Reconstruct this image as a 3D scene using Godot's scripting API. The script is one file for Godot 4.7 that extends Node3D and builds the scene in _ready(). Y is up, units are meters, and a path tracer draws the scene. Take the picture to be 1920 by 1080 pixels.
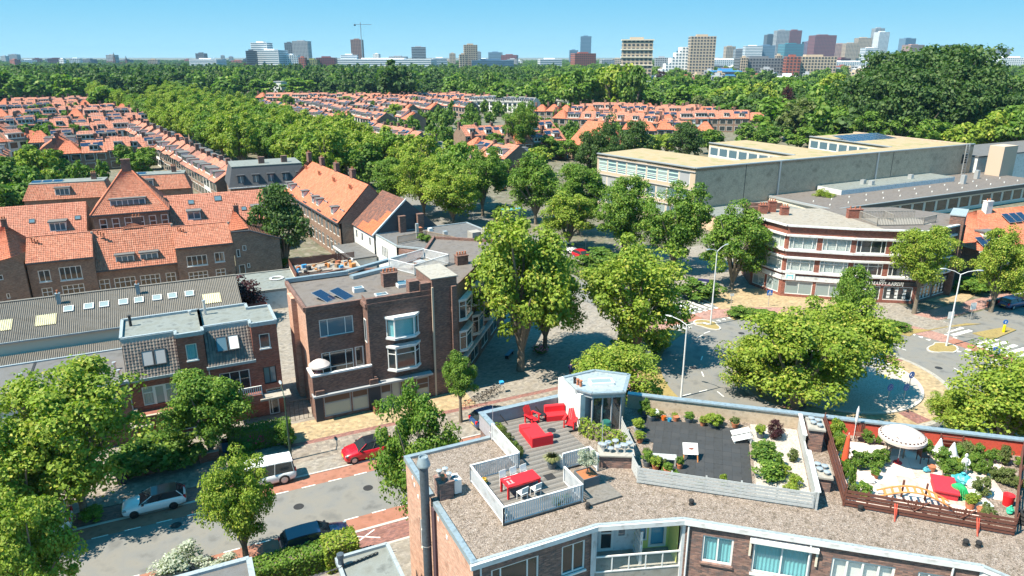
extends Node3D
# photo pixels (1920 x 1080) become points by the plane, wall or height they lie on
const FL := 1340.0
const HZ := 104.0
const EYE := 32.0
const SUNV := Vector3(0.490, -0.837, -0.243)
var th := atan((540.0 - HZ) / FL)
var M := {}
var used := {}
var rng := RandomNumberGenerator.new()

func _ready():
	var cam := Camera3D.new()
	cam.name = "camera"
	add_child(cam)
	cam.position = Vector3(0, EYE, 0)
	cam.rotation.x = -th
	cam.fov = rad_to_deg(2.0 * atan(540.0 / FL))
	cam.near = 0.5
	cam.far = 12000.0
	cam.current = true
	var sm := ProceduralSkyMaterial.new()
	sm.sky_top_color = Color(0.15, 0.47, 0.62)
	sm.sky_horizon_color = Color(0.455, 0.595, 0.64)
	sm.sky_curve = 0.05
	sm.sky_energy_multiplier = 1.0
	sm.ground_bottom_color = Color(0.30, 0.33, 0.28)
	sm.ground_horizon_color = Color(0.55, 0.66, 0.70)
	sm.sun_angle_max = 1.0
	var sky := Sky.new()
	sky.sky_material = sm
	var env := Environment.new()
	env.background_mode = Environment.BG_SKY
	env.sky = sky
	env.tonemap_mode = Environment.TONE_MAPPER_LINEAR
	env.tonemap_exposure = 2.7
	env.sdfgi_enabled = true
	env.ssao_enabled = true
	env.ssil_enabled = true
	env.fog_enabled = true
	env.fog_density = 0.00005
	env.fog_light_color = Color(0.62, 0.82, 0.95)
	var we := WorldEnvironment.new()
	we.name = "world"
	we.environment = env
	add_child(we)
	var sun := DirectionalLight3D.new()
	sun.name = "sun"
	sun.light_energy = 1.4
	sun.light_color = Color(1.0, 0.96, 0.88)
	sun.light_angular_distance = 0.53
	sun.shadow_enabled = true
	add_child(sun)
	sun.look_at_from_position(Vector3.ZERO, SUNV)
	rng.seed = 7
	materials()
	tree_templates()
	ground()
	building_a()
	terrace_things()
	building_b()
	building_c()
	left_blocks()
	building_k()
	school()
	row_h()
	house_rows()
	skyline()
	trees()
	woods()
	vehicles()
	street_things()

# ---------------------------------------------------------------- projection
func ray(px: float, py: float) -> Vector3:
	var s := sin(th)
	var c := cos(th)
	var x := (px - 960.0) / FL
	var y := (540.0 - py) / FL
	return Vector3(x, -s + c * y, -c - s * y)

func P(px: float, py: float, h := 0.0) -> Vector3:
	var d := ray(px, py)
	return Vector3(0, EYE, 0) + d * ((h - EYE) / d.y)

func PD(px: float, py: float, depth: float) -> Vector3:  # at a distance along -z
	var d := ray(px, py)
	return Vector3(0, EYE, 0) + d * (depth / -d.z)

func proj(p: Vector3) -> Vector2:
	var v := p - Vector3(0, EYE, 0)
	var f := Vector3(0, -sin(th), -cos(th))
	var u := Vector3(0, cos(th), -sin(th))
	var z := v.dot(f)
	return Vector2(960.0 + FL * v.x / z, 540.0 - FL * v.dot(u) / z)

func hgt(base: Vector3, ty: float) -> float:  # height above base whose top shows at row ty
	var lo := 0.0
	var hi := 400.0
	for i in 40:
		var m := (lo + hi) * 0.5
		var q := base + Vector3(0, m, 0)
		if (q - Vector3(0, EYE, 0)).dot(Vector3(0, -sin(th), -cos(th))) > 0.1 and proj(q).y > ty:
			lo = m
		else:
			hi = m
	return lo

func fr(p: Vector3, deg: float) -> Transform3D:  # local x to the right along a facade, z out of it
	return Transform3D(Basis(Vector3.UP, deg_to_rad(deg)), p)

func hz(t: Transform3D, px: float, py: float, z := 0.0) -> Vector2:  # pixel on the facade plane z -> local x, y
	var i := t.affine_inverse()
	var o := i * Vector3(0, EYE, 0)
	var d := i.basis * ray(px, py)
	var p := o + d * ((z - o.z) / d.z)
	return Vector2(p.x, p.y)

func hy(t: Transform3D, px: float, py: float, y := 0.0) -> Vector2:  # pixel on the level y -> local x, z
	var p := t.affine_inverse() * P(px, py, y + t.origin.y)
	return Vector2(p.x, p.z)

# ---------------------------------------------------------------- mesh builder
class Mb:
	var V := PackedVector3Array()
	var N := PackedVector3Array()
	var T := PackedVector2Array()
	var C := PackedColorArray()
	var col := Color(1, 1, 1)
	var hasc := false
	var hu := Vector3(1, 0, 0)
	var xf := Transform3D.IDENTITY

	func auv(p: Vector3, n: Vector3) -> Vector2:
		var u := hu
		if absf(n.y) < 0.98:
			u = Vector3.UP.cross(n).normalized()
		var w := n.cross(u)
		return Vector2(p.dot(u), -p.dot(w))

	func tri(a: Vector3, b: Vector3, c: Vector3, na: Vector3, nb: Vector3, nc: Vector3) -> void:
		var g := (c - a).cross(b - a)
		if g.dot(na + nb + nc) < 0.0:
			var t := b
			b = c
			c = t
			t = nb
			nb = nc
			nc = t
		V.append(a)
		V.append(b)
		V.append(c)
		N.append(na)
		N.append(nb)
		N.append(nc)
		T.append(auv(a, na))
		T.append(auv(b, nb))
		T.append(auv(c, nc))
		if hasc:
			C.append(col)
			C.append(col)
			C.append(col)

	func poly(p: Array, out: Vector3) -> void:  # convex, given in local axes
		var q := []
		for v in p:
			q.append(xf * v)
		var o := xf.basis * out
		var n := Vector3.ZERO
		for i in q.size():
			n += (q[i] as Vector3).cross(q[(i + 1) % q.size()])
		if n.length_squared() < 1e-14:
			return
		n = n.normalized()
		if n.dot(o) < 0.0:
			n = -n
		for i in range(1, q.size() - 1):
			tri(q[0], q[i], q[i + 1], n, n, n)

	func bx(x0: float, y0: float, z0: float, x1: float, y1: float, z1: float, low := true) -> void:
		var a := Vector3(x0, y0, z0)
		var b := Vector3(x1, y0, z0)
		var c := Vector3(x1, y1, z0)
		var d := Vector3(x0, y1, z0)
		var e := Vector3(x0, y0, z1)
		var f := Vector3(x1, y0, z1)
		var g := Vector3(x1, y1, z1)
		var h := Vector3(x0, y1, z1)
		poly([a, b, c, d], Vector3(0, 0, z0 - z1))
		poly([e, f, g, h], Vector3(0, 0, z1 - z0))
		poly([a, d, h, e], Vector3(x0 - x1, 0, 0))
		poly([b, c, g, f], Vector3(x1 - x0, 0, 0))
		poly([d, c, g, h], Vector3(0, y1 - y0, 0))
		if low:
			poly([a, b, f, e], Vector3(0, y0 - y1, 0))

	func bar(p: Vector3, q: Vector3, w: float, h: float) -> void:  # a beam from p to q, w wide and h high
		var d := (q - p)
		var l := d.length()
		var z := d / l
		var up := Vector3.UP if absf(z.y) < 0.95 else Vector3(1, 0, 0)
		var x := up.cross(z).normalized()
		var y := z.cross(x)
		var keep := xf
		xf = xf * Transform3D(Basis(x, y, z), p)
		bx(-w / 2, -h / 2, 0, w / 2, h / 2, l)
		xf = keep

	func prism(p: PackedVector2Array, y0: float, y1: float, top := true, sides := true) -> void:  # p: x, z
		var n := p.size()
		var area := 0.0
		for i in n:
			area += p[i].cross(p[(i + 1) % n])
		if sides:
			for i in n:
				var a := p[i]
				var b := p[(i + 1) % n]
				var e := b - a
				var o := Vector3(e.y, 0, -e.x) * signf(area)
				poly([Vector3(a.x, y0, a.y), Vector3(b.x, y0, b.y), Vector3(b.x, y1, b.y), Vector3(a.x, y1, a.y)], o)
		if top:
			var t := Geometry2D.triangulate_polygon(p)
			for i in range(0, t.size(), 3):
				poly([Vector3(p[t[i]].x, y1, p[t[i]].y), Vector3(p[t[i + 1]].x, y1, p[t[i + 1]].y), Vector3(p[t[i + 2]].x, y1, p[t[i + 2]].y)], Vector3.UP)

	func tube(path: Array, rad: Array, seg := 8, caps := true) -> void:
		var rings := []
		var nrm := []
		var side := Vector3.ZERO
		for i in path.size():
			var d: Vector3 = (path[mini(i + 1, path.size() - 1)] - path[maxi(i - 1, 0)]).normalized()
			if side == Vector3.ZERO:
				side = d.cross(Vector3.UP if absf(d.y) < 0.9 else Vector3(1, 0, 0)).normalized()
			side = (side - d * side.dot(d)).normalized()
			var up := d.cross(side)
			var r := []
			var m := []
			for k in seg + 1:
				var a := TAU * k / seg
				var o := side * cos(a) + up * sin(a)
				r.append(xf * (path[i] + o * rad[i]))
				m.append((xf.basis * o).normalized())
			rings.append(r)
			nrm.append(m)
		for i in path.size() - 1:
			for k in seg:
				tri(rings[i][k], rings[i][k + 1], rings[i + 1][k + 1], nrm[i][k], nrm[i][k + 1], nrm[i + 1][k + 1])
				tri(rings[i][k], rings[i + 1][k + 1], rings[i + 1][k], nrm[i][k], nrm[i + 1][k + 1], nrm[i + 1][k])
		if caps:
			var e := path.size() - 1
			var d0: Vector3 = xf.basis * (path[0] - path[1])
			var d1: Vector3 = xf.basis * (path[e] - path[e - 1])
			for k in range(1, seg - 1):
				tri(rings[0][0], rings[0][k], rings[0][k + 1], d0.normalized(), d0.normalized(), d0.normalized())
				tri(rings[e][0], rings[e][k], rings[e][k + 1], d1.normalized(), d1.normalized(), d1.normalized())

	func lathe(pr: Array, seg := 12, sx := 1.0, sz := 1.0) -> void:  # pr: Vector2(radius, y); turned round y
		for i in pr.size() - 1:
			var a: Vector2 = pr[i]
			var b: Vector2 = pr[i + 1]
			var t := b - a
			var nn := Vector2(t.y, -t.x)
			if nn.length() < 1e-6:
				continue
			nn = nn.normalized()
			for k in seg:
				var c0 := cos(TAU * k / seg)
				var s0 := sin(TAU * k / seg)
				var c1 := cos(TAU * (k + 1) / seg)
				var s1 := sin(TAU * (k + 1) / seg)
				var p0 := xf * Vector3(a.x * c0 * sx, a.y, a.x * s0 * sz)
				var p1 := xf * Vector3(a.x * c1 * sx, a.y, a.x * s1 * sz)
				var p2 := xf * Vector3(b.x * c1 * sx, b.y, b.x * s1 * sz)
				var p3 := xf * Vector3(b.x * c0 * sx, b.y, b.x * s0 * sz)
				var n0 := (xf.basis * Vector3(nn.x * c0, nn.y, nn.x * s0)).normalized()
				var n1 := (xf.basis * Vector3(nn.x * c1, nn.y, nn.x * s1)).normalized()
				if b.x > 1e-5:
					tri(p0, p2, p3, n0, n1, n0)
				if a.x > 1e-5:
					tri(p0, p1, p2, n0, n1, n1)

	func ball(c: Vector3, r: Vector3, seg := 10, rings := 6) -> void:
		var keep := xf
		xf = xf * Transform3D(Basis.from_scale(r), c)
		for i in rings:
			var a0 := PI * i / rings - PI / 2
			var a1 := PI * (i + 1) / rings - PI / 2
			for k in seg:
				var q := []
				for s in [[a0, k], [a0, k + 1], [a1, k + 1], [a1, k]]:
					var t: float = TAU * s[1] / seg
					q.append(Vector3(cos(s[0]) * cos(t), sin(s[0]), cos(s[0]) * sin(t)))
				var w := []
				var m := []
				for v in q:
					w.append(xf * v)
					m.append((keep.basis * (v / r)).normalized())
				if i < rings - 1:
					tri(w[0], w[2], w[3], m[0], m[2], m[3])
				if i > 0:
					tri(w[0], w[1], w[2], m[0], m[1], m[2])
				elif i == 0:
					tri(w[0], w[3], w[2], m[0], m[3], m[2])
		xf = keep

	func mesh(mat: Material) -> ArrayMesh:
		var a := []
		a.resize(Mesh.ARRAY_MAX)
		a[Mesh.ARRAY_VERTEX] = V
		a[Mesh.ARRAY_NORMAL] = N
		a[Mesh.ARRAY_TEX_UV] = T
		if hasc:
			a[Mesh.ARRAY_COLOR] = C
		var m := ArrayMesh.new()
		m.add_surface_from_arrays(Mesh.PRIMITIVE_TRIANGLES, a)
		m.surface_set_material(0, mat)
		return m

func mb(t := Transform3D.IDENTITY) -> Mb:
	var b := Mb.new()
	b.xf = t
	return b

func smooth(b: Mb) -> void:  # joins the normals of equal corners
	var acc := {}
	for i in b.V.size():
		var k := b.V[i].snapped(Vector3.ONE * 0.001)
		acc[k] = acc.get(k, Vector3.ZERO) + b.N[i]
	for i in b.V.size():
		b.N[i] = (acc[b.V[i].snapped(Vector3.ONE * 0.001)] as Vector3).normalized()

# ---------------------------------------------------------------- nodes
func numbered(n: String) -> String:
	if not used.has(n):
		used[n] = 0
		return n
	used[n] += 1
	return "%s_%03d" % [n, used[n]]

func tag(o: Node, label: String, cat: String, group := "", kind := ""):
	o.set_meta("label", label)
	o.set_meta("category", cat)
	if group:
		o.set_meta("group", group)
	if kind:
		o.set_meta("kind", kind)
	return o

func thing(called: String, label: String, cat: String, t := Transform3D.IDENTITY, group := "") -> Node3D:
	var o := Node3D.new()
	o.name = numbered(called)
	o.transform = t
	add_child(o)
	tag(o, label, cat, group)
	return o

func put(par: Node, called: String, b: Mb, mat: Material, kind := "") -> MeshInstance3D:
	return putm(par, called, b.mesh(mat), kind)

func putm(par: Node, called: String, m: Mesh, kind := "") -> MeshInstance3D:
	var o := MeshInstance3D.new()
	o.name = numbered(called) if par == self else called
	o.mesh = m
	par.add_child(o, true)
	if kind:
		o.set_meta("kind", kind)
	return o

func struct(called: String, b: Mb, mat: Material) -> MeshInstance3D:
	return put(self, called, b, mat, "structure")

func single(called: String, b: Mb, mat: Material, label: String, cat: String, group := "") -> MeshInstance3D:
	var o := put(self, called, b, mat)
	tag(o, label, cat, group)
	return o

func copy(o: Node3D, t: Transform3D, label := "", group := "") -> Node3D:
	var c: Node3D = o.duplicate()
	c.name = numbered(String(o.name).rstrip("0123456789").rstrip("_"))
	add_child(c)
	c.transform = t
	if label:
		c.set_meta("label", label)
	if group:
		c.set_meta("group", group)
	return c

# ---------------------------------------------------------------- walls and windows
func wall(b: Mb, x0: float, x1: float, y0: float, y1: float, holes: Array, z := 0.0, rev := 0.12) -> void:
	var xs := [x0, x1]
	var ys := [y0, y1]
	for h in holes:
		for k in [h[0], h[2]]:
			if k > x0 and k < x1:
				xs.append(k)
		for k in [h[1], h[3]]:
			if k > y0 and k < y1:
				ys.append(k)
	xs.sort()
	ys.sort()
	for i in xs.size() - 1:
		for j in ys.size() - 1:
			if xs[i + 1] - xs[i] < 0.001 or ys[j + 1] - ys[j] < 0.001:
				continue
			var cx: float = (xs[i] + xs[i + 1]) / 2
			var cy: float = (ys[j] + ys[j + 1]) / 2
			var hole := false
			for h in holes:
				if cx > h[0] and cx < h[2] and cy > h[1] and cy < h[3]:
					hole = true
			if not hole:
				b.poly([Vector3(xs[i], ys[j], z), Vector3(xs[i + 1], ys[j], z), Vector3(xs[i + 1], ys[j + 1], z), Vector3(xs[i], ys[j + 1], z)], Vector3.BACK)
	for h in holes:
		var a := Vector3(h[0], h[1], z)
		var c := Vector3(h[2], h[3], z)
		var d := Vector3(0, 0, -rev)
		b.poly([a, Vector3(a.x, c.y, z), Vector3(a.x, c.y, z) + d, a + d], Vector3.RIGHT)
		b.poly([Vector3(c.x, a.y, z), c, c + d, Vector3(c.x, a.y, z) + d], Vector3.LEFT)
		b.poly([a, Vector3(c.x, a.y, z), Vector3(c.x, a.y, z) + d, a + d], Vector3.UP)
		b.poly([Vector3(a.x, c.y, z), c, c + d, Vector3(a.x, c.y, z) + d], Vector3.DOWN)

# a window in a hole: frame with glazing bars, a pane in each light, a sill; o: cols, rows (fractions), fw, z, rev, fm, gm, back, sill
func window(par: Node, t: Transform3D, r: Array, o := {}) -> MeshInstance3D:
	var z: float = o.get("z", 0.0)
	var rev: float = o.get("rev", 0.12)
	var fw: float = o.get("fw", 0.08)
	var zf := z - rev
	var b := mb(t)
	var f := 0.07
	b.bx(r[0] + .001, r[1] + .001, zf, r[0] + fw, r[3] - .001, zf + f)
	b.bx(r[2] - fw, r[1] + .001, zf, r[2] - .001, r[3] - .001, zf + f)
	b.bx(r[0] + fw, r[1] + .001, zf, r[2] - fw, r[1] + fw, zf + f)
	b.bx(r[0] + fw, r[3] - fw, zf, r[2] - fw, r[3] - .001, zf + f)
	var xs := [r[0] + fw / 2]
	for c in o.get("cols", []):
		xs.append(lerpf(r[0], r[2], c))
	xs.append(r[2] - fw / 2)
	var ys := [r[1] + fw / 2]
	for c in o.get("rows", []):
		ys.append(lerpf(r[1], r[3], c))
	ys.append(r[3] - fw / 2)
	var w := fw * 0.8
	for i in range(1, xs.size() - 1):
		b.bx(xs[i] - w / 2, r[1] + fw, zf + .002, xs[i] + w / 2, r[3] - fw, zf + f - .002)
	for j in range(1, ys.size() - 1):
		b.bx(r[0] + fw, ys[j] - w / 2, zf + .004, r[2] - fw, ys[j] + w / 2, zf + f - .004)
	var win := put(par, o.get("name", "window"), b, o.get("fm", M.white))
	if o.has("sill"):
		var s := mb(t)
		s.bx(r[0] - .06, r[1] - o.sill, z - .02, r[2] + .06, r[1] - .001, z + .09)
		put(win, "sill", s, o.get("sm", M.white))
	for i in xs.size() - 1:
		for j in ys.size() - 1:
			var p := mb(t)
			p.poly([Vector3(xs[i], ys[j], zf + .03), Vector3(xs[i + 1], ys[j], zf + .03), Vector3(xs[i + 1], ys[j + 1], zf + .03), Vector3(xs[i], ys[j + 1], zf + .03)], Vector3.BACK)
			put(win, "pane", p, M.glass if o.has("back") and o.back == null else o.get("gm", M.glass))
	if o.get("back") != null:  # curtain, blind or the dark of the room behind clear panes
		var k := mb(t)
		var zb: float = zf - o.get("deep", 0.12)
		if o.get("folds", false):
			var n := maxi(4, int((r[2] - r[0]) / 0.09))
			for i in n:
				var xa := lerpf(r[0] + .01, r[2] - .01, float(i) / n)
				var xb := lerpf(r[0] + .01, r[2] - .01, float(i + 1) / n)
				var za := zb + (0.045 if i % 2 else 0.0)
				var zc := zb + (0.0 if i % 2 else 0.045)
				k.poly([Vector3(xa, r[1], za), Vector3(xb, r[1], zc), Vector3(xb, r[3], zc), Vector3(xa, r[3], za)], Vector3.BACK)
		else:
			k.poly([Vector3(r[0], r[1], zb), Vector3(r[2], r[1], zb), Vector3(r[2], r[3], zb), Vector3(r[0], r[3], zb)], Vector3.BACK)
		put(win, o.get("bname", "curtain"), k, o.back)
	return win

# a wall with its windows, read off the photograph: list of [px left, py top, px right, py bottom, options]
func prect(t: Transform3D, a: Array, z := 0.0) -> Array:
	var p := hz(t, a[0], a[1], z)
	var q := hz(t, a[2], a[3], z)
	return [minf(p.x, q.x), minf(p.y, q.y), maxf(p.x, q.x), maxf(p.y, q.y)]

# ---------------------------------------------------------------- roofs
# a slope of clay tiles: from eave corner a to eave corner b, up to ridge corners d (above a) and c (above b); columns w wide, courses h long, in real relief
func tiles(b: Mb, a: Vector3, bb: Vector3, c: Vector3, d: Vector3, w := 0.24, h := 0.36, amp := 0.045) -> void:
	var nc := maxi(1, int(round(maxf((bb - a).length(), (c - d).length()) / w)))
	var nr := maxi(1, int(round((((d + c) - (a + bb)) / 2).length() / h)))
	var n := (bb - a).cross(d - a).normalized()
	if n.length() < 0.5:
		n = (bb - a).cross(c - a).normalized()
	if n.y < 0:
		n = -n
	var off := [0.0, 1.0, 0.55, 0.08]
	var keep := b.xf
	for r in nr:
		var v0 := float(r) / nr
		var v1 := float(r + 1) / nr
		for i in nc:
			for k in 4:
				var u0 := (i + k / 4.0) / nc
				var u1 := (i + (k + 1) / 4.0) / nc
				var o0: float = off[k] * amp
				var o1: float = off[(k + 1) % 4] * amp
				var p0 := a.lerp(bb, u0).lerp(d.lerp(c, u0), v0) + n * (o0 + 0.035)
				var p1 := a.lerp(bb, u1).lerp(d.lerp(c, u1), v0) + n * (o1 + 0.035)
				var p2 := a.lerp(bb, u1).lerp(d.lerp(c, u1), v1) + n * o1
				var p3 := a.lerp(bb, u0).lerp(d.lerp(c, u0), v1) + n * o0
				b.poly([p0, p1, p2, p3], n)
	b.xf = keep

func gable(b: Mb, x0: float, x1: float, y0: float, y1: float, z0: float, z1: float) -> void:  # end triangles of a gable along x
	var zm := (z0 + z1) / 2
	b.poly([Vector3(x0, y0, z0), Vector3(x0, y0, z1), Vector3(x0, y1, zm)], Vector3.LEFT)
	b.poly([Vector3(x1, y0, z0), Vector3(x1, y0, z1), Vector3(x1, y1, zm)], Vector3.RIGHT)

func chimney(par: Node, x: float, z: float, y0: float, y1: float, w := 0.9, d := 0.6, pots := 3, mat: Material = null, t := Transform3D.IDENTITY) -> void:
	var b := mb(t)
	b.bx(x - w / 2, y0, z - d / 2, x + w / 2, y1, z + d / 2)
	b.bx(x - w / 2 - .05, y1, z - d / 2 - .05, x + w / 2 + .05, y1 + .1, z + d / 2 + .05)
	var c := put(par, "chimney", b, mat if mat else M.brick_dark)
	for i in pots:
		var p := mb(t * Transform3D(Basis(), Vector3(x + (i - (pots - 1) / 2.0) * w / maxf(pots, 2), y1 + .1, z)))
		p.lathe([Vector2(.1, 0), Vector2(.085, .28), Vector2(.11, .3), Vector2(.11, .35), Vector2(.0, .35)], 8)
		put(c, "pot", p, M.terracotta)

# ---------------------------------------------------------------- materials
func lin(r: float, g: float, b: float) -> Color:
	return Color(r, g, b).linear_to_srgb()

func mat(c: Color, rough := 0.8, metal := 0.0, spec := 0.5) -> StandardMaterial3D:
	var m := StandardMaterial3D.new()
	m.albedo_color = c
	m.roughness = rough
	m.metallic = metal
	m.metallic_specular = spec
	return m

func noise_tex(freq: float, cols: Array, sd: int, oct := 4, type := FastNoiseLite.TYPE_SIMPLEX_SMOOTH, size := 512, pos := []) -> NoiseTexture2D:
	var n := FastNoiseLite.new()
	n.noise_type = type
	n.frequency = freq
	n.seed = sd
	n.fractal_octaves = oct
	if type == FastNoiseLite.TYPE_CELLULAR:
		n.cellular_return_type = FastNoiseLite.RETURN_CELL_VALUE
		n.fractal_type = FastNoiseLite.FRACTAL_NONE
		n.cellular_jitter = 1.0
	var t := NoiseTexture2D.new()
	t.width = size
	t.height = size
	t.seamless = true
	t.noise = n
	var g := Gradient.new()
	var of := PackedFloat32Array()
	var cs := PackedColorArray()
	for i in cols.size():
		of.append(pos[i] if pos else float(i) / (cols.size() - 1))
		cs.append(cols[i])
	g.offsets = of
	g.colors = cs
	t.color_ramp = g
	return t

# rows of bricks or pavers: nx by ny pieces in the tile, tones drawn at random, joints between
func brick_tex(nx: int, ny: int, tones: Array, joint: Color, sd: int, shift := 0.5, jw := 1, size := 512) -> ImageTexture:
	var r := RandomNumberGenerator.new()
	r.seed = sd
	var cell := []
	for j in ny:
		var row := []
		for i in nx:
			var a: Color = tones[r.randi() % tones.size()]
			var b: Color = tones[r.randi() % tones.size()]
			row.append(a.lerp(b, r.randf()) * r.randf_range(.92, 1.08))
		cell.append(row)
	var d := PackedByteArray()
	d.resize(size * size * 3)
	var bw := float(size) / nx
	var bh := float(size) / ny
	var k := 0
	for y in size:
		var j := int(y / bh)
		var fy := y - j * bh
		var sh := (bw * shift) if j % 2 else 0.0
		for x in size:
			var xx := fposmod(x + sh, size)
			var i := int(xx / bw) % nx
			var c: Color = joint if fy < jw or xx - i * bw < jw else cell[j][i]
			d[k] = int(clampf(c.r, 0, 1) * 255)
			d[k + 1] = int(clampf(c.g, 0, 1) * 255)
			d[k + 2] = int(clampf(c.b, 0, 1) * 255)
			k += 3
	return ImageTexture.create_from_image(Image.create_from_data(size, size, false, Image.FORMAT_RGB8, d))

func tex(t: Texture2D, metres: float, rough := 0.85, tint := Color.WHITE, high := 1.0) -> StandardMaterial3D:
	var m := mat(tint, rough)
	m.albedo_texture = t
	m.uv1_scale = Vector3(1.0 / metres, high / metres, 1.0)
	return m

func blotch(m: StandardMaterial3D, t: Texture2D, metres: float) -> StandardMaterial3D:  # stains and weathering over the finer pattern
	m.detail_enabled = true
	m.detail_albedo = t
	m.detail_blend_mode = BaseMaterial3D.BLEND_MODE_MUL
	m.detail_uv_layer = BaseMaterial3D.DETAIL_UV_2
	m.uv2_triplanar = true
	m.uv2_world_triplanar = true
	m.uv2_scale = Vector3.ONE / metres
	return m

func materials() -> void:
	var g3 := func(a: float, b: float, c: float): return lin(a, b, c)
	var stain := noise_tex(0.008, [Color(.72, .70, .68), Color(.95, .95, .95), Color(1, 1, 1), Color(.86, .85, .83)], 3, 5)
	var stain2 := noise_tex(0.012, [Color(.74, .74, .74), Color(1, 1, 1), Color(.96, .95, .93), Color(.82, .81, .80)], 9, 5)
	var moss := noise_tex(0.018, [Color(.58, .56, .52), Color(.9, .88, .86), Color(1, 1, 1), Color(1, 1, 1), Color(.78, .77, .70)], 51, 5)
	M.brick_dark = blotch(tex(brick_tex(16, 56, [lin(.145, .07, .056), lin(.20, .10, .078), lin(.11, .066, .06), lin(.24, .125, .095)], lin(.18, .15, .125), 1), 3.5), stain, 9.0)
	M.brick_red = blotch(tex(brick_tex(16, 56, [lin(.24, .065, .04), lin(.30, .09, .06), lin(.19, .055, .04), lin(.27, .11, .08)], lin(.22, .17, .14), 2), 3.5), stain, 7.0)
	M.brick_brown = blotch(tex(brick_tex(16, 56, [lin(.215, .13, .095), lin(.27, .165, .12), lin(.17, .11, .085), lin(.25, .18, .14)], lin(.23, .19, .15), 4), 3.5), stain, 8.0)
	M.brick_rose = blotch(tex(brick_tex(16, 56, [lin(.46, .25, .175), lin(.52, .29, .21), lin(.40, .21, .15), lin(.50, .32, .24)], lin(.46, .37, .30), 5), 3.5), stain, 6.0)
	M.brick_mix = tex(brick_tex(16, 56, [lin(.13, .075, .065), lin(.22, .12, .10), lin(.10, .075, .075), lin(.28, .16, .125)], lin(.20, .17, .15), 6), 3.5)
	M.brick_tan = blotch(tex(brick_tex(16, 56, [lin(.54, .39, .275), lin(.60, .44, .31), lin(.48, .35, .255)], lin(.52, .40, .30), 7), 3.5), stain, 12.0)
	M.pink_stone = mat(lin(.46, .36, .28), .85)
	M.white = mat(lin(.68, .68, .67), .45)
	M.white_paint = blotch(mat(lin(.63, .64, .655), .6), stain, 4.0)
	M.white_wall = blotch(mat(lin(.64, .64, .625), .85), stain, 6.0)
	M.cream = mat(lin(.62, .56, .46), .8)
	M.grey_paint = mat(lin(.30, .31, .33), .6)
	M.dark = mat(lin(.02, .02, .022), .7)
	M.room = null
	M.black = mat(lin(.012, .012, .014), .5)
	M.glass = mat(lin(.022, .03, .036), .06, 0.0, .75)
	M.glass_blue = mat(lin(.09, .15, .19), .06, 0.0, .75)
	M.glass_pale = mat(lin(.22, .28, .29), .10, 0.0, .7)
	M.clear = mat(Color(.8, .9, .9, .08), .03)
	M.clear.transparency = BaseMaterial3D.TRANSPARENCY_ALPHA
	M.curtain_teal = mat(lin(.13, .42, .47), .9)
	M.curtain_blue = mat(lin(.05, .35, .55), .7)
	M.curtain_white = mat(lin(.66, .66, .64), .9)
	M.curtain_grey = mat(lin(.40, .44, .43), .9)
	M.zinc = blotch(mat(lin(.30, .37, .42), .42, .35), stain2, 3.0)
	M.zinc_pale = blotch(mat(lin(.328, .382, .421), .5, .15), stain2, 3.5)
	M.steel = mat(lin(.35, .36, .38), .4, .7)
	M.pipe = blotch(mat(lin(.10, .125, .155), .5, .4), stain2, 2.0)
	M.alu = mat(lin(.55, .56, .57), .4, .6)
	M.terracotta = mat(lin(.36, .13, .065), .85)
	M.bitumen = blotch(tex(noise_tex(0.06, [lin(.085, .085, .088), lin(.13, .13, .135), lin(.105, .105, .11)], 11), 3.0), stain2, 11.0)
	M.bitumen_pale = blotch(tex(noise_tex(0.06, [lin(.155, .175, .172), lin(.20, .22, .216)], 12), 3.0), stain2, 9.0)
	M.bitumen_brown = blotch(tex(noise_tex(0.05, [lin(.12, .105, .10), lin(.17, .15, .14)], 13), 3.0), stain2, 10.0)
	M.roof_tan = blotch(tex(noise_tex(0.03, [lin(.27, .205, .135), lin(.36, .275, .185), lin(.32, .255, .155), lin(.24, .205, .11)], 14), 6.0, .95), noise_tex(0.01, [lin(.65, .8, .5), Color(1, 1, 1), Color(1, .95, .85)], 15), 25.0)
	M.roof_grit = blotch(tex(noise_tex(0.05, [lin(.240, .216, .188), lin(.320, .292, .256)], 16), 3.0, .95), stain2, 8.0)
	M.gravel = blotch(tex(noise_tex(0.07, [lin(0.054, 0.041, 0.036), lin(0.286, 0.225, 0.184), lin(0.169, 0.135, 0.113), lin(0.375, 0.310, 0.268), lin(0.107, 0.086, 0.074), lin(0.464, 0.414, 0.385)], 17, 1, FastNoiseLite.TYPE_CELLULAR, 1024), 2.6, .95), noise_tex(0.014, [lin(.42, .40, .34), lin(.85, .84, .82), Color(1, 1, 1), lin(.62, .60, .52)], 19, 4), 5.0)
	M.gravel.normal_enabled = true
	M.gravel.normal_texture = noise_tex(0.07, [Color.BLACK, Color.WHITE], 17, 1, FastNoiseLite.TYPE_CELLULAR, 1024)
	M.gravel.normal_texture.as_normal_map = true
	M.gravel.normal_texture.color_ramp = null
	M.gravel.normal_texture.bump_strength = 6.0
	M.gravel_white = tex(noise_tex(0.06, [lin(.22, .19, .165), lin(.42, .38, .335), lin(.33, .295, .26), lin(.52, .48, .44)], 18, 1, FastNoiseLite.TYPE_CELLULAR, 1024), 3.2, .95)
	M.asphalt = blotch(tex(noise_tex(0.09, [lin(.135, .135, .133), lin(.18, .18, .177), lin(.155, .155, .152)], 21), 2.5, .9), noise_tex(0.012, [lin(.55, .55, .55), lin(.9, .9, .9), Color(1, .98, .95), lin(.68, .67, .66)], 22, 5), 16.0)
	M.asphalt_red = blotch(tex(noise_tex(0.09, [lin(.26, .115, .08), lin(.33, .15, .105)], 23), 2.5, .9), stain2, 8.0)
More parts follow.
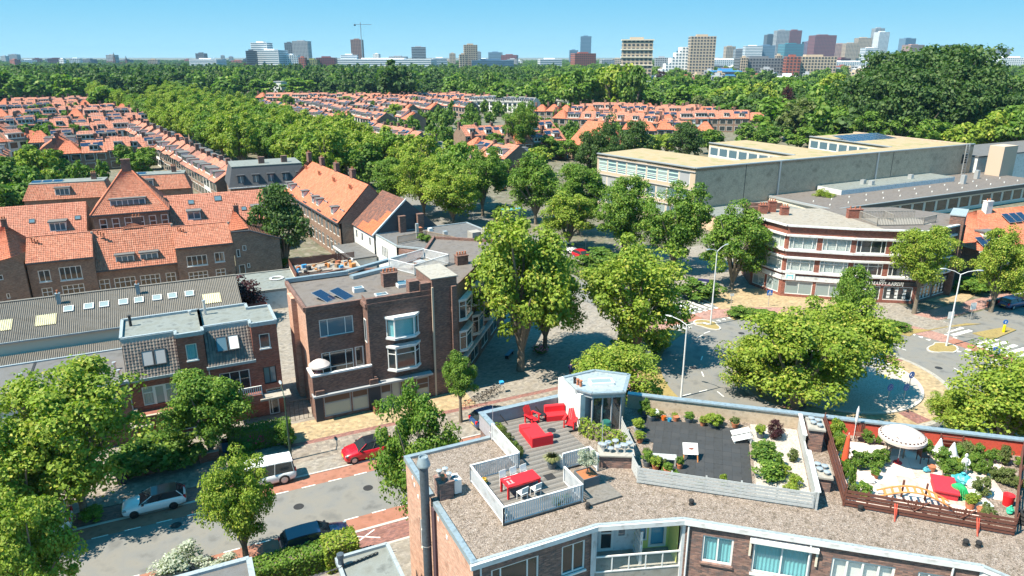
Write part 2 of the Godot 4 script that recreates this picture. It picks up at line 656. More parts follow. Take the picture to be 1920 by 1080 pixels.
	M.paver_red = blotch(tex(brick_tex(24, 48, [lin(.22, .10, .085), lin(.28, .13, .11), lin(.18, .09, .085)], lin(.13, .09, .08), 24), 5.0), stain2, 7.0)
	M.paver_pink = blotch(tex(brick_tex(24, 48, [lin(.324, .180, .153), lin(.378, .216, .184), lin(.279, .162, .144)], lin(.225, .162, .135), 25), 5.0), stain2, 9.0)
	M.paver_grey = blotch(tex(brick_tex(16, 32, [lin(.240, .216, .192), lin(.264, .240, .212), lin(.216, .196, .176)], lin(.176, .160, .140), 26), 5.0), stain2, 8.0)
	M.paver_yellow = blotch(tex(brick_tex(16, 16, [lin(.323, .246, .149), lin(.357, .272, .166), lin(.297, .230, .140)], lin(.255, .204, .128), 27, .5), 4.8), stain2, 7.0)
	M.paver_stone = blotch(tex(brick_tex(12, 12, [lin(.225, .194, .167), lin(.270, .234, .203), lin(.198, .171, .149)], lin(.153, .131, .108), 28, .5), 4.0), stain2, 6.0)
	M.earth = blotch(tex(noise_tex(0.04, [lin(.20, .13, .07), lin(.32, .21, .115), lin(.26, .18, .10), lin(.14, .10, .06)], 29), 5.0, .95), stain2, 6.0)
	M.dry_grass = blotch(tex(noise_tex(0.05, [lin(.30, .215, .085), lin(.24, .19, .07), lin(.36, .26, .12)], 30), 4.0, .95), stain2, 5.0)
	M.grass = blotch(tex(noise_tex(0.05, [lin(.055, .09, .025), lin(.09, .135, .035), lin(.12, .13, .05)], 31), 6.0, .95), stain2, 12.0)
	M.town = blotch(tex(noise_tex(0.03, [lin(.06, .07, .04), lin(.16, .135, .11), lin(.10, .105, .065), lin(.20, .18, .155), lin(.055, .075, .03)], 32), 40.0, .95), stain2, 60.0)
	M.concrete = blotch(tex(noise_tex(0.05, [lin(.285, .270, .247), lin(.345, .330, .304)], 33), 2.5, .9), stain2, 5.0)
	M.kerb = mat(lin(.42, .40, .37), .9)
	M.mark = blotch(mat(lin(.666, .666, .657), .7), stain2, 1.5)
	M.slab_black = blotch(tex(noise_tex(0.06, [lin(.03, .032, .036), lin(.042, .044, .048)], 34), 2.0, .85), stain2, 3.0)
	M.plaster_grey = blotch(mat(lin(.34, .32, .35), .9), stain2, 3.0)
	M.plaster_tan = blotch(tex(noise_tex(0.03, [lin(.36, .29, .22), lin(.46, .38, .295), lin(.40, .33, .25)], 35), 4.0, .95), stain2, 4.0)
	M.tile_white = blotch(mat(lin(.450, .378, .342), .7), stain2, 3.5)
	M.red_wall = blotch(mat(lin(.52, .075, .045), .8), stain2, 2.0)
	M.red = mat(lin(.58, .012, .018), .55)
	M.red_cloth = mat(lin(.60, .012, .022), .85)
	M.red_box = mat(lin(.42, .02, .035), .7)
	M.deck = blotch(tex(noise_tex(0.02, [lin(.136, .126, .116), lin(.184, .170, .160)], 36), 2.0), stain2, 2.5)
	M.fence_grey = blotch(mat(lin(.40, .42, .435), .8), stain2, 1.5)
	M.wood_brown = blotch(mat(lin(.135, .05, .035), .75), stain2, 1.2)
	M.wood_orange = mat(lin(.50, .20, .06), .7)
	M.wood = blotch(mat(lin(.26, .18, .12), .85), stain2, 1.5)
	M.wood_grey = blotch(mat(lin(.27, .25, .23), .9), stain2, 1.5)
	M.plant_box = mat(lin(.10, .115, .13), .8)
	M.bark = blotch(tex(noise_tex(0.04, [lin(.10, .085, .065), lin(.20, .17, .135), lin(.145, .12, .095)], 37), 1.2, .95), stain2, 1.5)
	M.solar = mat(lin(.012, .02, .055), .15, 0.0, .8)
	M.solar_line = mat(lin(.4, .42, .45), .4, .5)
	M.rubber = mat(lin(.015, .015, .016), .8)
	M.slate = blotch(mat(lin(.06, .066, .078), .7), stain2, 5.0)
	M.corrugated = blotch(tex(noise_tex(0.05, [lin(.115, .108, .10), lin(.18, .17, .158), lin(.145, .137, .127), lin(.095, .092, .086)], 38), 4.0, .95), stain2, 7.0)
	M.fibre_pale = mat(lin(.52, .48, .33), .6)
	M.tile_orange = blotch(tex(brick_tex(32, 22, [lin(.38, .14, .085), lin(.44, .17, .105), lin(.31, .11, .07), lin(.41, .20, .14)], lin(.25, .10, .065), 41, 0.0, 0), 7.68), moss, 6.0)
	M.tile_red = blotch(tex(brick_tex(32, 22, [lin(.38, .14, .09), lin(.43, .17, .115), lin(.32, .12, .08), lin(.42, .20, .145)], lin(.26, .10, .07), 42, 0.0, 0), 7.68), moss, 6.0)
	M.tile_bright = blotch(tex(brick_tex(32, 22, [lin(.46, .135, .07), lin(.51, .16, .085), lin(.40, .115, .06), lin(.43, .16, .10)], lin(.33, .10, .05), 43, 0.0, 0), 7.68), moss, 6.0)
	M.tile_rose = blotch(tex(brick_tex(32, 22, [lin(.39, .17, .12), lin(.45, .205, .15), lin(.33, .145, .105), lin(.28, .125, .095)], lin(.27, .125, .095), 44, 0.0, 0), 7.68), moss, 6.0)
	M.tile_old = blotch(tex(brick_tex(32, 22, [lin(.12, .055, .045), lin(.17, .075, .055), lin(.22, .085, .055), lin(.09, .05, .045)], lin(.08, .05, .04), 45, 0.0, 0), 7.68), stain, 4.0)
	M.tile_patch = tex(brick_tex(32, 22, [lin(.45, .10, .04), lin(.36, .09, .045), lin(.52, .13, .05)], lin(.3, .09, .04), 46, 0.0, 0), 7.68)
	M.tile_grey = blotch(tex(brick_tex(32, 22, [lin(.16, .16, .155), lin(.21, .21, .205), lin(.135, .14, .14)], lin(.10, .10, .10), 47, 0.0, 0), 7.68), moss, 6.0)
	M.tile_muted = blotch(tex(brick_tex(32, 22, [lin(.26, .115, .085), lin(.31, .14, .10), lin(.21, .095, .075), lin(.17, .085, .07)], lin(.17, .08, .06), 48, 0.0, 0), 7.68), moss, 6.0)
	M.leaf = mat(Color.WHITE, .55, 0.0, .35)
	M.leaf.vertex_color_use_as_albedo = true
	M.leaf.backlight_enabled = true
	M.leaf.backlight = Color(.80, .90, .45)
	M.petal = mat(Color.WHITE, .7)
	M.petal.vertex_color_use_as_albedo = true

# ---------------------------------------------------------------- trees: shared crowns
var CR := {}
var LB: ArrayMesh
var TK: ArrayMesh
var RT := Transform3D.IDENTITY

func crown(sd: int, clumps: int, leaves: int, leaf: float, pal: Array, shape := 0, clump_r := 0.3) -> ArrayMesh:
	var r := RandomNumberGenerator.new()
	r.seed = sd
	var cs := []
	var lobes := []
	for i in 10:
		var a := TAU * i / 10.0 * 3.0 + r.randf()
		var y := lerpf(-.75, .8, i / 9.0)
		var w := sqrt(1 - y * y) * r.randf_range(.4, .68)
		lobes.append([Vector3(cos(a) * w, y * .8, sin(a) * w), r.randf_range(.24, .46)])
	for i in clumps:
		var y := r.randf_range(-1, 1)
		var a := r.randf() * TAU
		var rad := sqrt(1 - y * y)
		var d := Vector3(cos(a) * rad, y, sin(a) * rad)
		var k := lerpf(.40, .98, pow(r.randf(), .55))
		var p: Vector3 = d * k * .9
		if i % 4:
			var lo = lobes[r.randi() % 10]
			p = lo[0] + d * lo[1] * pow(r.randf(), .4)
		if shape == 1:  # narrower towards the top
			var f := 1.12 - .5 * (p.y * .5 + .5)
			p = Vector3(p.x * f, p.y, p.z * f)
		elif shape == 2:  # flat layers
			p.y = snappedf(p.y, .24) + r.randf_range(-.05, .05)
		cs.append([Vector3(p.x, .9 + p.y * .84, p.z), clump_r * r.randf_range(.5, 1.2), r.randf(), r.randf()])
	var V := PackedVector3Array()
	var N := PackedVector3Array()
	var C := PackedColorArray()
	V.resize(leaves * 6)
	N.resize(leaves * 6)
	C.resize(leaves * 6)
	var q := 0
	for i in leaves:
		var c = cs[r.randi() % clumps]
		var d := Vector3(r.randfn(), r.randfn() + .55, r.randfn()).normalized()
		var p: Vector3 = c[0] + d * Vector3(1, .72, 1) * c[1] * r.randf_range(.55, 1.08)
		var n := (d * .7 + Vector3(r.randfn() * .5, .45 + r.randfn() * .35, r.randfn() * .5)).normalized()
		var u := n.cross(Vector3(r.randfn(), r.randfn(), r.randfn())).normalized()
		var w := n.cross(u)
		var s := leaf * r.randf_range(.6, 1.35)
		var a := p - u * s * .5
		var b := p + w * s * .34 + n * s * .1
		var e := p + u * s * .5
		var f := p - w * s * .34 + n * s * .1
		var t: float = clampf(c[2] * .65 + r.randf() * .35, 0, 1)
		var col: Color = pal[0].lerp(pal[1], t)
		if r.randf() < .06 + .16 * c[3] * c[3]:
			col = pal[2]
		col = col * r.randf_range(.8, 1.2)
		for k in [a, b, e, a, e, f]:
			V[q] = k
			N[q] = n
			C[q] = col
			q += 1
	var arr := []
	arr.resize(Mesh.ARRAY_MAX)
	arr[Mesh.ARRAY_VERTEX] = V
	arr[Mesh.ARRAY_NORMAL] = N
	arr[Mesh.ARRAY_COLOR] = C
	var m := ArrayMesh.new()
	m.add_surface_from_arrays(Mesh.PRIMITIVE_TRIANGLES, arr)
	m.surface_set_material(0, M.leaf)
	return m

const PB := [Color(.17, .26, .032), Color(.27, .35, .05), Color(.40, .40, .075)]
const PM := [Color(.095, .19, .03), Color(.165, .27, .042), Color(.25, .32, .055)]
const PK := [Color(.052, .105, .032), Color(.092, .16, .046), Color(.12, .18, .055)]
const PG := [Color(.085, .165, .03), Color(.145, .245, .042), Color(.21, .28, .055)]
const PW := [Color(.11, .15, .045), Color(.17, .21, .07), Color(.22, .25, .10)]
const PP := [Color(.045, .016, .024), Color(.085, .03, .038), Color(.11, .05, .05)]

func tree_templates() -> void:
	for i in 3:
		CR["plane%d" % i] = crown(100 + i, 130, 23000, .052, PB, [0, 1, 2][i], .22)
		CR["green%d" % i] = crown(120 + i, 120, 22000, .054, PM, (i + 1) % 2, .23)
		CR["street%d" % i] = crown(140 + i, 64, 8000, .10, PB if i else PM, 0, .26)
		CR["mid%d" % i] = crown(160 + i, 46, 3400, .15, [PM, PG, PB][i], i % 2, .28)
		CR["far%d" % i] = crown(180 + i, 34, 1500, .23, [PG, PK, PM][i], 0, .34)
		CR["dark%d" % i] = crown(200 + i, 90, 9500, .075, PK, 1, .25)
	CR["bush0"] = crown(220, 40, 2600, .16, PM, 0, .34)
	CR["bush1"] = crown(221, 40, 2600, .16, PB, 0, .34)
	CR["bush2"] = crown(222, 40, 2600, .16, PG, 0, .34)
	CR["purple"] = crown(223, 60, 5000, .10, PP, 0, .3)
	CR["willow"] = crown(224, 60, 3800, .15, PW, 0, .3)
	CR["silver"] = crown(225, 50, 3000, .11, [Color(.30, .34, .28), Color(.45, .48, .42), Color(.55, .56, .5)], 0, .3)
	var b := mb()
	b.tube([Vector3(0, -.02, 0), Vector3(0, .03, 0), Vector3(.05, .4, .02), Vector3(.02, .75, -.05), Vector3(0, 1, 0)], [1.5, 1.15, .9, .72, .5], 9)
	TK = b.mesh(M.bark)
	var l := mb()
	var r := RandomNumberGenerator.new()
	r.seed = 5
	for i in 9:
		var a := TAU * i / 9.0 + r.randf() * .5
		var e := r.randf_range(.4, .58)
		var hh := r.randf_range(.6, 1.45)
		l.tube([Vector3(0, -.1, 0), Vector3(cos(a) * e * .3, lerpf(0, hh, .35), sin(a) * e * .3), Vector3(cos(a) * e * .75, hh * .8, sin(a) * e * .75), Vector3(cos(a) * e, hh, sin(a) * e)], [.045, .034, .02, .008], 5)
	l.tube([Vector3(0, -.1, 0), Vector3(.03, .6, 0), Vector3(0, 1.4, .04)], [.05, .035, .01], 5)
	LB = l.mesh(M.bark)

# base on the ground, whole height, crown radius, where the crown begins (share of the height)
func tree(kind: String, at: Vector3, h: float, R: float, low: float, label: String, group := "", called := "tree", limbs := true, thick := 0.0) -> Node3D:
	var o := thing(called, label, "tree", Transform3D(Basis(Vector3.UP, rng.randf() * TAU), at), group)
	var hc := h * (1.0 - low)
	var y := h * low
	var c := putm(o, "crown", CR[kind])
	c.transform = Transform3D(Basis.from_scale(Vector3(R, hc / 1.8, R)), Vector3(0, y, 0))
	var tr := thick if thick > 0.0 else 0.018 * h + .03
	var t := putm(o, "trunk", TK)
	t.transform = Transform3D(Basis.from_scale(Vector3(tr, y + hc * .35, tr)), Vector3.ZERO)
	if limbs:
		var k := putm(o, "limbs", LB)
		k.transform = Transform3D(Basis.from_scale(Vector3(R, hc / 1.8, R)), Vector3(0, y, 0))
	return o

# by its base pixel, the row of its top and the width of its crown in pixels
func ptree(kind: String, bx: float, by: float, ty: float, w: float, low: float, label: String, group := "", called := "tree", thick := 0.0) -> Node3D:
	var p := P(bx, by)
	var z := (p - Vector3(0, EYE, 0)).dot(Vector3(0, -sin(th), -cos(th)))
	return tree(kind, p, hgt(p, ty) * 1.05, w * .56 * z / FL, low, label, group, called, true, thick)

# ---------------------------------------------------------------- ground
func strip(called: String, t: Transform3D, x0: float, x1: float, z0: float, z1: float, y: float, m: Material, thick := 0.0) -> void:
	var b := mb(t)
	b.hu = t.basis.x
	b.prism(PackedVector2Array([Vector2(x0, z0), Vector2(x1, z0), Vector2(x1, z1), Vector2(x0, z1)]), y - thick, y, true, thick > 0.0)
	struct(called, b, m)

func patch(called: String, px: Array, y: float, m: Material, thick := 0.0, deg := 25.5) -> void:
	var pts := PackedVector2Array()
	for a in px:
		var p := P(a[0], a[1], y)
		pts.append(Vector2(p.x, p.z))
	var b := mb()
	b.hu = Vector3(cos(deg_to_rad(deg)), 0, -sin(deg_to_rad(deg)))
	b.prism(pts, y - thick, y, true, thick > 0.0)
	struct(called, b, m)

func ring(called: String, c: Vector3, r0: float, r1: float, a0: float, a1: float, y: float, m: Material, thick := 0.0) -> void:
	var pts := PackedVector2Array()
	var n := maxi(6, int(absf(a1 - a0) / 4.0))
	for i in n + 1:
		var a := deg_to_rad(lerpf(a0, a1, float(i) / n))
		pts.append(Vector2(c.x + r1 * cos(a), c.z - r1 * sin(a)))
	if r0 > 0.0:
		for i in n + 1:
			var a := deg_to_rad(lerpf(a1, a0, float(i) / n))
			pts.append(Vector2(c.x + r0 * cos(a), c.z - r0 * sin(a)))
	var b := mb()
	b.hu = Vector3(.9, 0, -.43)
	b.prism(pts, y - thick, y, true, thick > 0.0)
	struct(called, b, m)

var RC := Vector3(33.8, 0, -68.0)

func ground() -> void:
	RT = fr(Vector3(-29.29, 0, -41.89), 25.5)
	var b := mb()
	b.prism(PackedVector2Array([Vector2(-9000, 300), Vector2(9000, 300), Vector2(9000, -11000), Vector2(-9000, -11000)]), -1, -.03, true, false)
	struct("ground", b, M.town)
	strip("pavement", RT, -60, 95, -46, 26, -.02, M.paver_grey)
	strip("garden_ground", RT, -75, 14, -110, -13.5, -.012, M.earth)
	var av := fr(RC, 121.5)
	var ea := fr(RC, 27.0)
	strip("road", RT, -70, 47, 0, 5.5, .0, M.asphalt)
	ring("roundabout_road", RC, 0, 18.0, 0, 360, .004, M.asphalt)
	strip("road", av, 10, 420, -7.5, 7.5, .002, M.asphalt)
	strip("road", ea, 10, 120, -5.6, 6.2, .002, M.asphalt)
	strip("road", fr(RC, -63), 10, 80, -6, 6, .002, M.asphalt)
	strip("cycle_lane", RT, -70, 40, -1.55, 0, .004, M.asphalt_red)
	strip("cycle_lane", RT, -70, 36, 5.5, 7.05, .004, M.asphalt_red)
	for s in [[0.0, -.05], [5.5, .05]]:
		for i in range(-16, 27):
			var x := i * 2.045 + .02
			strip("road_marking", RT, x, x + 1.03, s[0] - .055, s[0] + .055, .012, M.mark)
	strip("parking_strip", RT, -60, 14.2, -3.7, -1.6, .006, M.paver_red)
	strip("kerb", RT, -60, 42, -1.75, -1.56, .05, M.kerb, .08)
	strip("footway", RT, -60, 44, -6.4, -3.7, .07, M.paver_stone, .1)
	strip("footway", RT, 14.2, 44, -3.7, -1.76, .06, M.paver_grey, .1)
	strip("footway", RT, 14.2, 44, -7.0, -6.4, .074, M.paver_red, .1)
	strip("footway", RT, 14.2, 32, -10.6, -7.0, .078, M.paver_yellow, .1)
	strip("kerb", RT, -60, 34, 7.06, 7.3, .04, M.kerb, .08)
	strip("parking_strip", RT, -60, 34, 7.3, 9.3, .006, M.paver_red)
	strip("kerb", RT, -60, 34, 9.3, 9.5, .08, M.kerb, .1)
	strip("footway", RT, -60, 34, 9.5, 13.5, .07, M.paver_grey, .1)
	for k in [[[668, 1018], [702, 993]], [[668, 1006], [713, 1008]]]:
		var p := RT.affine_inverse() * P(k[0][0], k[0][1])
		var q := RT.affine_inverse() * P(k[1][0], k[1][1])
		var c := mb(RT)
		c.bar(Vector3(p.x, .012, p.z), Vector3(q.x, .012, q.z), .1, .006)
		struct("road_marking", c, M.mark)
	ring("overrun_ring", RC, 8.0, 10.4, 0, 360, .03, M.paver_yellow, .05)
	ring("overrun_edge", RC, 10.4, 10.9, 0, 360, .026, M.concrete, .05)
	ring("island_kerb", RC, 7.75, 8.05, 0, 360, .16, M.kerb, .2)
	ring("island", RC, 0, 7.76, 0, 360, .15, M.gravel_white, .2)
	for i in 4:
		ring("overrun_patch", RC, 8.1, 10.3, -72 + i * 97, -62 + i * 97, .036, M.paver_red)
	ring("verge", RC, 18.0, 19.3, 40, 108, .05, M.dry_grass, .08)
	ring("cycle_path", RC, 19.3, 22.0, 30, 118, .02, M.paver_pink)
	ring("verge", RC, 18.0, 20.5, 135, 196, .05, M.dry_grass, .08)
	ring("cycle_path", RC, 20.5, 23.0, 132, 200, .02, M.paver_pink)
	strip("cycle_path", ea, 24, 120, -8.9, -6.0, .02, M.paver_pink)
	ring("footway", RC, 22.0, 26.5, 34, 60, .03, M.paver_grey)
	ring("footway", RC, 22.0, 30, 60, 106, .03, M.paver_yellow)
	patch("footway", [[1640, 545], [1750, 566], [1800, 572], [1830, 552], [1795, 540], [1700, 548]], .034, M.paver_yellow)
	patch("verge", [[1200, 690], [1255, 650], [1240, 640], [1170, 660], [1150, 690]], .03, M.earth)
	patch("verge", [[1640, 612], [1740, 618], [1810, 606], [1840, 607], [1770, 614], [1700, 628], [1640, 626]], .06, M.dry_grass, .05)
	for d in [[ea, 15.2, 19.6, 1.5], [av, 16.0, 20.0, 1.5]]:
		for k in [[1.0, M.kerb, .10], [.88, M.dry_grass, .115]]:
			var c := mb(d[0])
			var pp := PackedVector2Array()
			for i in 16:
				var a := TAU * i / 16
				pp.append(Vector2((d[1] + d[2]) / 2 + cos(a) * (d[2] - d[1]) / 2 * k[0], sin(a) * d[3] * k[0] * (1.0 if cos(a) > 0 else .7)))
			c.prism(pp, 0, k[2])
			struct("traffic_island", c, k[1])
	var c2 := mb(ea)
	c2.prism(PackedVector2Array([Vector2(25.2, -1.2), Vector2(31, -.6), Vector2(31, .6), Vector2(25.2, 1.2)]), 0, .11)
	struct("traffic_island", c2, M.dry_grass)
	for d in [[ea, -5.6, 6.2, 19.9], [av, -7.5, 7.5, 20.0]]:
		var t: Transform3D = d[0]
		strip("cycle_crossing", t, d[3], d[3] + 1.9, d[1], d[2], .010, M.asphalt_red)
		var z: float = d[1] + .25
		while z < d[2]:
			if absf(z) > 1.3:
				for s in [d[3] - .12, d[3] + 2.02]:
					strip("road_marking", t, s - .25, s + .25, z - .25, z + .25, .014, M.mark)
			z += 1.0
		z = d[1] + .5
		while z < d[2] - .3:
			if absf(z) > 1.2:
				strip("zebra_bar", t, d[3] + 2.6, d[3] + 6.2, z - .27, z + .27, .014, M.mark)
			z += 1.05
		z = d[1] + .4
		while z < d[2]:
			if absf(z) > 1.4:
				for s in [[d[3] - 1.5, 1.0]] if z < 0 else [[d[3] - 1.4, -1.0]]:
					var e := mb(t)
					e.poly([Vector3(s[0], .014, z - .28), Vector3(s[0], .014, z + .28), Vector3(s[0] + .6 * s[1], .014, z)], Vector3.UP)
					struct("give_way_tooth", e, M.mark)
			z += .95
	for d in [[36.0, 13.4], [54, 13.8], [72, 13.8], [90, 13.6], [8.0, 14], [158, 13.7], [176, 13.7], [196, 13.6], [128, 16.4], [134, 16.2]]:
		var a: float = deg_to_rad(d[0])
		var p: Vector3 = RC + Vector3(cos(a), 0, -sin(a)) * d[1]
		strip("road_marking", fr(p, d[0] + 90), -.6, .6, -.06, .06, .014, M.mark)

# ---------------------------------------------------------------- the flats with the roof terraces
var AT := Transform3D.IDENTITY
var BT := Transform3D.IDENTITY

func boxes(par: Node, called: String, list: Array, m: Material, t := Transform3D.IDENTITY) -> MeshInstance3D:
	var b := mb(t)
	for k in list:
		b.bx(k[0], k[1], k[2], k[3], k[4], k[5])
	return put(par, called, b, m)

func unit_box(m: Material) -> Mesh:
	var b := mb()
	b.bx(0, 0, 0, 1, 1, 1)
	return b.mesh(m)

func piece(par: Node, called: String, m: Mesh, x0: float, y0: float, z0: float, x1: float, y1: float, z1: float, t := Transform3D.IDENTITY) -> MeshInstance3D:
	var o := putm(par, called, m)
	o.transform = t * Transform3D(Basis.from_scale(Vector3(x1 - x0, y1 - y0, z1 - z0)), Vector3(x0, y0, z0))
	return o

func building_a() -> void:
	var p0 := P(760, 857, 10)
	AT = fr(Vector3(p0.x, 0, p0.z), 25.7)
	var p1 := P(1180, 738, 10.9)
	BT = fr(Vector3(p1.x, 0, p1.z), -15.2)
	var o := thing("apartment_building", "three storey brick flats with gravel roof, roof terraces and tall metal flue", "building", AT)
	var b2 := AT.affine_inverse() * BT
	var q := func(x: float, z: float) -> Vector2:
		var v := b2 * Vector3(x, 0, z)
		return Vector2(v.x, v.z)
	var s1 := Vector2(6.6, 10.1)
	var s2: Vector2 = q.call(3.96, 11.4)
	var s3: Vector2 = q.call(17.2, 11.4)
	var s4: Vector2 = q.call(25.0, 16.0)
	var e1: Vector2 = q.call(36, 8)
	var n4: Vector2 = q.call(36, 0)
	var n3: Vector2 = q.call(-.1, 0)
	var b := mb()
	b.prism(PackedVector2Array([Vector2(.05, .05), Vector2(5.3, .05), Vector2(5.3, -1.4), Vector2(11.2, -1.4), n3, n4, e1, s4, s3, s2, s1, Vector2(.05, 10.05)]), 9.5, 9.9, true, false)
	put(o, "gravel_roof", b, M.gravel)
	b = mb()
	b.xf = Transform3D(Basis(Vector3.UP, -PI / 2), Vector3.ZERO)  # west wall: local x runs along z
	wall(b, 0, 10.05, 0, 9.9, [[2.2, 5.4, 2.9, 7.4], [5.6, 1.0, 6.6, 2.6]])
	put(o, "west_wall", b, M.brick_rose)
	var wt := Transform3D(Basis(Vector3.UP, -PI / 2), Vector3.ZERO)
	window(o, wt, [2.2, 5.4, 2.9, 7.4], {"rows": [.6]})
	window(o, wt, [5.6, 1.0, 6.6, 2.6], {"cols": [.5]})
	b = mb()
	for k in [[Vector2(0, 0), Vector2(5.35, 0)], [Vector2(5.35, 0), Vector2(5.35, -1.5)], [Vector2(5.35, -1.5), Vector2(11.3, -1.5)], [Vector2(11.3, -1.5), n3], [n3, n4], [n4, e1], [e1, s4]]:
		var e: Vector2 = k[1] - k[0]
		b.poly([Vector3(k[0].x, 0, k[0].y), Vector3(k[1].x, 0, k[1].y), Vector3(k[1].x, 9.9, k[1].y), Vector3(k[0].x, 9.9, k[0].y)], Vector3(e.y, 0, -e.x))
	put(o, "rear_wall", b, M.brick_mix)
	var fa := Transform3D(Basis(), Vector3(0, 0, 10.05))
	var wa := [prect(AT * fa, [920.8, 1070, 1010, 1090]), prect(AT * fa, [1053.8, 1026, 1096, 1066])]
	wa[0][1] = wa[0][3] - 1.7
	b = mb(fa)
	wall(b, 0, 6.55, 0, 9.8, wa)
	put(o, "front_wall", b, M.brick_mix)
	window(o, fa, wa[0], {"cols": [.2, .76], "fw": .09, "gm": M.glass, "sill": .1})
	window(o, fa, wa[1], {"cols": [.5], "fw": .09, "gm": M.glass, "sill": .1})
	var fc := b2 * Transform3D(Basis(), Vector3(0, 0, 11.38))
	var wc := []
	for k in [[1318.7, 1003, 1371, 1062], [1414, 1017, 1517, 1079], [1561, 1045, 1673, 1100], [1722, 1072, 1790, 1110]]:
		wc.append(prect(AT * fc, k))
	for k in [1, 2, 3]:
		wc[k][1] = wc[k][3] - 1.75
	b = mb(fc)
	wall(b, 4.1, 17.2, 0, 9.8, wc)
	put(o, "front_wall", b, M.brick_mix)
	window(o, fc, wc[0], {"cols": [.5], "fw": .09, "gm": M.clear, "back": M.curtain_teal, "folds": true, "sill": .12, "sm": M.brick_mix})
	window(o, fc, wc[1], {"cols": [.5], "fw": .09, "gm": M.clear, "back": M.curtain_teal, "folds": true, "sill": .12})
	window(o, fc, wc[2], {"cols": [.25, .5, .75], "fw": .11, "gm": M.clear, "back": M.curtain_white, "sill": .12})
	window(o, fc, wc[3], {"cols": [.3, .7], "fw": .1, "gm": M.clear, "back": M.curtain_white, "sill": .12})
	b = mb()
	var e4: Vector2 = s4 - s3
	b.poly([Vector3(s3.x, 0, s3.y), Vector3(s4.x, 0, s4.y), Vector3(s4.x, 9.9, s4.y), Vector3(s3.x, 9.9, s3.y)], Vector3(-e4.y, 0, e4.x))
	put(o, "front_wall", b, M.white_wall)
	var r: Array = wc[1]
	boxes(o, "awning_box", [[r[0] - .2, r[3] + .08, 0, r[2] + .25, r[3] + .3, .22]], M.white, fc)
	for x in [r[0] - .16, r[2] + .2]:
		boxes(o, "awning_cloth", [[x - .05, r[3] - .75, .04, x + .05, r[3] + .08, .10]], M.cream, fc)
	var sb := Vector2(6.6, 10.1)
	var ab := rad_to_deg(atan2(-(s2.y - sb.y), s2.x - sb.x))
	var lb := Transform3D(Basis(Vector3.UP, deg_to_rad(ab)), Vector3(sb.x, 0, sb.y))
	var ll := (s2 - sb).length()
	b = mb(lb)
	b.bx(0, 0, -1.9, ll, 7.1, -.02)
	put(o, "balcony_floor", b, M.concrete)
	b = mb(lb)
	wall(b, 0, ll * .56, 7.1, 9.8, [[.55, 7.15, 1.35, 9.3], [1.5, 7.9, 2.05, 9.3]], -1.6, .06)
	b.bx(.0, 7.1, -1.6, .04, 9.8, 0)
	put(o, "balcony_panel", b, M.white_paint)
	window(o, lb, [.55, 7.15, 1.35, 9.3], {"z": -1.6, "rev": .06, "name": "balcony_door", "rows": [.5], "fw": .13, "gm": M.glass})
	window(o, lb, [1.5, 7.9, 2.05, 9.3], {"z": -1.6, "rev": .06, "rows": [.75], "fw": .1, "gm": M.glass_blue})
	b = mb(lb)
	wall(b, ll * .56, ll, 7.1, 9.8, [[ll * .6, 7.6, ll * .72, 9.4], [ll * .74, 7.15, ll * .96, 9.5]], -1.6, .06)
	b.bx(ll - .06, 7.1, -1.6, ll - .02, 9.8, -.3)
	put(o, "balcony_panel", b, mat(lin(.58, .60, .18), .85))
	window(o, lb, [ll * .6, 7.6, ll * .72, 9.4], {"z": -1.6, "rev": .06, "rows": [.6], "fw": .07, "gm": M.clear, "back": M.curtain_blue})
	window(o, lb, [ll * .74, 7.15, ll * .96, 9.5], {"z": -1.6, "rev": .06, "name": "balcony_door", "fw": .13, "gm": M.clear, "back": M.curtain_blue})
	b = mb(lb)
	for i in 5:
		b.bx(ll * .55, 7.1 + i * .4, -1.5 + .0, ll * .57, 7.1 + i * .4 + .28, -.35)
	b.bx(ll * .545, 7.1, -.42, ll * .575, 9.1, -.35)
	put(o, "privacy_screen", b, M.white)
	b = mb(lb)
	b.bx(0, 8.0, -.06, ll, 8.08, 0)
	b.bx(0, 7.1, -.06, ll, 7.16, 0)
	for i in 6:
		b.bx(ll * i / 5.0 - .03, 7.1, -.05, ll * i / 5.0 + .03, 8.0, -.01)
	put(o, "balcony_rail", b, M.white)
	for i in 5:
		b = mb(lb)
		b.poly([Vector3(ll * i / 5.0 + .03, 7.16, -.03), Vector3(ll * (i + 1) / 5.0 - .03, 7.16, -.03), Vector3(ll * (i + 1) / 5.0 - .03, 8.0, -.03), Vector3(ll * i / 5.0 + .03, 8.0, -.03)], Vector3.BACK)
		put(o, "balcony_glass", b, M.clear)
	boxes(o, "balcony_post", [[-.22, 0, -.25, -.02, 9.75, .03], [ll + .02, 0, -.2, ll + .25, 9.75, .05]], M.white_paint, lb)
	b = mb()
	for k in [[Vector2(-.15, 10.15), s1 + Vector2(0, .1)], [s1 + Vector2(0, .1), s2 + Vector2(.02, .12)], [s2 + Vector2(.02, .12), s3 + Vector2(.05, .1)], [s3 + Vector2(.05, .1), s4 + Vector2(.05, .1)]]:
		b.bar(Vector3(k[0].x, 9.86, k[0].y), Vector3(k[1].x, 9.86, k[1].y), .16, .26)
	put(o, "gutter", b, M.white_paint)
	b = mb()
	for k in [[Vector2(-.1, 10.0), s1], [s1, s2], [s2, s3], [s3, s4]]:
		b.bar(Vector3(k[0].x, 10.0, k[0].y), Vector3(k[1].x, 10.0, k[1].y), .16, .06)
	put(o, "roof_edge", b, M.zinc_pale)
	b = mb()
	b.bx(-.08, 9.75, -.08, .22, 10.06, 4.2)
	b.bx(-.08, 9.75, 4.9, .22, 10.06, 10.1)
	b.bx(.22, 9.75, -.08, 5.35, 10.06, .2)
	put(o, "roof_edge", b, M.zinc)
	b = mb()
	b.bx(5.3, 9.8, -1.55, 11.3, 10.85, -1.3)
	b.bx(5.3, 9.8, -1.3, 5.52, 10.85, .2)
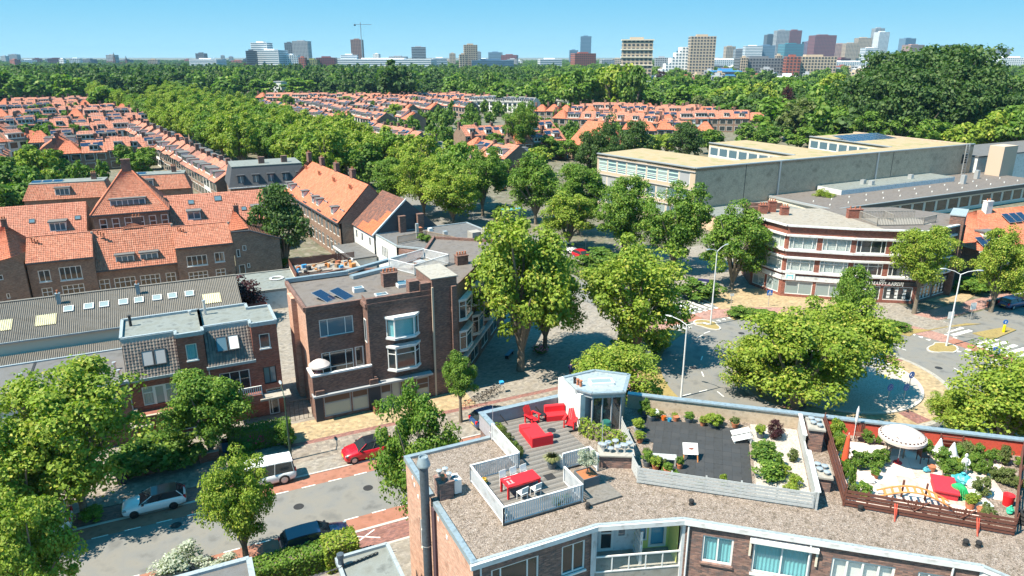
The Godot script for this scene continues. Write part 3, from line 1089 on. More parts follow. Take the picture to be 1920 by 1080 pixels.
	put(o, "parapet", b, M.plaster_grey)
	b = mb()
	b.bx(5.25, 10.85, -1.6, 11.0, 10.93, -1.22)
	b.bx(5.25, 10.85, -1.22, 5.6, 10.93, .25)
	put(o, "coping", b, M.zinc)
	b = mb(b2)
	b.bx(-.1, 9.8, -.12, 10.9, 10.85, .12)
	put(o, "parapet", b, M.plaster_tan)
	b = mb(b2)
	b.bx(10.9, 9.8, -.12, 36, 10.85, .12)
	put(o, "parapet", b, M.red_wall)
	b = mb(b2)
	b.bx(-.1, 10.85, -.22, 36, 10.95, .2)
	put(o, "coping", b, M.zinc)
	for x in [6.6, 9.1]:
		b = mb()
		b.bar(Vector3(x, 10.6, -1.25), Vector3(x + .35, 10.0, -.75), .05, .05)
		put(o, "brace", b, M.dark)
	var hp := PackedVector2Array()
	for k in [[-4.0, 2.0], [-2.27, .43], [-.05, .53], [-.05, 3.1], [-1.9, 3.8], [-2.9, 3.5]]:
		hp.append(q.call(k[0], k[1]))
	b = mb()
	b.prism(hp, 12.15, 12.45)
	put(o, "stair_house_roof", b, M.zinc_pale)
	b = mb()
	for i in 5:
		var a := hp[i]
		var c := hp[(i + 1) % 6]
		b.bar(Vector3(a.x, 12.48, a.y), Vector3(c.x, 12.48, c.y), .22, .1)
	put(o, "coping", b, M.zinc)
	b = mb()
	var mid := Vector2.ZERO
	for k in hp:
		mid += k / 6.0
	for i in 3:
		var a := mid + (hp[i] - mid) * .93
		var c := mid + (hp[i + 1] - mid) * .93
		b.poly([Vector3(a.x, 9.8, a.y), Vector3(c.x, 9.8, c.y), Vector3(c.x, 12.2, c.y), Vector3(a.x, 12.2, a.y)], Vector3((c - a).y, 0, -(c - a).x))
	put(o, "stair_house_wall", b, M.brick_rose)
	b = mb()
	var ga := mid + (hp[3] - mid) * .9
	var gb := mid + (hp[4] - mid) * .9
	b.bar(Vector3(ga.x, 11.0, ga.y), Vector3(gb.x, 11.0, gb.y), .05, 2.2)
	put(o, "glazed_front", b, M.glass)
	b = mb()
	for f in [0.0, .33, .66, 1.0]:
		var gp := ga.lerp(gb, f)
		b.bx(gp.x - .04, 9.9, gp.y - .04, gp.x + .04, 12.15, gp.y + .08)
	put(o, "glazing_bars", b, M.grey_paint)
	b = mb()
	b.bx(10.75, 9.8, -1.3, 11.1, 12.3, 1.5)
	put(o, "stair_house_wall", b, M.white_wall)
	b = mb()
	b.bx(11.1, 9.8, .4, 12.1, 12.1, 1.45)
	put(o, "stair_house_wall", b, M.plaster_grey)
	var hc: Vector2 = q.call(-1.6, 2.1)
	var ht := Transform3D(Basis(Vector3.UP, deg_to_rad(-18)), Vector3(hc.x, 12.45, hc.y))
	var sk := boxes(o, "skylight", [[-.75, 0, -.4, .75, .16, -.3], [-.75, 0, .3, .75, .16, .4], [-.75, 0, -.3, -.65, .16, .3], [.65, 0, -.3, .75, .16, .3]], M.white, ht)
	boxes(sk, "pane", [[-.65, .08, -.3, .65, .12, .3]], M.glass_pale, ht)
	for i in 3:
		var v: Vector2 = q.call(-3.2 + i * .22, 2.6 + i * .16)
		b = mb(Transform3D(Basis(), Vector3(v.x, 12.45, v.y)))
		b.lathe([Vector2(.09, 0), Vector2(.08, .3), Vector2(.11, .32), Vector2(.11, .4), Vector2(0, .4)], 8)
		put(o, "flue", b, M.terracotta if i else M.dark)
	var top := hgt(AT * Vector3(-.4, 10, 4.55), 858)
	b = mb(Transform3D(Basis(), Vector3(-.38, 0, 4.55)))
	b.lathe([Vector2(.23, 0), Vector2(.23, 10 + top - .6), Vector2(.20, 10 + top - .5), Vector2(.20, 10 + top - .35)], 16)
	var fl := put(o, "flue", b, M.pipe)
	b = mb(Transform3D(Basis(), Vector3(-.38, 10 + top - .45, 4.55)))
	b.lathe([Vector2(.0, 0), Vector2(.36, .0), Vector2(.36, .08), Vector2(.24, .5), Vector2(.2, .5), Vector2(.2, .4), Vector2(0, .4)], 16)
	put(fl, "cowl", b, M.zinc)
	for y in [7.3, 4.3]:
		b = mb(Transform3D(Basis(), Vector3(-.38, y, 4.55)))
		b.lathe([Vector2(.275, 0), Vector2(.275, .06)], 16)
		put(fl, "strap", b, M.alu)
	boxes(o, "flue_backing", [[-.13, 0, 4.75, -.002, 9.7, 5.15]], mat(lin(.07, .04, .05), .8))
	for k in [[1.2, 9.3], [1.5, 9.0], [2.1, 8.6], [5.4, 9.3], [6.6, 9.0]]:
		boxes(o, "vent_brick", [[-.03, k[1], k[0], -.002, k[1] + .2, k[0] + .2]], M.white)
	chimney(o, .75, 4.35, 9.9, 10.85, .75, .9, 0, M.brick_mix)
	for k in [[.6, 4.1, .3], [.9, 4.2, .42], [.65, 4.55, .25], [.95, 4.6, .34]]:
		b = mb(Transform3D(Basis(), Vector3(k[0], 10.95, k[1])))
		b.lathe([Vector2(.09, 0), Vector2(.09, k[2]), Vector2(.16, k[2]), Vector2(.16, k[2] + .05), Vector2(0, k[2] + .1)], 9)
		put(o, "vent", b, M.terracotta if k[2] < .3 else M.alu)
	var ac := boxes(o, "air_unit", [[1.25, 9.95, 3.9, 1.65, 10.75, 4.6]], M.white)
	b = mb(Transform3D(Basis(Vector3.RIGHT, 0), Vector3(1.45, 10.75, 4.25)))
	b.lathe([Vector2(.16, 0), Vector2(.16, .03), Vector2(0, .03)], 12)
	put(ac, "fan", b, M.pipe)
	for k in [[1102, 953], [1296, 946], [1613, 957], [1732, 972], [1810, 1022], [1834, 1025]]:
		var v := AT.affine_inverse() * P(k[0], k[1], 9.9)
		b = mb(Transform3D(Basis(), v))
		b.lathe([Vector2(.14, 0), Vector2(.1, .16), Vector2(.15, .2), Vector2(.12, .3), Vector2(0, .3)], 10)
		put(o, "vent", b, M.rubber)
	for k in [[fc, 4.3], [fc, 10.0], [fc, 16.1], [fa, .35], [fa, 6.35]]:
		b = mb(k[0] * Transform3D(Basis(), Vector3(k[1], 0, .09)))
		b.lathe([Vector2(.05, 0), Vector2(.05, 9.7)], 8)
		put(o, "downpipe", b, M.white_paint)
	var ub := [unit_box(M.deck), unit_box(blotch(mat(lin(.14, .132, .125), .85), noise_tex(.02, [Color(.8, .8, .8), Color(1, 1, 1)], 77), 1.0)), unit_box(mat(lin(.18, .168, .158), .85))]
	var dk := Node3D.new()
	dk.name = "deck"
	o.add_child(dk)
	var z := -1.25
	var i := 0
	while z < 8.0:
		var x0 := 5.6 if z < 3.9 else 2.5
		var x1 := 10.72 if z < 1.5 else (9.9 if z < 3.9 else (9.2 if z < 5.0 else (7.5 if z < 6.2 else 6.9)))
		piece(dk, "plank", ub[(i * 7) % 3], x0, 9.98, z, x1, 10.06, z + .132)
		z += .14
		i += 1
	boxes(o, "deck_step", [[7.2, 9.92, 7.1, 9.1, 10.02, 8.6]], M.deck)

# a run of balusters between two posts; along local x of t
func balustrade(par: Node, t: Transform3D, len: float, y0: float, h: float, m: Material, gap := .12, post := true) -> void:
	var u := unit_box(m)
	piece(par, "rail", u, -.03, y0 + h - .06, -.05, len + .03, y0 + h, .05, t)
	piece(par, "rail", u, 0, y0 + .08, -.025, len, y0 + .14, .025, t)
	if post:
		for x in [0.0, len]:
			piece(par, "post", u, x - .045, y0, -.045, x + .045, y0 + h - .06, .045, t)
	var n := int(len / gap)
	for i in range(1, n):
		var x := len * i / n
		piece(par, "baluster", u, x - .035, y0 + .14, -.015, x + .035, y0 + h - .06, .015, t)

func turn(x: float, z: float, deg: float, y := 0.0) -> Transform3D:
	return Transform3D(Basis(Vector3.UP, deg_to_rad(deg)), Vector3(x, y, z))

func pot_plant(at: Vector3, r: float, h: float, pot: Material, kind: String, R: float, H: float, label: String, cat := "potted plant", group := "", called := "potted_plant") -> Node3D:
	var o := thing(called, label, cat, Transform3D(Basis(Vector3.UP, rng.randf() * TAU), at), group)
	var b := mb()
	b.lathe([Vector2(0, 0), Vector2(r * .75, 0), Vector2(r, h * .95), Vector2(r * 1.06, h), Vector2(r * .9, h), Vector2(r * .85, h * .9), Vector2(0, h * .9)], 12)
	put(o, "pot", b, pot)
	if kind:
		var c := putm(o, "foliage", CR[kind])
		c.transform = Transform3D(Basis.from_scale(Vector3(R, H / 1.8, R)), Vector3(0, h * .8, 0))
	return o

func shrub(at: Vector3, kind: String, R: float, H: float, label: String, group := "", called := "shrub", cat := "shrub") -> Node3D:
	var o := thing(called, label, cat, Transform3D(Basis(Vector3.UP, rng.randf() * TAU), at), group)
	var c := putm(o, "foliage", CR[kind])
	c.transform = Transform3D(Basis.from_scale(Vector3(R, H / 1.8, R)), Vector3(0, -.02, 0))
	var t := putm(o, "stem", TK)
	t.transform = Transform3D(Basis.from_scale(Vector3(R * .06, H * .6, R * .06)), Vector3.ZERO)
	return o

func hedge(t: Transform3D, x0: float, x1: float, z0: float, z1: float, h: float, pal: Array, leaf: float, label: String, called := "hedge", dens := 170.0) -> Node3D:
	var o := thing(called, label, "hedge", t)
	var r := RandomNumberGenerator.new()
	r.seed = int(x0 * 100 + h * 1000) + 3
	var b := mb()
	b.bx(x0 + .12, 0, z0 + .12, x1 - .12, h - .12, z1 - .12)
	put(o, "twigs", b, M.bark)
	b = mb()
	b.hasc = true
	var area := 2 * ((x1 - x0) + (z1 - z0)) * h + (x1 - x0) * (z1 - z0)
	for i in int(area * dens):
		var p := Vector3(r.randf_range(x0, x1), r.randf() * h, r.randf_range(z0, z1))
		var f := r.randf() * area
		var n := Vector3.UP
		if f < (x1 - x0) * (z1 - z0):
			p.y = h
		elif f < (x1 - x0) * (z1 - z0) + 2 * (x1 - x0) * h:
			n = Vector3.BACK if r.randf() < .5 else Vector3.FORWARD
			p.z = z1 if n.z > 0 else z0
		else:
			n = Vector3.RIGHT if r.randf() < .5 else Vector3.LEFT
			p.x = x1 if n.x > 0 else x0
		n = (n + Vector3(r.randfn(), r.randfn() + .4, r.randfn()) * .6).normalized()
		p += Vector3(r.randfn(), r.randfn(), r.randfn()) * .05
		var u := n.cross(Vector3(r.randfn(), r.randfn(), r.randfn())).normalized() * leaf * r.randf_range(.6, 1.3) * .5
		var w := n.cross(u) * .7
		b.col = pal[0].lerp(pal[1], r.randf()) if r.randf() > .1 else pal[2]
		b.tri(p - u, p + w, p + u, n, n, n)
		b.tri(p - u, p + u, p - w, n, n, n)
	put(o, "leaves", b, M.leaf, "stuff")
	return o

# ---------------------------------------------------------------- things on the roof terraces
func adirondack(t: Transform3D, label: String) -> void:
	var o := thing("garden_chair", label, "chair", t, "red slatted garden chairs")
	for i in 5:  # fan of back slats
		var b := mb(Transform3D(Basis(Vector3.RIGHT, deg_to_rad(-24)), Vector3(0, .3, -.28)))
		var x := (i - 2) * .115
		b.bx(x - .05, 0, -.012, x + .05, .78 - absf(i - 2) * .04, .012)
		put(o, "back_slat", b, M.red)
	for i in 5:
		var b := mb(Transform3D(Basis(Vector3.RIGHT, deg_to_rad(10)), Vector3(0, .31, -.27)))
		b.bx(-.27, -.012, i * .115, .27, .012, i * .115 + .1)
		put(o, "seat_slat", b, M.red)
	for s in [-1, 1]:
		boxes(o, "armrest", [[s * .36 - .07, .55, -.35, s * .36 + .07, .58, .36]], M.red)
		boxes(o, "leg", [[s * .31 - .03, 0, .22, s * .31 + .03, .55, .32]], M.red)
		boxes(o, "leg", [[s * .31 - .03, 0, -.36, s * .31 + .03, .55, -.27]], M.red)

func soft(b: Mb, x0: float, y0: float, z0: float, x1: float, y1: float, z1: float, r := .06) -> void:  # a cushion block with rounded upper edges
	b.bx(x0, y0, z0, x1, y1 - r, z1)
	var pts := [Vector2(0, 0), Vector2(.3, .7), Vector2(1, 1)]
	for i in 2:
		var a: Vector2 = pts[i] * r
		var c: Vector2 = pts[i + 1] * r
		var y := y1 - r
		var q := [[x0 + a.x, z0 + a.x, x1 - a.x, z1 - a.x, y + a.y], [x0 + c.x, z0 + c.x, x1 - c.x, z1 - c.x, y + c.y]]
		var lo := [Vector3(q[0][0], q[0][4], q[0][1]), Vector3(q[0][2], q[0][4], q[0][1]), Vector3(q[0][2], q[0][4], q[0][3]), Vector3(q[0][0], q[0][4], q[0][3])]
		var hi := [Vector3(q[1][0], q[1][4], q[1][1]), Vector3(q[1][2], q[1][4], q[1][1]), Vector3(q[1][2], q[1][4], q[1][3]), Vector3(q[1][0], q[1][4], q[1][3])]
		var outs := [Vector3(0, .4, -1), Vector3(1, .4, 0), Vector3(0, .4, 1), Vector3(-1, .4, 0)]
		for k in 4:
			b.poly([lo[k], lo[(k + 1) % 4], hi[(k + 1) % 4], hi[k]], outs[k])
		if i == 1:
			b.poly(hi, Vector3.UP)

func side_table(t: Transform3D, label: String) -> void:
	var o := thing("side_table", label, "table", t, "small round side tables")
	var b := mb(Transform3D(Basis(), Vector3(0, .46, 0)))
	b.lathe([Vector2(0, 0), Vector2(.27, 0), Vector2(.27, .02), Vector2(0, .02)], 16)
	put(o, "table_top", b, M.black)
	for i in 3:
		var a := TAU * i / 3
		b = mb()
		b.tube([Vector3(cos(a) * .2, .46, sin(a) * .2), Vector3(cos(a + .5) * .24, 0, sin(a + .5) * .24)], [.012, .012], 5)
		put(o, "leg", b, M.black)

func plastic_chair(t: Transform3D, label: String) -> void:
	var o := thing("dining_chair", "white plastic chair " + label, "chair", t, "white chairs around the red table")
	boxes(o, "seat", [[-.22, .43, -.22, .22, .46, .22]], M.white)
	var b := mb(Transform3D(Basis(Vector3.RIGHT, deg_to_rad(-10)), Vector3(0, .46, -.2)))
	b.bx(-.21, .05, -.015, .21, .42, .015)
	put(o, "backrest", b, M.white)
	for s in [[-1, -1], [1, -1], [-1, 1], [1, 1]]:
		boxes(o, "leg", [[s[0] * .19 - .018, 0, s[1] * .19 - .018, s[0] * .19 + .018, .43, s[1] * .19 + .018]], M.white)

func slat_fence(o: Node, t: Transform3D, len: float, y0: float, h: float, n: int, m: Material, posts: int, alt := false) -> void:  # level boards on posts
	var u := unit_box(m)
	var pitch := h / n
	for i in n:
		var d := .03 if alt and i % 2 else 0.0
		piece(o, "slat", u, 0, y0 + .05 + i * pitch, -.012 + d, len, y0 + .05 + i * pitch + pitch * .8, .012 + d, t)
	for i in posts:
		var x := len * i / (posts - 1)
		piece(o, "post", u, x - .045, y0, -.06, x + .045, y0 + h + .08, -.0125, t)

func parasol(t: Transform3D, label: String, r: float, h: float, cloth: Material, trim: Material, scallop := true) -> void:
	var o := thing("parasol", label, "parasol", t)
	var b := mb()
	b.tube([Vector3.ZERO, Vector3(0, h, 0)], [.02, .02], 8)
	put(o, "pole", b, M.white)
	b = mb()
	b.lathe([Vector2(0, .0), Vector2(.24, 0), Vector2(.22, .06), Vector2(.05, .1), Vector2(.04, .3)], 12)
	put(o, "base", b, M.red_box)
	b = mb(Transform3D(Basis(), Vector3(0, h - .55, 0)))
	b.lathe([Vector2(r, 0), Vector2(r * .66, .26), Vector2(r * .33, .43), Vector2(.03, .52)], 16)
	var c := put(o, "canopy", b, cloth)
	b = mb(Transform3D(Basis(), Vector3(0, h - .55, 0)))
	b.lathe([Vector2(r, -.16), Vector2(r, 0)], 16)
	put(c, "valance", b, cloth)
	if scallop:
		for i in 32:
			var a := TAU * (i + .5) / 32
			b = mb(Transform3D(Basis(Vector3.UP, PI / 2 - a) * Basis(Vector3.RIGHT, atan(.26 / (.34 * r))), Vector3(cos(a) * r * .9, h - .47, sin(a) * r * .9)))
			b.bx(-r * .045, 0, -.045, r * .045, .008, .045)
			put(c, "print", b, trim)
		for k in [[.2, .3], [.8, .5], [1.7, .35], [2.2, .55], [2.9, .3], [3.9, .5], [4.6, .4], [5.4, .55]]:
			b = mb(Transform3D(Basis(Vector3.UP, PI / 2 - k[0]), Vector3(0, h - .55, 0)))
			for q in 3:
				var f: float = k[1] + q * .07
				b.bx(-.10 + .06 * q, .53 * (1 - f * .9) + .0, r * f, .06 + .05 * q, .53 * (1 - f * .9) + .015, r * f + .07)
			put(c, "print", b, trim)

func terrace_things() -> void:
	var D := 10.06
	var o := thing("balustrade", "white painted balustrade round the deck with the red furniture", "balustrade", AT)
	balustrade(o, turn(2.46, 3.9, 0), 2.9, 9.95, 1.05, M.white_paint)
	balustrade(o, turn(5.36, .3, -90), 3.6, 9.95, 1.1, M.white_paint, .1)
	balustrade(o, turn(2.46, 3.9, -90), 4.17, 9.95, 1.05, M.white_paint)
	balustrade(o, turn(2.46, 8.07, 0), 4.5, 9.95, 1.05, M.white_paint)
	balustrade(o, turn(6.96, 8.07, 90), 1.85, 9.95, 1.05, M.white_paint)
	balustrade(o, turn(7.55, 5.03, 0), 1.7, 9.95, 1.05, M.white_paint)
	balustrade(o, turn(9.25, 5.03, -90), .9, 9.95, 1.05, M.white_paint)
	boxes(o, "white_panel", [[7.45, 9.98, 4.6, 7.58, 10.7, 5.0]], M.white_paint)
	adirondack(AT * turn(8.4, -.35, 20, D), "red slatted garden chair in front of the grey parapet braces")
	adirondack(AT * turn(10.3, 1.1, -48, D), "red slatted garden chair against the white stair house wall")
	o = thing("sofa", "small red settee with low backrest beside the white stair house wall", "sofa", AT * turn(10.0, -.25, -14, D))
	var b := mb()
	soft(b, -.66, 0, -.4, .66, .4, .4)
	put(o, "seat", b, M.red_cloth)
	b = mb()
	soft(b, -.66, .4, -.4, .66, .82, -.14)
	put(o, "backrest", b, M.red_cloth)
	o = thing("sofa", "long red daybed with one raised end in the middle of the deck", "sofa", AT * turn(7.7, 1.35, -5, D))
	b = mb()
	soft(b, -.62, 0, -1.05, .52, .42, .78)
	put(o, "seat", b, M.red_cloth)
	b = mb()
	soft(b, -.62, 0, .78, .72, .66, 1.1)
	put(o, "backrest", b, M.red_cloth)
	b = mb()
	soft(b, -.62, .42, -1.05, -.1, .46, -.5, .03)
	put(o, "cushion", b, M.red_cloth)
	side_table(AT * turn(8.62, 1.75, 0, D), "small black round table by the raised end of the red daybed")
	side_table(AT * turn(9.05, -.3, 0, D), "small black round table between red slatted chair and red settee")
	var tt := AT * turn(4.45, 5.95, 2, D)
	o = thing("dining_table", "red rectangular dining table with white chairs inside the white balustrade", "table", tt)
	boxes(o, "table_top", [[-.98, .7, -.46, .98, .76, .46]], M.red)
	boxes(o, "apron", [[-.92, .6, -.4, .92, .699, .4]], M.red)
	for s in [[-1, -1], [1, -1], [-1, 1], [1, 1]]:
		boxes(o, "leg", [[s[0] * .92 - .05, 0, s[1] * .4 - .05, s[0] * .92 + .05, .7, s[1] * .4 + .05]], M.red)
	boxes(o, "print", [[-.85, .761, -.3, -.45, .763, -.24], [-.8, .761, -.1, -.7, .763, .2], [-.6, .761, -.1, -.5, .763, .2], [-.85, .761, .2, -.45, .763, .24]], mat(lin(.62, .25, .25), .7))
	for k in [[-.3, .75, 180, "at the table side facing the roof gravel, next to the printed end"], [.5, .75, 180, "at the table side facing the roof gravel, away from the print"], [-.55, -.7, 0, "behind the red table, next to its printed end"], [.1, -.72, 0, "behind the middle of the red table"], [.7, -.7, 0, "behind the red table, nearest the dark mat"]]:
		plastic_chair(tt * turn(k[0], k[1], k[2] + 8), k[3])
	o = thing("grass_clump", "ornamental grass in a dark pot beside the white panel", "potted plant", AT * turn(7.0, 4.75, 0, D))
	b = mb()
	b.lathe([Vector2(0, 0), Vector2(.2, 0), Vector2(.27, .32), Vector2(.24, .32), Vector2(0, .28)], 12)
	put(o, "pot", b, M.plant_box)
	b = mb()
	b.hasc = true
	var r := RandomNumberGenerator.new()
	r.seed = 12
	for i in 420:
		var a := r.randf() * TAU
		var l := r.randf_range(.35, .75)
		var d := Vector3(cos(a), 0, sin(a))
		b.col = Color(.38, .35, .17).lerp(Color(.24, .27, .09), r.randf())
		var p := Vector3(0, .28, 0) + d * .06
		var q := p + d * l * .35 + Vector3(0, l * .75, 0)
		var e := p + d * l * .75 + Vector3(0, l * .6, 0)
		var w := Vector3(-d.z, 0, d.x) * .012
		var n := (d + Vector3.UP).normalized()
		b.tri(p - w, p + w, q + w, n, n, n)
		b.tri(p - w, q + w, q - w, n, n, n)
		b.tri(q - w, q + w, e, n, n, n)
	put(o, "blades", b, M.leaf, "stuff")
	o = thing("planter", "grey wooden planter box with a young olive tree by the fence corner", "planter", AT * turn(8.05, 6.75, 0, D))
	var u := unit_box(M.plant_box)
	for i in 3:
		for s in [[-.5, -.5, .5, -.46], [-.5, .46, .5, .5], [-.5, -.46, -.46, .46], [.46, -.46, .5, .46]]:
			piece(o, "board", u, s[0], i * .18, s[1], s[2], i * .18 + .17, s[3])
	boxes(o, "soil", [[-.45, .3, -.45, .45, .48, .45]], mat(lin(.33, .12, .05), .95))
	var c := putm(o, "foliage", CR["silver"])
	c.transform = Transform3D(Basis.from_scale(Vector3(.6, .75, .6)), Vector3(0, .75, 0))
	b = mb()
	b.tube([Vector3(0, .45, 0), Vector3(.05, 1.4, .03)], [.03, .02], 6)
	put(o, "stem", b, M.bark)
	for k in [[5.75, .35, .35, 1.0, "bush1"], [5.75, 1.0, .3, 1.1, "willow"], [5.8, 1.7, .33, 1.0, "willow"], [5.8, 2.4, .33, .9, "bush2"], [5.85, 3.0, .3, .8, "willow"]]:
		shrub(AT * Vector3(k[0], D, k[1]), k[4], k[2], k[3], "tall feathery grass along the inside of the white balustrade", "grasses along the balustrade", "tall_grass", "plant")
	flower_heap(AT * Vector3(5.55, 10.06, .1), .28, .5, [Color(.75, .72, .7), Color(.6, .55, .55)], "white flowering plant in the corner below the zinc coping")
	flower_heap(AT * Vector3(2.95, D, 4.6), .2, .45, [Color(.6, .2, .03), Color(.5, .45, .05)], "orange flowering plant inside the corner of the white balustrade")
	flower_heap(AT * Vector3(2.75, D, 7.7), .22, .35, [Color(.75, .72, .68), Color(.2, .25, .1)], "white flowers at the front corner of the deck")
	for k in [[5.6, 7.85, "below the printed table side"], [6.2, 7.8, "at the corner of the front balustrade"]]:
		shrub(AT * Vector3(k[0], D, k[1]), "willow", .32, .4, "low pale grass tuft " + k[2], "low grass tufts", "grass_tuft", "plant")
	hedge(AT * turn(10.6, 1.9, -68, 9.95), 0, 3.2, -.18, .18, 1.0, PB, .16, "leafy bamboo screen beside the stair house entrance", "bamboo_screen", 110.0)
	boxes(tag(thing("door_mat", "dark mat on the deck beside the dining table", "mat", AT), "dark mat on the deck beside the dining table", "mat"), "mat_cloth", [[6.2, D, 5.2, 6.75, D + .015, 5.75]], M.dark)
	b = mb(AT)
	b.tube([Vector3(5.4, 9.9, .3), Vector3(5.4, 12.3, .3)], [.02, .015], 5)
	single("antenna_pole", b, M.alu, "thin metal pole at the start of the white balustrade", "pole")
	o = thing("terrace_floor", "terrace floor of square black rubber slabs", "floor", BT)
	var sl := [unit_box(M.slab_black), unit_box(mat(lin(.034, .036, .040), .8)), unit_box(mat(lin(.039, .040, .043), .85))]
	for i in 14:
		for j in 12:
			var x := .95 + i * .5
			var z := 1.2 + j * .5
			if x + .5 > 7.6 or (x < 1.6 and z > 4):
				continue
			piece(o, "slab", sl[(i * 5 + j * 3 + i * j) % 3], x, 9.9, z, x + .494, 9.96 + .002 * ((i * 3 + j) % 3), z + .494)
	var sb := mb(BT)
	sb.prism(PackedVector2Array([Vector2(7.65, .3), Vector2(10.4, .3), Vector2(10.4, 8.6), Vector2(7.65, 8.6)]), 9.9, 9.93)
	single("pebble_bed", sb, M.gravel_white, "strip of pale pebbles between black slabs and grey fence", "pebbles")
	o = thing("slat_fence", "weathered pale grey fence of level slats in front of the black slab terrace", "fence", BT)
	slat_fence(o, turn(1.45, 8.75, 0), 8.9, 9.92, .95, 5, M.fence_grey, 6)
	slat_fence(o, turn(1.0, 7.5, -68), 1.32, 9.92, .95, 5, M.fence_grey, 2)
	slat_fence(o, turn(-.1, 3.3, -70), 3.2, 9.92, .9, 4, M.fence_grey, 3)
	o = thing("divider_wall", "pale grey wooden divider between the two roof terraces", "fence", BT)
	for k in [[.2, 2.9], [4.6, 8.8]]:
		boxes(o, "panel", [[10.45, 9.9, k[0], 10.55, 10.95, k[1]]], M.fence_grey)
		boxes(o, "cap", [[10.38, 10.95, k[0], 10.62, 11.0, k[1]]], M.white_paint)
	boxes(o, "panel", [[10.45, 9.9, 2.9, 10.55, 10.6, 4.6]], M.fence_grey)
	for k in [[11.1, 2.1, 11.3, "brick chimney stack with round metal caps between the terraces"], [11.0, 6.3, 10.7, "low chimney stack with metal caps by the grey divider"]]:
		o = thing("chimney_stack", k[3], "chimney", BT * turn(k[0], k[1], 0, 9.9))
		var hh: float = k[2] - 9.9
		boxes(o, "stack", [[-.4, 0, -.65, .4, hh, .65]], M.brick_mix)
		boxes(o, "slab", [[-.48, hh, -.75, .48, hh + .1, .75]], M.concrete)
		for q in [[-.2, -.4], [.15, -.25], [-.15, .1], [.18, .35]]:
			b = mb(Transform3D(Basis(), Vector3(q[0], hh + .1, q[1])))
			b.lathe([Vector2(.08, 0), Vector2(.08, .12), Vector2(.18, .13), Vector2(.18, .18), Vector2(0, .22)], 10)
			put(o, "cap", b, M.alu)
	o = thing("chimney_stack", "broad low chimney with a crowd of metal cowls beside the stair entrance", "chimney", BT * turn(.1, 7.0, 12, 9.9))
	boxes(o, "stack", [[-1.0, 0, -.35, .85, .75, .55]], M.brick_mix)
	boxes(o, "slab", [[-1.1, .75, -.45, .95, .83, .65]], M.concrete)
	for i in 9:
		b = mb(Transform3D(Basis(), Vector3(-.9 + (i % 5) * .4 + .1 * (i / 5), .83, -.25 + .45 * (i / 5))))
		var hh := .22 + .12 * (i % 3)
		b.lathe([Vector2(.07, 0), Vector2(.07, hh), Vector2(.19, hh), Vector2(.19, hh + .05), Vector2(0, hh + .09)], 10)
		put(o, "cowl", b, M.alu)
	b = mb(BT)
	b.tube([Vector3(-.75, 9.9, 7.2), Vector3(-.75, 12.6, 7.2)], [.025, .02], 6)
	single("vent_pole", b, M.alu, "thin vertical vent pipe rising by the cowled chimney", "pipe")
	o = thing("easel", "white board with a painted crab standing on brown easel legs", "easel", BT * turn(4.1, 5.5, 10, 9.96))
	b = mb(Transform3D(Basis(Vector3.RIGHT, deg_to_rad(-50)), Vector3(0, .62, 0)))
	b.bx(-.42, -.35, 0, .42, .35, .03)
	put(o, "board", b, M.white)
	b = mb(Transform3D(Basis(Vector3.RIGHT, deg_to_rad(-50)), Vector3(0, .62, 0)))
	b.ball(Vector3(.05, .0, .034), Vector3(.14, .075, .008), 12, 4)
	for s in [-1, 1]:
		for i in 4:
			b.bar(Vector3(.05 + s * .1, -.03 + i * .03, .034), Vector3(.05 + s * (.2 - i * .01), -.1 + i * .05, .034), .014, .006)
	b.bar(Vector3(.1, .25, .034), Vector3(-.1, .25, .034), .05, .006)
	put(o, "crab_painting", b, mat(lin(.16, .045, .03), .7))
	for s in [-1, 1]:
		b = mb()
		b.bar(Vector3(s * .38, .42, .22), Vector3(s * .4, 0, .4), .05, .05)
		put(o, "leg", b, M.wood_orange)
		b = mb()
		b.bar(Vector3(s * .3, .7, -.1), Vector3(s * .34, 0, -.3), .04, .04)
		put(o, "leg", b, M.wood)
	for i in 2:
		o = thing("folding_chair", "closed white lounge chair nearer the " + ["tan parapet", "light green bush"][i], "chair", BT * turn(7.0 + i * .05, 2.0 + i * .75, 14, 9.97), "closed white lounge chairs")
		for k in 6:
			b = mb(Transform3D(Basis(Vector3.FORWARD, deg_to_rad(-14)), Vector3(-.55, .12, 0)))
			b.bx(0, 0, -.28 + k * .095, 1.15 - (k % 2) * .08, .03, -.28 + k * .095 + .08)
			put(o, "slat", b, M.white)
		boxes(o, "frame", [[-.5, 0, -.25, -.45, .12, .25], [.45, 0, -.25, .5, .3, .25]], M.white)
	o = thing("bench", "weathered pale grey garden bench among the pots", "bench", BT * turn(2.65, 6.4, 8, 9.96))
	for i in 4:
		boxes(o, "slat", [[-.75, .4, -.28 + i * .15, .75, .43, -.28 + i * .15 + .13]], M.fence_grey)
	for s in [-1, 1]:
		boxes(o, "leg", [[s * .65 - .04, 0, -.25, s * .65 + .04, .4, .3]], M.fence_grey)
	var grp := "pots on the black slab terrace"
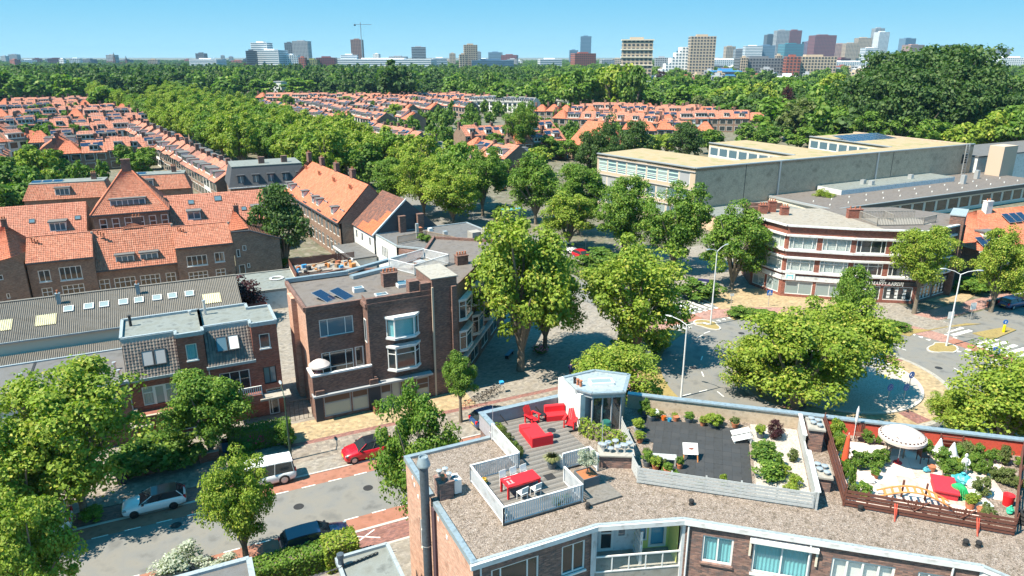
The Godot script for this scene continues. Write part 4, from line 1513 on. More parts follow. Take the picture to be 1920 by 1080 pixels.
	for k in [[1.6, 1.5, .26, .3, M.plant_box, "bush1", .35, .6, "broad yellow green bush in a dark pot near the stair house"], [1.15, 1.0, .22, .35, M.plant_box, "bush2", .4, 1.0, "tall flowering bush against the tan parapet"],
			[3.1, 1.15, .2, .3, M.terracotta, "", 0, 0, "empty terracotta bowl on the black slabs"], [3.9, 1.05, .28, .25, M.plant_box, "bush0", .38, .5, "round bush in a dark tub beside the tan parapet"],
			[4.75, 1.35, .17, .25, M.terracotta, "bush1", .26, .45, "small bright bush in a terracotta pot"], [5.35, 1.35, .3, .22, M.plant_box, "bush1", .55, .75, "wide leafy plant in a low dark tub"],
			[6.7, 1.0, .22, .28, M.terracotta, "willow", .2, .25, "terracotta pot with dry grass alone on the slabs"], [.9, 3.2, .25, .3, M.grey_paint, "bush1", .42, .7, "yellow green bush in a grey pot by the slat gate"],
			[1.15, 4.4, .22, .3, M.terracotta, "bush1", .36, .5, "low leafy plant in a box by the white rail"], [1.8, 6.9, .25, .3, M.plant_box, "bush0", .4, .75, "bushy plant at the left end of the grey bench"],
			[2.3, 7.15, .22, .28, M.terracotta, "bush1", .34, .6, "yellow green bush in front of the grey bench"], [3.0, 7.45, .28, .32, M.terracotta, "bush0", .3, .45, "reddish square planter in front of the grey bench"],
			[3.6, 6.7, .18, .25, M.terracotta, "bush2", .25, .6, "thin leafy plant beside the easel"], [8.15, 1.9, .25, .3, M.plant_box, "bush1", .35, .6, "golden bush behind the white lounge chairs"]]:
		pot_plant(BT * Vector3(k[0], 9.96, k[1]), k[2], k[3], k[4], k[5], k[6], k[7], k[8], "potted plant", grp)
	for k in [[2.35, 1.25, .16, .28, mat(lin(.62, .14, .02), .5), "orange plastic bucket on the black slabs", "bucket"], [2.72, 1.35, .14, .22, mat(lin(.03, .25, .42), .5), "blue plastic bucket beside the orange one", "bucket"]]:
		o = thing("bucket", k[5], k[6], BT * turn(k[0], k[1], 0, 9.96))
		b = mb()
		b.lathe([Vector2(0, .0), Vector2(k[2] * .8, 0), Vector2(k[2], k[3]), Vector2(k[2] * .92, k[3]), Vector2(k[2] * .75, .03), Vector2(0, .03)], 14)
		put(o, "pail", b, k[4])
		b = mb()
		b.tube([Vector3(-k[2], k[3], 0), Vector3(-k[2] * .5, k[3] + .1, .05), Vector3(k[2] * .5, k[3] + .1, .05), Vector3(k[2], k[3], 0)], [.008, .008, .008, .008], 4)
		put(o, "handle", b, M.alu)
	for k in [[12.3, .7, 8, 0, .9, .35, 1.1, "plants crowded along the brown side fence"], [14.2, .7, 6, .55, 0, .3, .8, "plants crowded along the red parapet"], [17.4, 4.2, 6, .3, .6, .3, .6, "plants crowded beside the green net"], [19.4, .9, 5, .6, .1, .5, 1.0, "plants crowded in the far corner of the red wall"], [19.2, 2.2, 6, .35, .3, .45, .9, "plants crowded along the slanting brown fence"], [.9, .75, 7, .95, 0, .28, .55, "plants crowded under the tan parapet"], [1.4, 5.6, 6, .35, .35, .3, .5, "plants crowded round the grey bench"], [7.9, 3.2, 5, .4, .9, .35, .6, "plants crowded in the pebble bed"]]:
		for i in k[2]:
			shrub(BT * Vector3(k[0] + k[3] * i + rng.randf() * .3, 9.95, k[1] + k[4] * i + rng.randf() * .3), ["bush0", "bush1", "bush2", "willow"][rng.randi() % 4], k[5] * rng.randf_range(.7, 1.3), k[6] * rng.randf_range(.6, 1.3), "small leafy plant among the " + k[7], k[7], "terrace_plant", "plant")
	bag(BT * Vector3(1.85, 9.96, .7), .3, .35, mat(lin(.6, .66, .64), .5), "pale plastic sack against the tan parapet")
	o = thing("rain_barrel", "dark green rain barrel in the stair house entrance", "barrel", BT * turn(-.95, 4.0, 0, 9.95))
	b = mb()
	b.lathe([Vector2(0, 0), Vector2(.26, 0), Vector2(.31, .2), Vector2(.32, .45), Vector2(.31, .7), Vector2(.27, .9), Vector2(.24, .9), Vector2(0, .85)], 14)
	put(o, "barrel_body", b, mat(lin(.015, .10, .085), .5))
	for y in [.22, .5, .72]:
		b = mb(Transform3D(Basis(), Vector3(0, y, 0)))
		b.lathe([Vector2(.31, 0), Vector2(.335, .02), Vector2(.31, .04)], 14)
		put(o, "hoop", b, mat(lin(.012, .08, .07), .5))
	for k in [[8.2, 4.6, .95, 1.25, "bush2", "rounded light green bush beside the black slabs"], [8.3, 6.4, .9, 1.1, "bush0", "clipped darker green bush behind the grey slat fence"], [9.0, 1.7, .6, 1.2, "purple", "reddish shrub growing in the pale pebbles"],
			[9.4, 7.4, .4, .5, "bush1", "small yellow leafed shrub on the pale pebbles"], [9.8, 4.2, .35, .8, "willow", "thin grey green shrub by the grey divider"], [5.9, 8.0, .22, .95, "bush1", "slender upright sapling behind the grey slat fence"],
			[4.8, 8.3, .35, .4, "willow", "spiky grass tuft at the foot of the grey slat fence"], [6.8, 8.35, .35, .4, "willow", "second spiky grass tuft along the grey slat fence"]]:
		shrub(BT * Vector3(k[0], 9.93, k[1]), k[4], k[2], k[3], k[5])
	o = thing("terrace_floor", "terrace floor of large cream coloured slabs", "floor", BT)
	var cl := [unit_box(M.tile_white), unit_box(mat(lin(.58, .50, .46), .7)), unit_box(mat(lin(.66, .55, .49), .7))]
	for i in 10:
		for j in 6:
			if 13.1 + i * 1.02 > 22.4 - (2.1 + j * 1.1) * .38:
				continue
			piece(o, "slab", cl[(i * 2 + j * 5) % 3], 12.1 + i * 1.02, 9.9, 1.0 + j * 1.1, 12.1 + i * 1.02 + 1.005, 9.95, 1.0 + j * 1.1 + 1.085)
	o = thing("board_fence", "dark brown fence of overlapping boards round the red terrace", "fence", BT)
	slat_fence(o, turn(11.9, 8.05, -3.5), 7.55, 9.92, .95, 5, M.wood_brown, 8, true)
	slat_fence(o, turn(11.9, .15, -90), 7.9, 9.92, 1.25, 7, M.wood_brown, 6, true)
	slat_fence(o, turn(22.6, .2, -110.9), 8.7, 9.92, 1.1, 6, M.wood_brown, 6, true)
	for x in [3.2, 5.2]:
		for i in 8:
			b = mb(turn(11.9, 8.05, -3.5))
			b.bar(Vector3(x - .5 + i * .14, 10.95, .03), Vector3(x - .1 + i * .07, 10.5, .03), .03, .02)
			put(o, "lattice_bar", b, M.wood_brown)
		for s in [-1, 1]:
			b = mb(turn(11.9, 8.05, -3.5))
			b.bar(Vector3(x + s * .6, 11.0, .05), Vector3(x, 10.4, .05), .07, .03)
			put(o, "brace", b, M.wood_brown)
	for x in [2.3, 5.9]:
		b = mb(turn(11.9, 8.05, -3.5))
		b.bar(Vector3(x, 10.6, .05), Vector3(x, 9.92, .6), .05, .05)
		b.bar(Vector3(x + .1, 10.6, .05), Vector3(x + .1, 9.92, .3), .05, .05)
		put(o, "prop", b, M.red_wall)
	parasol(BT * turn(15.55, 2.85, 0, 9.95), "open white parasol with a dark print over the cream slabs", 1.25, 2.3, mat(lin(.50, .42, .38), .85), mat(lin(.06, .04, .045), .8))
	o = thing("closed_parasol", "closed orange red parasol standing by the brown fence", "parasol", BT * turn(12.5, 4.2, 0, 9.95))
	b = mb()
	b.lathe([Vector2(.05, .3), Vector2(.19, .5), Vector2(.16, 1.2), Vector2(.1, 1.9), Vector2(.02, 2.1)], 10)
	put(o, "folded_cloth", b, mat(lin(.60, .08, .03), .85))
	b = mb()
	b.tube([Vector3(0, 0, 0), Vector3(0, 2.2, 0)], [.025, .02], 6)
	put(o, "pole", b, M.white)
	b = mb()
	b.lathe([Vector2(0, 0), Vector2(.25, 0), Vector2(.2, .1), Vector2(0, .12)], 10)
	put(o, "base", b, M.red_box)
	o = thing("white_parasol", "closed grey white parasol rising above the red parapet", "parasol", BT * turn(13.6, .6, 0, 9.95))
	b = mb()
	b.lathe([Vector2(.02, .9), Vector2(.09, 1.2), Vector2(.08, 1.9), Vector2(.01, 2.2)], 8)
	put(o, "folded_cloth", b, M.white_paint)
	b = mb()
	b.tube([Vector3(0, 0, 0), Vector3(0, 1.3, 0)], [.02, .02], 6)
	put(o, "pole", b, M.white)
	o = thing("storage_box", "flat crimson storage box with overhanging lid on the cream slabs", "box", BT * turn(17.25, 5.3, -6, 9.95))
	boxes(o, "body", [[-.52, 0, -.78, .52, .36, .78]], M.red_box)
	b = mb()
	soft(b, -.58, .36, -.85, .58, .48, .85, .04)
	put(o, "lid", b, M.red_box)
	o = thing("trellis_bridge", "curved orange wooden arch lying behind the brown fence", "arch", BT * turn(15.4, 6.9, -2, 9.95))
	for s in [-.3, .3]:
		b = mb()
		var path := []
		var rad := []
		for i in 11:
			path.append(Vector3(-1.7 + i * .34, .25 + .55 * sin(PI * i / 10.0), s))
			rad.append(.045)
		b.tube(path, rad, 6)
		put(o, "arch_beam", b, M.wood_orange)
	for i in 9:
		var y := .2 + .55 * sin(PI * (i + 1) / 10.0)
		boxes(o, "rung", [[-1.42 + i * .34, y, -.3, -1.3 + i * .34, y + .04, .3]], M.wood_orange)
	for x in [-.5, .6]:
		boxes(o, "post", [[x, 0, -.5, x + .09, 1.0, -.41]], M.wood_brown)
	for k in [[13.9, .75, 0, "against the red wall left of the parasol"], [16.6, .8, 0, "against the red wall right behind the parasol"], [17.1, .85, 5, "against the red wall next to the fern like bush"], [16.9, 2.4, 100, "turned sideways right of the parasol shade"]]:
		o = thing("slat_chair", "dark red slatted chair " + k[3], "chair", BT * turn(k[0], k[1], k[2], 9.95), "slatted chairs at the red wall")
		for i in 6:
			boxes(o, "back_slat", [[-.25 + i * .09, .45, -.24, -.25 + i * .09 + .05, 1.0, -.21]], M.wood_brown)
		boxes(o, "seat", [[-.27, .42, -.24, .27, .46, .26]], M.wood_brown)
		for s in [[-.24, -.2], [.24, -.2], [-.24, .22], [.24, .22]]:
			boxes(o, "leg", [[s[0] - .02, 0, s[1] - .02, s[0] + .02, .42, s[1] + .02]], M.wood_brown)
	o = thing("garden_table", "low garden table in the shade of the open parasol", "table", BT * turn(15.6, 1.9, 0, 9.95))
	b = mb(Transform3D(Basis(), Vector3(0, .68, 0)))
	b.lathe([Vector2(0, 0), Vector2(.6, 0), Vector2(.6, .04), Vector2(0, .04)], 16)
	put(o, "table_top", b, M.wood)
	for s in [[-.35, -.35], [.35, -.35], [-.35, .35], [.35, .35]]:
		boxes(o, "leg", [[s[0] - .03, 0, s[1] - .03, s[0] + .03, .68, s[1] + .03]], M.wood)
	o = thing("wall_rack", "dark wooden rack hung on the red parapet", "rack", BT * turn(18.9, .25, 0, 10.2))
	for i in 3:
		boxes(o, "bar", [[-.6, i * .22, 0, .6, i * .22 + .05, .08]], M.wood_brown)
	boxes(o, "upright", [[-.62, -.1, 0, -.55, .6, .1], [.55, -.1, 0, .62, .6, .1]], M.wood_brown)
	for k in [[12.5, 1.2, .5, 1.6, "bush1", "tall yellow flowering shrub in the corner of brown fence and red wall"], [12.45, 2.2, .45, 1.3, "bush0", "leafy shrub along the brown side fence"], [13.3, 3.9, .6, 1.1, "bush2", "clipped round bush beside the closed orange parasol"],
			[14.1, 3.8, .6, 1.1, "bush2", "round bush in the row left of the open parasol pole"], [14.6, 3.2, .5, 1.05, "bush2", "round bush next to the parasol pole"], [13.0, 6.8, .55, .8, "bush0", "spreading leafy plant inside the front corner of the brown fence"],
			[17.9, 2.6, .65, 1.2, "bush2", "dense bush right of the slatted chairs"], [18.1, 3.6, .6, 1.1, "bush2", "bush behind the green net"], [17.3, 1.4, .45, 1.0, "bush0", "fern like bush against the red parapet"], [18.9, 1.5, .5, .9, "bush0", "bush below the wall rack"],
			[19.0, 5.2, .5, 1.2, "willow", "tall grey green shrub along the right hand brown fence"], [18.7, 7.4, .45, .7, "willow", "grey shrub in the right front corner of the brown fence"], [18.6, 2.9, .4, .9, "bush1", "yellow green bush near the white statue"]]:
		shrub(BT * Vector3(k[0], 9.95, k[1]), k[4], k[2], k[3], k[5])
	for k in [[13.95, 4.9, .2, .3, "bush0", .3, .4, "terracotta pot at the end of the row of round bushes"], [17.15, 3.3, .22, .32, "", 0, 0, "pale stone urn at the foot of the dense bush"], [18.1, 6.6, .24, .35, "bush1", .3, .5, "leafy plant in a dark pot by the green net"],
			[18.55, 7.0, .28, .3, "", 0, 0, "empty wide terracotta pot in the front corner"], [18.4, 6.1, .2, .3, "bush2", .25, .35, "small pot plant behind the wide terracotta pot"]]:
		pot_plant(BT * Vector3(k[0], 9.95, k[1]), k[2], k[3], M.terracotta, k[4], k[5], k[6], k[7])
	for k in [[13.5, 5.3, .45, .4, M.white, "white crumpled plastic sack near the closed orange parasol"], [18.4, 4.2, .5, .55, mat(lin(.05, .36, .42), .5), "turquoise plastic sack among the bushes"], [18.9, 4.5, .45, .45, M.white, "white plastic sack next to the turquoise one"],
			[16.9, 3.4, .25, .25, mat(lin(.05, .25, .32), .5), "small blue bundle on the cream slabs"], [19.05, 6.2, .3, .22, mat(lin(.55, .7, .66), .5), "pale mint plastic box beside the right fence"], [18.6, 5.4, .35, .35, M.white, "white and black crumpled sack behind the green net"]]:
		bag(BT * Vector3(k[0], 9.95, k[1]), k[2], k[3], k[4], k[5])
	o = thing("net_basket", "bright green netting heaped round a plant", "net", BT * turn(17.85, 5.5, 0, 9.95))
	b = mb()
	for i in 14:
		var a := PI * i / 14.0
		var pth := []
		var rd := []
		for k in 9:
			var f := PI * k / 8.0
			pth.append(Vector3(cos(f) * cos(a) * .5, sin(f) * .65, cos(f) * sin(a) * .5))
			rd.append(.022)
		b.tube(pth, rd, 4, false)
	put(o, "netting", b, mat(lin(.01, .38, .12), .6))
	c = putm(o, "foliage", CR["bush0"])
	c.transform = Transform3D(Basis.from_scale(Vector3(.38, .3, .38)), Vector3.ZERO)
	o = thing("statue", "white garden statue of a robed standing figure among the plants", "statue", BT * turn(18.75, 3.2, 20, 9.95))
	b = mb()
	b.lathe([Vector2(0, 0), Vector2(.2, 0), Vector2(.19, .12), Vector2(.17, .14), Vector2(.2, .3), Vector2(.15, .62), Vector2(.17, .85), Vector2(.13, .98), Vector2(.055, 1.02), Vector2(.05, 1.06), Vector2(.085, 1.12), Vector2(.09, 1.2), Vector2(.05, 1.28), Vector2(0, 1.3)], 12, 1.0, .8)
	b.tube([Vector3(.16, .92, 0), Vector3(.24, .75, .06), Vector3(.1, .66, .16)], [.05, .045, .035], 6)
	b.tube([Vector3(-.16, .92, 0), Vector3(-.25, .72, .05), Vector3(-.08, .62, .16)], [.05, .045, .035], 6)
	put(o, "figure", b, M.white_paint)
	for k in [[17.9, 1.6, "white cloth pulled to a peak before the red parapet"], [18.5, 1.9, "second white cloth draped over a bush by the red parapet"]]:
		o = thing("draped_cloth", k[2], "cloth", BT * turn(k[0], k[1], 0, 9.95))
		b = mb()
		b.lathe([Vector2(.42, .3), Vector2(.3, .45), Vector2(.2, .75), Vector2(.07, 1.15), Vector2(0, 1.25)], 9, 1.0, .7)
		put(o, "cloth", b, M.white_paint)
	o = thing("tyre_stack", "stack of black tyres outside the brown fence", "tyres", BT * turn(20.3, 7.2, 0, 9.9))
	for i in 3:
		b = mb(Transform3D(Basis(), Vector3(.03 * i, i * .2 + .1, 0)))
		b.lathe([Vector2(.18, -.09), Vector2(.3, -.1), Vector2(.34, 0), Vector2(.3, .1), Vector2(.18, .09), Vector2(.18, -.09)], 18)
		put(o, "tyre", b, M.rubber)
	o = thing("water_butt", "red plastic tub outside the brown fence", "tub", BT * turn(20.1, 5.7, 0, 9.9))
	b = mb()
	b.lathe([Vector2(0, 0), Vector2(.22, 0), Vector2(.28, .6), Vector2(.24, .6), Vector2(0, .5)], 12)
	put(o, "tub_body", b, M.red)
	bag(BT * Vector3(19.95, 9.9, 6.5), .22, .4, mat(lin(.03, .38, .25), .6), "bright green plastic watering bag outside the brown fence")

func bag(at: Vector3, r: float, h: float, m: Material, label: String) -> void:
	var o := thing("plastic_bag", label, "bag", Transform3D(Basis(Vector3.UP, rng.randf() * TAU), at))
	var b := mb()
	b.ball(Vector3(0, h * .42, 0), Vector3(r, h * .5, r * .75), 14, 9)
	var g := RandomNumberGenerator.new()
	g.seed = int(r * 1000 + h * 77)
	var seen := {}
	for i in b.V.size():
		var k := b.V[i].snapped(Vector3.ONE * .001)
		if not seen.has(k):
			seen[k] = k * Vector3(g.randf_range(.72, 1.18), g.randf_range(.85, 1.2), g.randf_range(.72, 1.18))
			seen[k].y = maxf(seen[k].y, 0.0)
		b.V[i] = seen[k]
	for i in range(0, b.V.size(), 3):
		var n := (b.V[i + 2] - b.V[i]).cross(b.V[i + 1] - b.V[i]).normalized()
		for k in 3:
			b.N[i + k] = n
	put(o, "sack", b, m)
	b = mb()
	b.lathe([Vector2(r * .1, h * .8), Vector2(r * .22, h * 1.15), Vector2(0, h * 1.0)], 6)
	put(o, "tied_neck", b, m)

func flower_heap(at: Vector3, r: float, h: float, cols: Array, label: String, called := "flowering_plant") -> Node3D:
	var o := shrub(at, "bush0", r, h, label, "", called, "flowers")
	var b := mb()
	b.hasc = true
	var g := RandomNumberGenerator.new()
	g.seed = int(absf(at.x) * 100)
	for i in 130:
		var d := Vector3(g.randfn(), absf(g.randfn()) + .2, g.randfn()).normalized()
		var p := Vector3(d.x * r, h * (.45 + d.y * .55), d.z * r)
		b.col = cols[0].lerp(cols[1], g.randf())
		var s := g.randf_range(.02, .05) * (1.0 if r < .5 else 1.8)
		var u := d.cross(Vector3(g.randfn(), g.randfn(), g.randfn())).normalized() * s
		var w := d.cross(u)
		b.tri(p - u, p + w, p + u, d, d, d)
		b.tri(p - u, p + u, p - w, d, d, d)
	put(o, "blossom", b, M.petal, "stuff")
	return o

# ---------------------------------------------------------------- corner shop building, pair of red houses, sheds and rows on the left
func flatroof(par: Node, pts: PackedVector2Array, y: float, m: Material, edge: Material, par_h := .12, w := .25, t := Transform3D.IDENTITY) -> void:
	var b := mb(t)
	b.prism(pts, y - .3, y, true, false)
	put(par, "roof", b, m)
	b = mb(t)
	for i in pts.size():
		var p := pts[i]
		var q := pts[(i + 1) % pts.size()]
		b.bar(Vector3(p.x, y - .03 + par_h / 2, p.y), Vector3(q.x, y - .03 + par_h / 2, q.y), w, par_h + .2)
	put(par, "roof_edge", b, edge)

func solar(par: Node, t: Transform3D, w: float, d: float, tilt: float, called := "solar_panel") -> void:
	var k := t * Transform3D(Basis(Vector3.RIGHT, deg_to_rad(tilt)), Vector3.ZERO)
	var o := boxes(par, called, [[-w / 2, 0, -d / 2, w / 2, .04, d / 2]], M.solar_line, k)
	boxes(o, "cell_sheet", [[-w / 2 + .03, .041, -d / 2 + .03, w / 2 - .03, .046, d / 2 - .03]], M.solar, k)

func bay(par: Node, t: Transform3D, x0: float, x1: float, y0: float, y1: float, out: float, gm: Material, back: Material, rows: Array) -> void:  # canted bay window with three faces, sill and hood
	var c := (x1 - x0) * .2
	var hood := mb(t)
	var p := func(g: float) -> PackedVector2Array: return PackedVector2Array([Vector2(x0 - g, 0), Vector2(x0 + c - g * .5, out + g), Vector2(x1 - c + g * .5, out + g), Vector2(x1 + g, 0)])
	hood.prism(p.call(.12), y1, y1 + .22)
	var o := put(par, "bay_window", hood, M.white_paint)
	hood = mb(t)
	hood.prism(p.call(.1), y0 - .2, y0)
	put(o, "sill", hood, M.white_paint)
	var ang := rad_to_deg(atan2(out, c))
	var cl := Vector2(c, out).length()
	for k in [[Transform3D(Basis(Vector3.UP, deg_to_rad(-ang)), Vector3(x0, 0, 0)), cl], [Transform3D(Basis(), Vector3(x0 + c, 0, out)), x1 - x0 - 2 * c], [Transform3D(Basis(Vector3.UP, deg_to_rad(ang)), Vector3(x1 - c, 0, out)), cl]]:
		window(o, t * k[0], [0, y0, k[1], y1], {"rev": .07, "fw": .09, "rows": rows, "gm": gm, "back": back, "deep": .15})

func building_b() -> void:
	var p := P(594, 792.6)
	var T := fr(p, 27)
	var o := thing("corner_building", "dark brick three storey corner building with bay windows and shop front", "building", T)
	var LZ := -2.0
	var sh := [[.8, .35, 3.3, 2.42], [3.42, .35, 4.95, 2.42], [6.15, .1, 7.2, 2.4], [7.25, .1, 8.05, 2.4], [8.1, .1, 8.75, 2.4], [9.7, .5, 11.0, 2.4]]
	var b := mb()
	wall(b, 0, 13.7, 0, 2.6, sh)
	b.bx(0, 0, LZ - .1, .001, 2.6, 0)
	put(o, "shop_wall", b, M.brick_dark)
	for i in sh.size():
		var op := {"fw": .09, "fm": M.grey_paint, "rows": [.62] if i in [0, 1, 2, 4, 5] else [.3], "gm": mat(lin(.30, .33, .30), .12, 0, .6)}
		if i == 3:
			op.name = "shop_door"
		window(o, Transform3D(), sh[i], op)
	for k in [[.9, 1.75, -.11, 3.2, 2.3, -.075], [3.5, 1.75, -.11, 4.85, 2.3, -.075], [6.25, 1.6, -.11, 7.1, 2.3, -.075], [8.2, 1.6, -.11, 8.7, 2.3, -.075], [9.8, 1.2, -.11, 10.9, 2.2, -.075]]:
		boxes(o, "shop_blind", [k], mat(lin(.12, .07, .05), .8))
	boxes(o, "canopy", [[-.15, 2.6, -.4, 11.3, 2.78, .45]], M.grey_paint)
	boxes(o, "pier", [[.0, 0, .002, .7, 2.6, .1], [5.0, 0, .002, 6.1, 2.6, .1]], mat(lin(.03, .035, .05), .7))
	boxes(o, "brick_stub", [[.1, 2.78, -.35, .9, 3.2, .3], [5.1, 2.78, -.35, 5.9, 3.3, .3]], M.brick_dark)
	boxes(o, "balcony_wall", [[-.05, 2.78, -.12, 5.45, 4.55, .1], [-.05, 2.78, LZ, .15, 4.55, -.12]], M.brick_dark)
	boxes(o, "balcony_coping", [[-.12, 4.55, -.16, 5.45, 4.72, .14], [-.12, 4.55, LZ, .2, 4.72, -.16]], M.white_paint)
	boxes(o, "balcony_floor", [[.15, 2.78, LZ, 5.45, 3.6, -.12]], M.concrete)
	var f1 := Transform3D(Basis(), Vector3(0, 0, LZ))
	var wl := [[1.38, 7.4, 4.5, 9.1], [1.34, 3.65, 4.3, 5.85], [4.45, 3.62, 5.3, 5.9]]
	b = mb(f1)
	wall(b, .25, 5.45, 3.6, 10.2, wl)
	put(o, "front_wall", b, M.brick_dark)
	window(o, f1, wl[0], {"cols": [.24, .76], "fm": M.white, "gm": M.glass_blue, "sill": .15, "sm": M.brick_dark})
	window(o, f1, wl[1], {"cols": [.26, .76], "rows": [.3], "gm": M.glass, "sill": .1})
	window(o, f1, wl[2], {"name": "balcony_door", "rows": [.15], "gm": M.glass, "fw": .12})
	var f2 := Transform3D(Basis(), Vector3(0, 0, -.3))
	b = mb(f2)
	wall(b, 5.45, 11.7, 2.78, 11.0, [[7.3, 6.9, 10.1, 8.9], [7.3, 3.7, 10.1, 6.0]])
	b.poly([Vector3(5.45, 2.78, 0), Vector3(5.45, 11, 0), Vector3(5.45, 11, LZ + .3), Vector3(5.45, 2.78, LZ + .3)], Vector3.LEFT)
	put(o, "front_wall", b, M.brick_dark)
	b = mb(Transform3D(Basis(Vector3.UP, -PI / 2), Vector3(5.44, 0, 0)))
	window(o, Transform3D(Basis(Vector3.UP, -PI / 2), Vector3(5.44, 0, 0)), [-1.6, 6.5, -.9, 8.8], {"rev": .02, "fw": .07})
	bay(o, f2, 7.1, 10.3, 7.0, 8.85, .6, M.clear, M.curtain_teal, [])
	bay(o, f2, 7.1, 10.3, 3.8, 5.95, .6, M.clear, M.room, [.72])
	boxes(o, "tower", [[11.7, 0, -4.5, 14.2, 12.05, -.1]], M.brick_dark)
	boxes(o, "buttress", [[13.55, 2.4, -.1, 14.05, 11.2, .25]], M.brick_dark)
	boxes(o, "buttress", [[11.6, .0, -.1, 11.78, 11.3, .05]], M.pink_stone)
	boxes(o, "roof_stub", [[9.6, 10.2, -1.4, 10.6, 12.0, -.5], [10.6, 10.2, -1.2, 11.7, 11.7, -.35]], M.brick_dark)
	boxes(o, "tower_cap", [[11.6, 12.05, -4.6, 14.3, 12.15, 0]], M.concrete)
	b = mb()
	b.poly([Vector3(.25, 0, LZ), Vector3(.25, 10.2, LZ), Vector3(.25, 10.2, -11), Vector3(.25, 0, -11)], Vector3.LEFT)
	b.bx(-.25, 0, -8.0, .25, 10.2, -6.0)
	put(o, "side_wall", b, M.brick_rose)
	var oval := mb(Transform3D(Basis(Vector3.FORWARD, PI / 2), Vector3(.24, 5.2, -3.6)))
	oval.lathe([Vector2(0, .04), Vector2(.55, .04), Vector2(.6, 0)], 16, 1.0, .7)
	put(o, "satellite_dish", oval, M.white_paint)
	var ra := Transform3D(Basis(Vector3.UP, deg_to_rad(50)), Vector3(14.2, 0, -.6))
	var L := 20.0
	b = mb(ra)
	var holes := []
	for i in 4:
		holes.append([1.0 + i * 4.1, .5, 4.0 + i * 4.1, 2.3])
	wall(b, 0, L, 0, 10.8, holes)
	put(o, "side_wall", b, M.brick_dark)
	for h in holes:
		window(o, ra, h, {"cols": [.5], "gm": M.glass})
	for i in 4:
		for y in [3.7, 7.0]:
			bay(o, ra, 1.2 + i * 4.6, 4.4 + i * 4.6, y, y + 1.9, .55, M.glass, M.room, [.72])
	boxes(o, "canopy", [[0, 2.6, 0, L, 2.8, .5]], M.white_paint, ra)
	var e := ra * Vector3(L, 0, 0)
	var e2 := ra * Vector3(L, 0, -9)
	flatroof(o, PackedVector2Array([Vector2(.25, LZ), Vector2(5.4, LZ), Vector2(5.45, -.4), Vector2(11.7, -.4), Vector2(14, -.7), Vector2(e.x, e.z), Vector2(e2.x, e2.z), Vector2(13, -9.5), Vector2(6.4, -12.8), Vector2(.25, -11)]), 10.2, M.bitumen_brown, M.brick_dark, .25, .3)
	boxes(o, "roof_edge", [[5.4, 10.2, -.65, 11.7, 11.0, -.31]], M.brick_dark)
	boxes(o, "zinc_edge", [[.2, 10.3, -11.3, 6.5, 10.7, -10.9]], M.zinc)
	b = mb()
	b.bar(Vector3(6.5, 10.6, -11.1), Vector3(14, 10.6, -14.5), .5, .3)
	b.bar(Vector3(6.5, 10.4, -9.6), Vector3(12, 10.4, -11.5), .7, .35)
	put(o, "zinc_edge", b, M.zinc)
	boxes(o, "sand_strip", [[.7, 10.21, -2.7, 5.2, 10.28, -2.25]], M.plaster_tan)
	var rp := func(px: float, py: float, y: float) -> Vector3: return T.affine_inverse() * P(px, py, y)
	for k in [[607, 555], [640, 551]]:
		var v: Vector3 = rp.call(k[0], k[1], 10.5)
		solar(o, Transform3D(Basis(Vector3.UP, deg_to_rad(35)), v), 1.3, 2.0, 18)
	for k in [[755, 536, 1.3, 1.3, .35], [715, 553, 1.2, .8, .12], [672, 547, 1.0, .7, .45]]:
		var v: Vector3 = rp.call(k[0], k[1], 10.2)
		var sk := boxes(o, "skylight", [[v.x - k[2] / 2, 10.2, v.z - k[3] / 2, v.x + k[2] / 2, 10.2 + k[4], v.z + k[3] / 2]], M.white_paint)
		boxes(sk, "pane", [[v.x - k[2] / 2 + .1, 10.205 + k[4], v.z - k[3] / 2 + .1, v.x + k[2] / 2 - .1, 10.215 + k[4], v.z + k[3] / 2 - .1]], M.glass_blue)
	for k in [[730, 530, .9, 2.2], [865, 490, .8, 1.6]]:
		var v: Vector3 = rp.call(k[0], k[1], 10.5)
		chimney(o, v.x, v.z, 10.2, 10.2 + k[3] * .6, 1.6 * k[2], .9, 4, M.brick_dark)
	var dv: Vector3 = rp.call(790, 500, 10.3)
	var g := thing("balustrade", "white balustrade round the small roof deck of the dark brick corner building", "balustrade", T)
	var bt := turn(dv.x, dv.z, 25)
	for k in [[-2.6, 1.6, 0, 5.2], [-2.6, -2.2, 0, 5.2], [-2.6, -2.2, -90, 3.8], [2.6, -2.2, -90, 3.8]]:
		balustrade(g, bt * turn(k[0], k[1], k[2]), k[3], 10.3, 1.1, M.white_paint, .16)
	boxes(g, "deck", [[-2.6, 10.21, -2.2, 2.6, 10.3, 1.6]], M.wood_grey, bt)
	var gt := thing("deck_table", "grey table on the roof deck behind the white balustrade", "table", T * bt)
	boxes(gt, "table_top", [[-.9, 10.98, -.3, .2, 11.04, .5]], M.grey_paint)
	for s in [[-.85, -.25], [.12, -.25], [-.85, .42], [.12, .42]]:
		boxes(gt, "leg", [[s[0], 10.3, s[1], s[0] + .06, 10.98, s[1] + .06]], M.grey_paint)
	parasol(T * turn(.85, -.8, 0, 3.6), "small white flowered parasol on the brick balcony", .95, 2.3, mat(lin(.50, .44, .43), .85), mat(lin(.55, .3, .35), .8), false)
	flower_heap(T * Vector3(.55, 4.3, -.55), .45, .6, [Color(.6, .05, .12), Color(.7, .4, .42)], "red and white flowers under the balcony parasol")
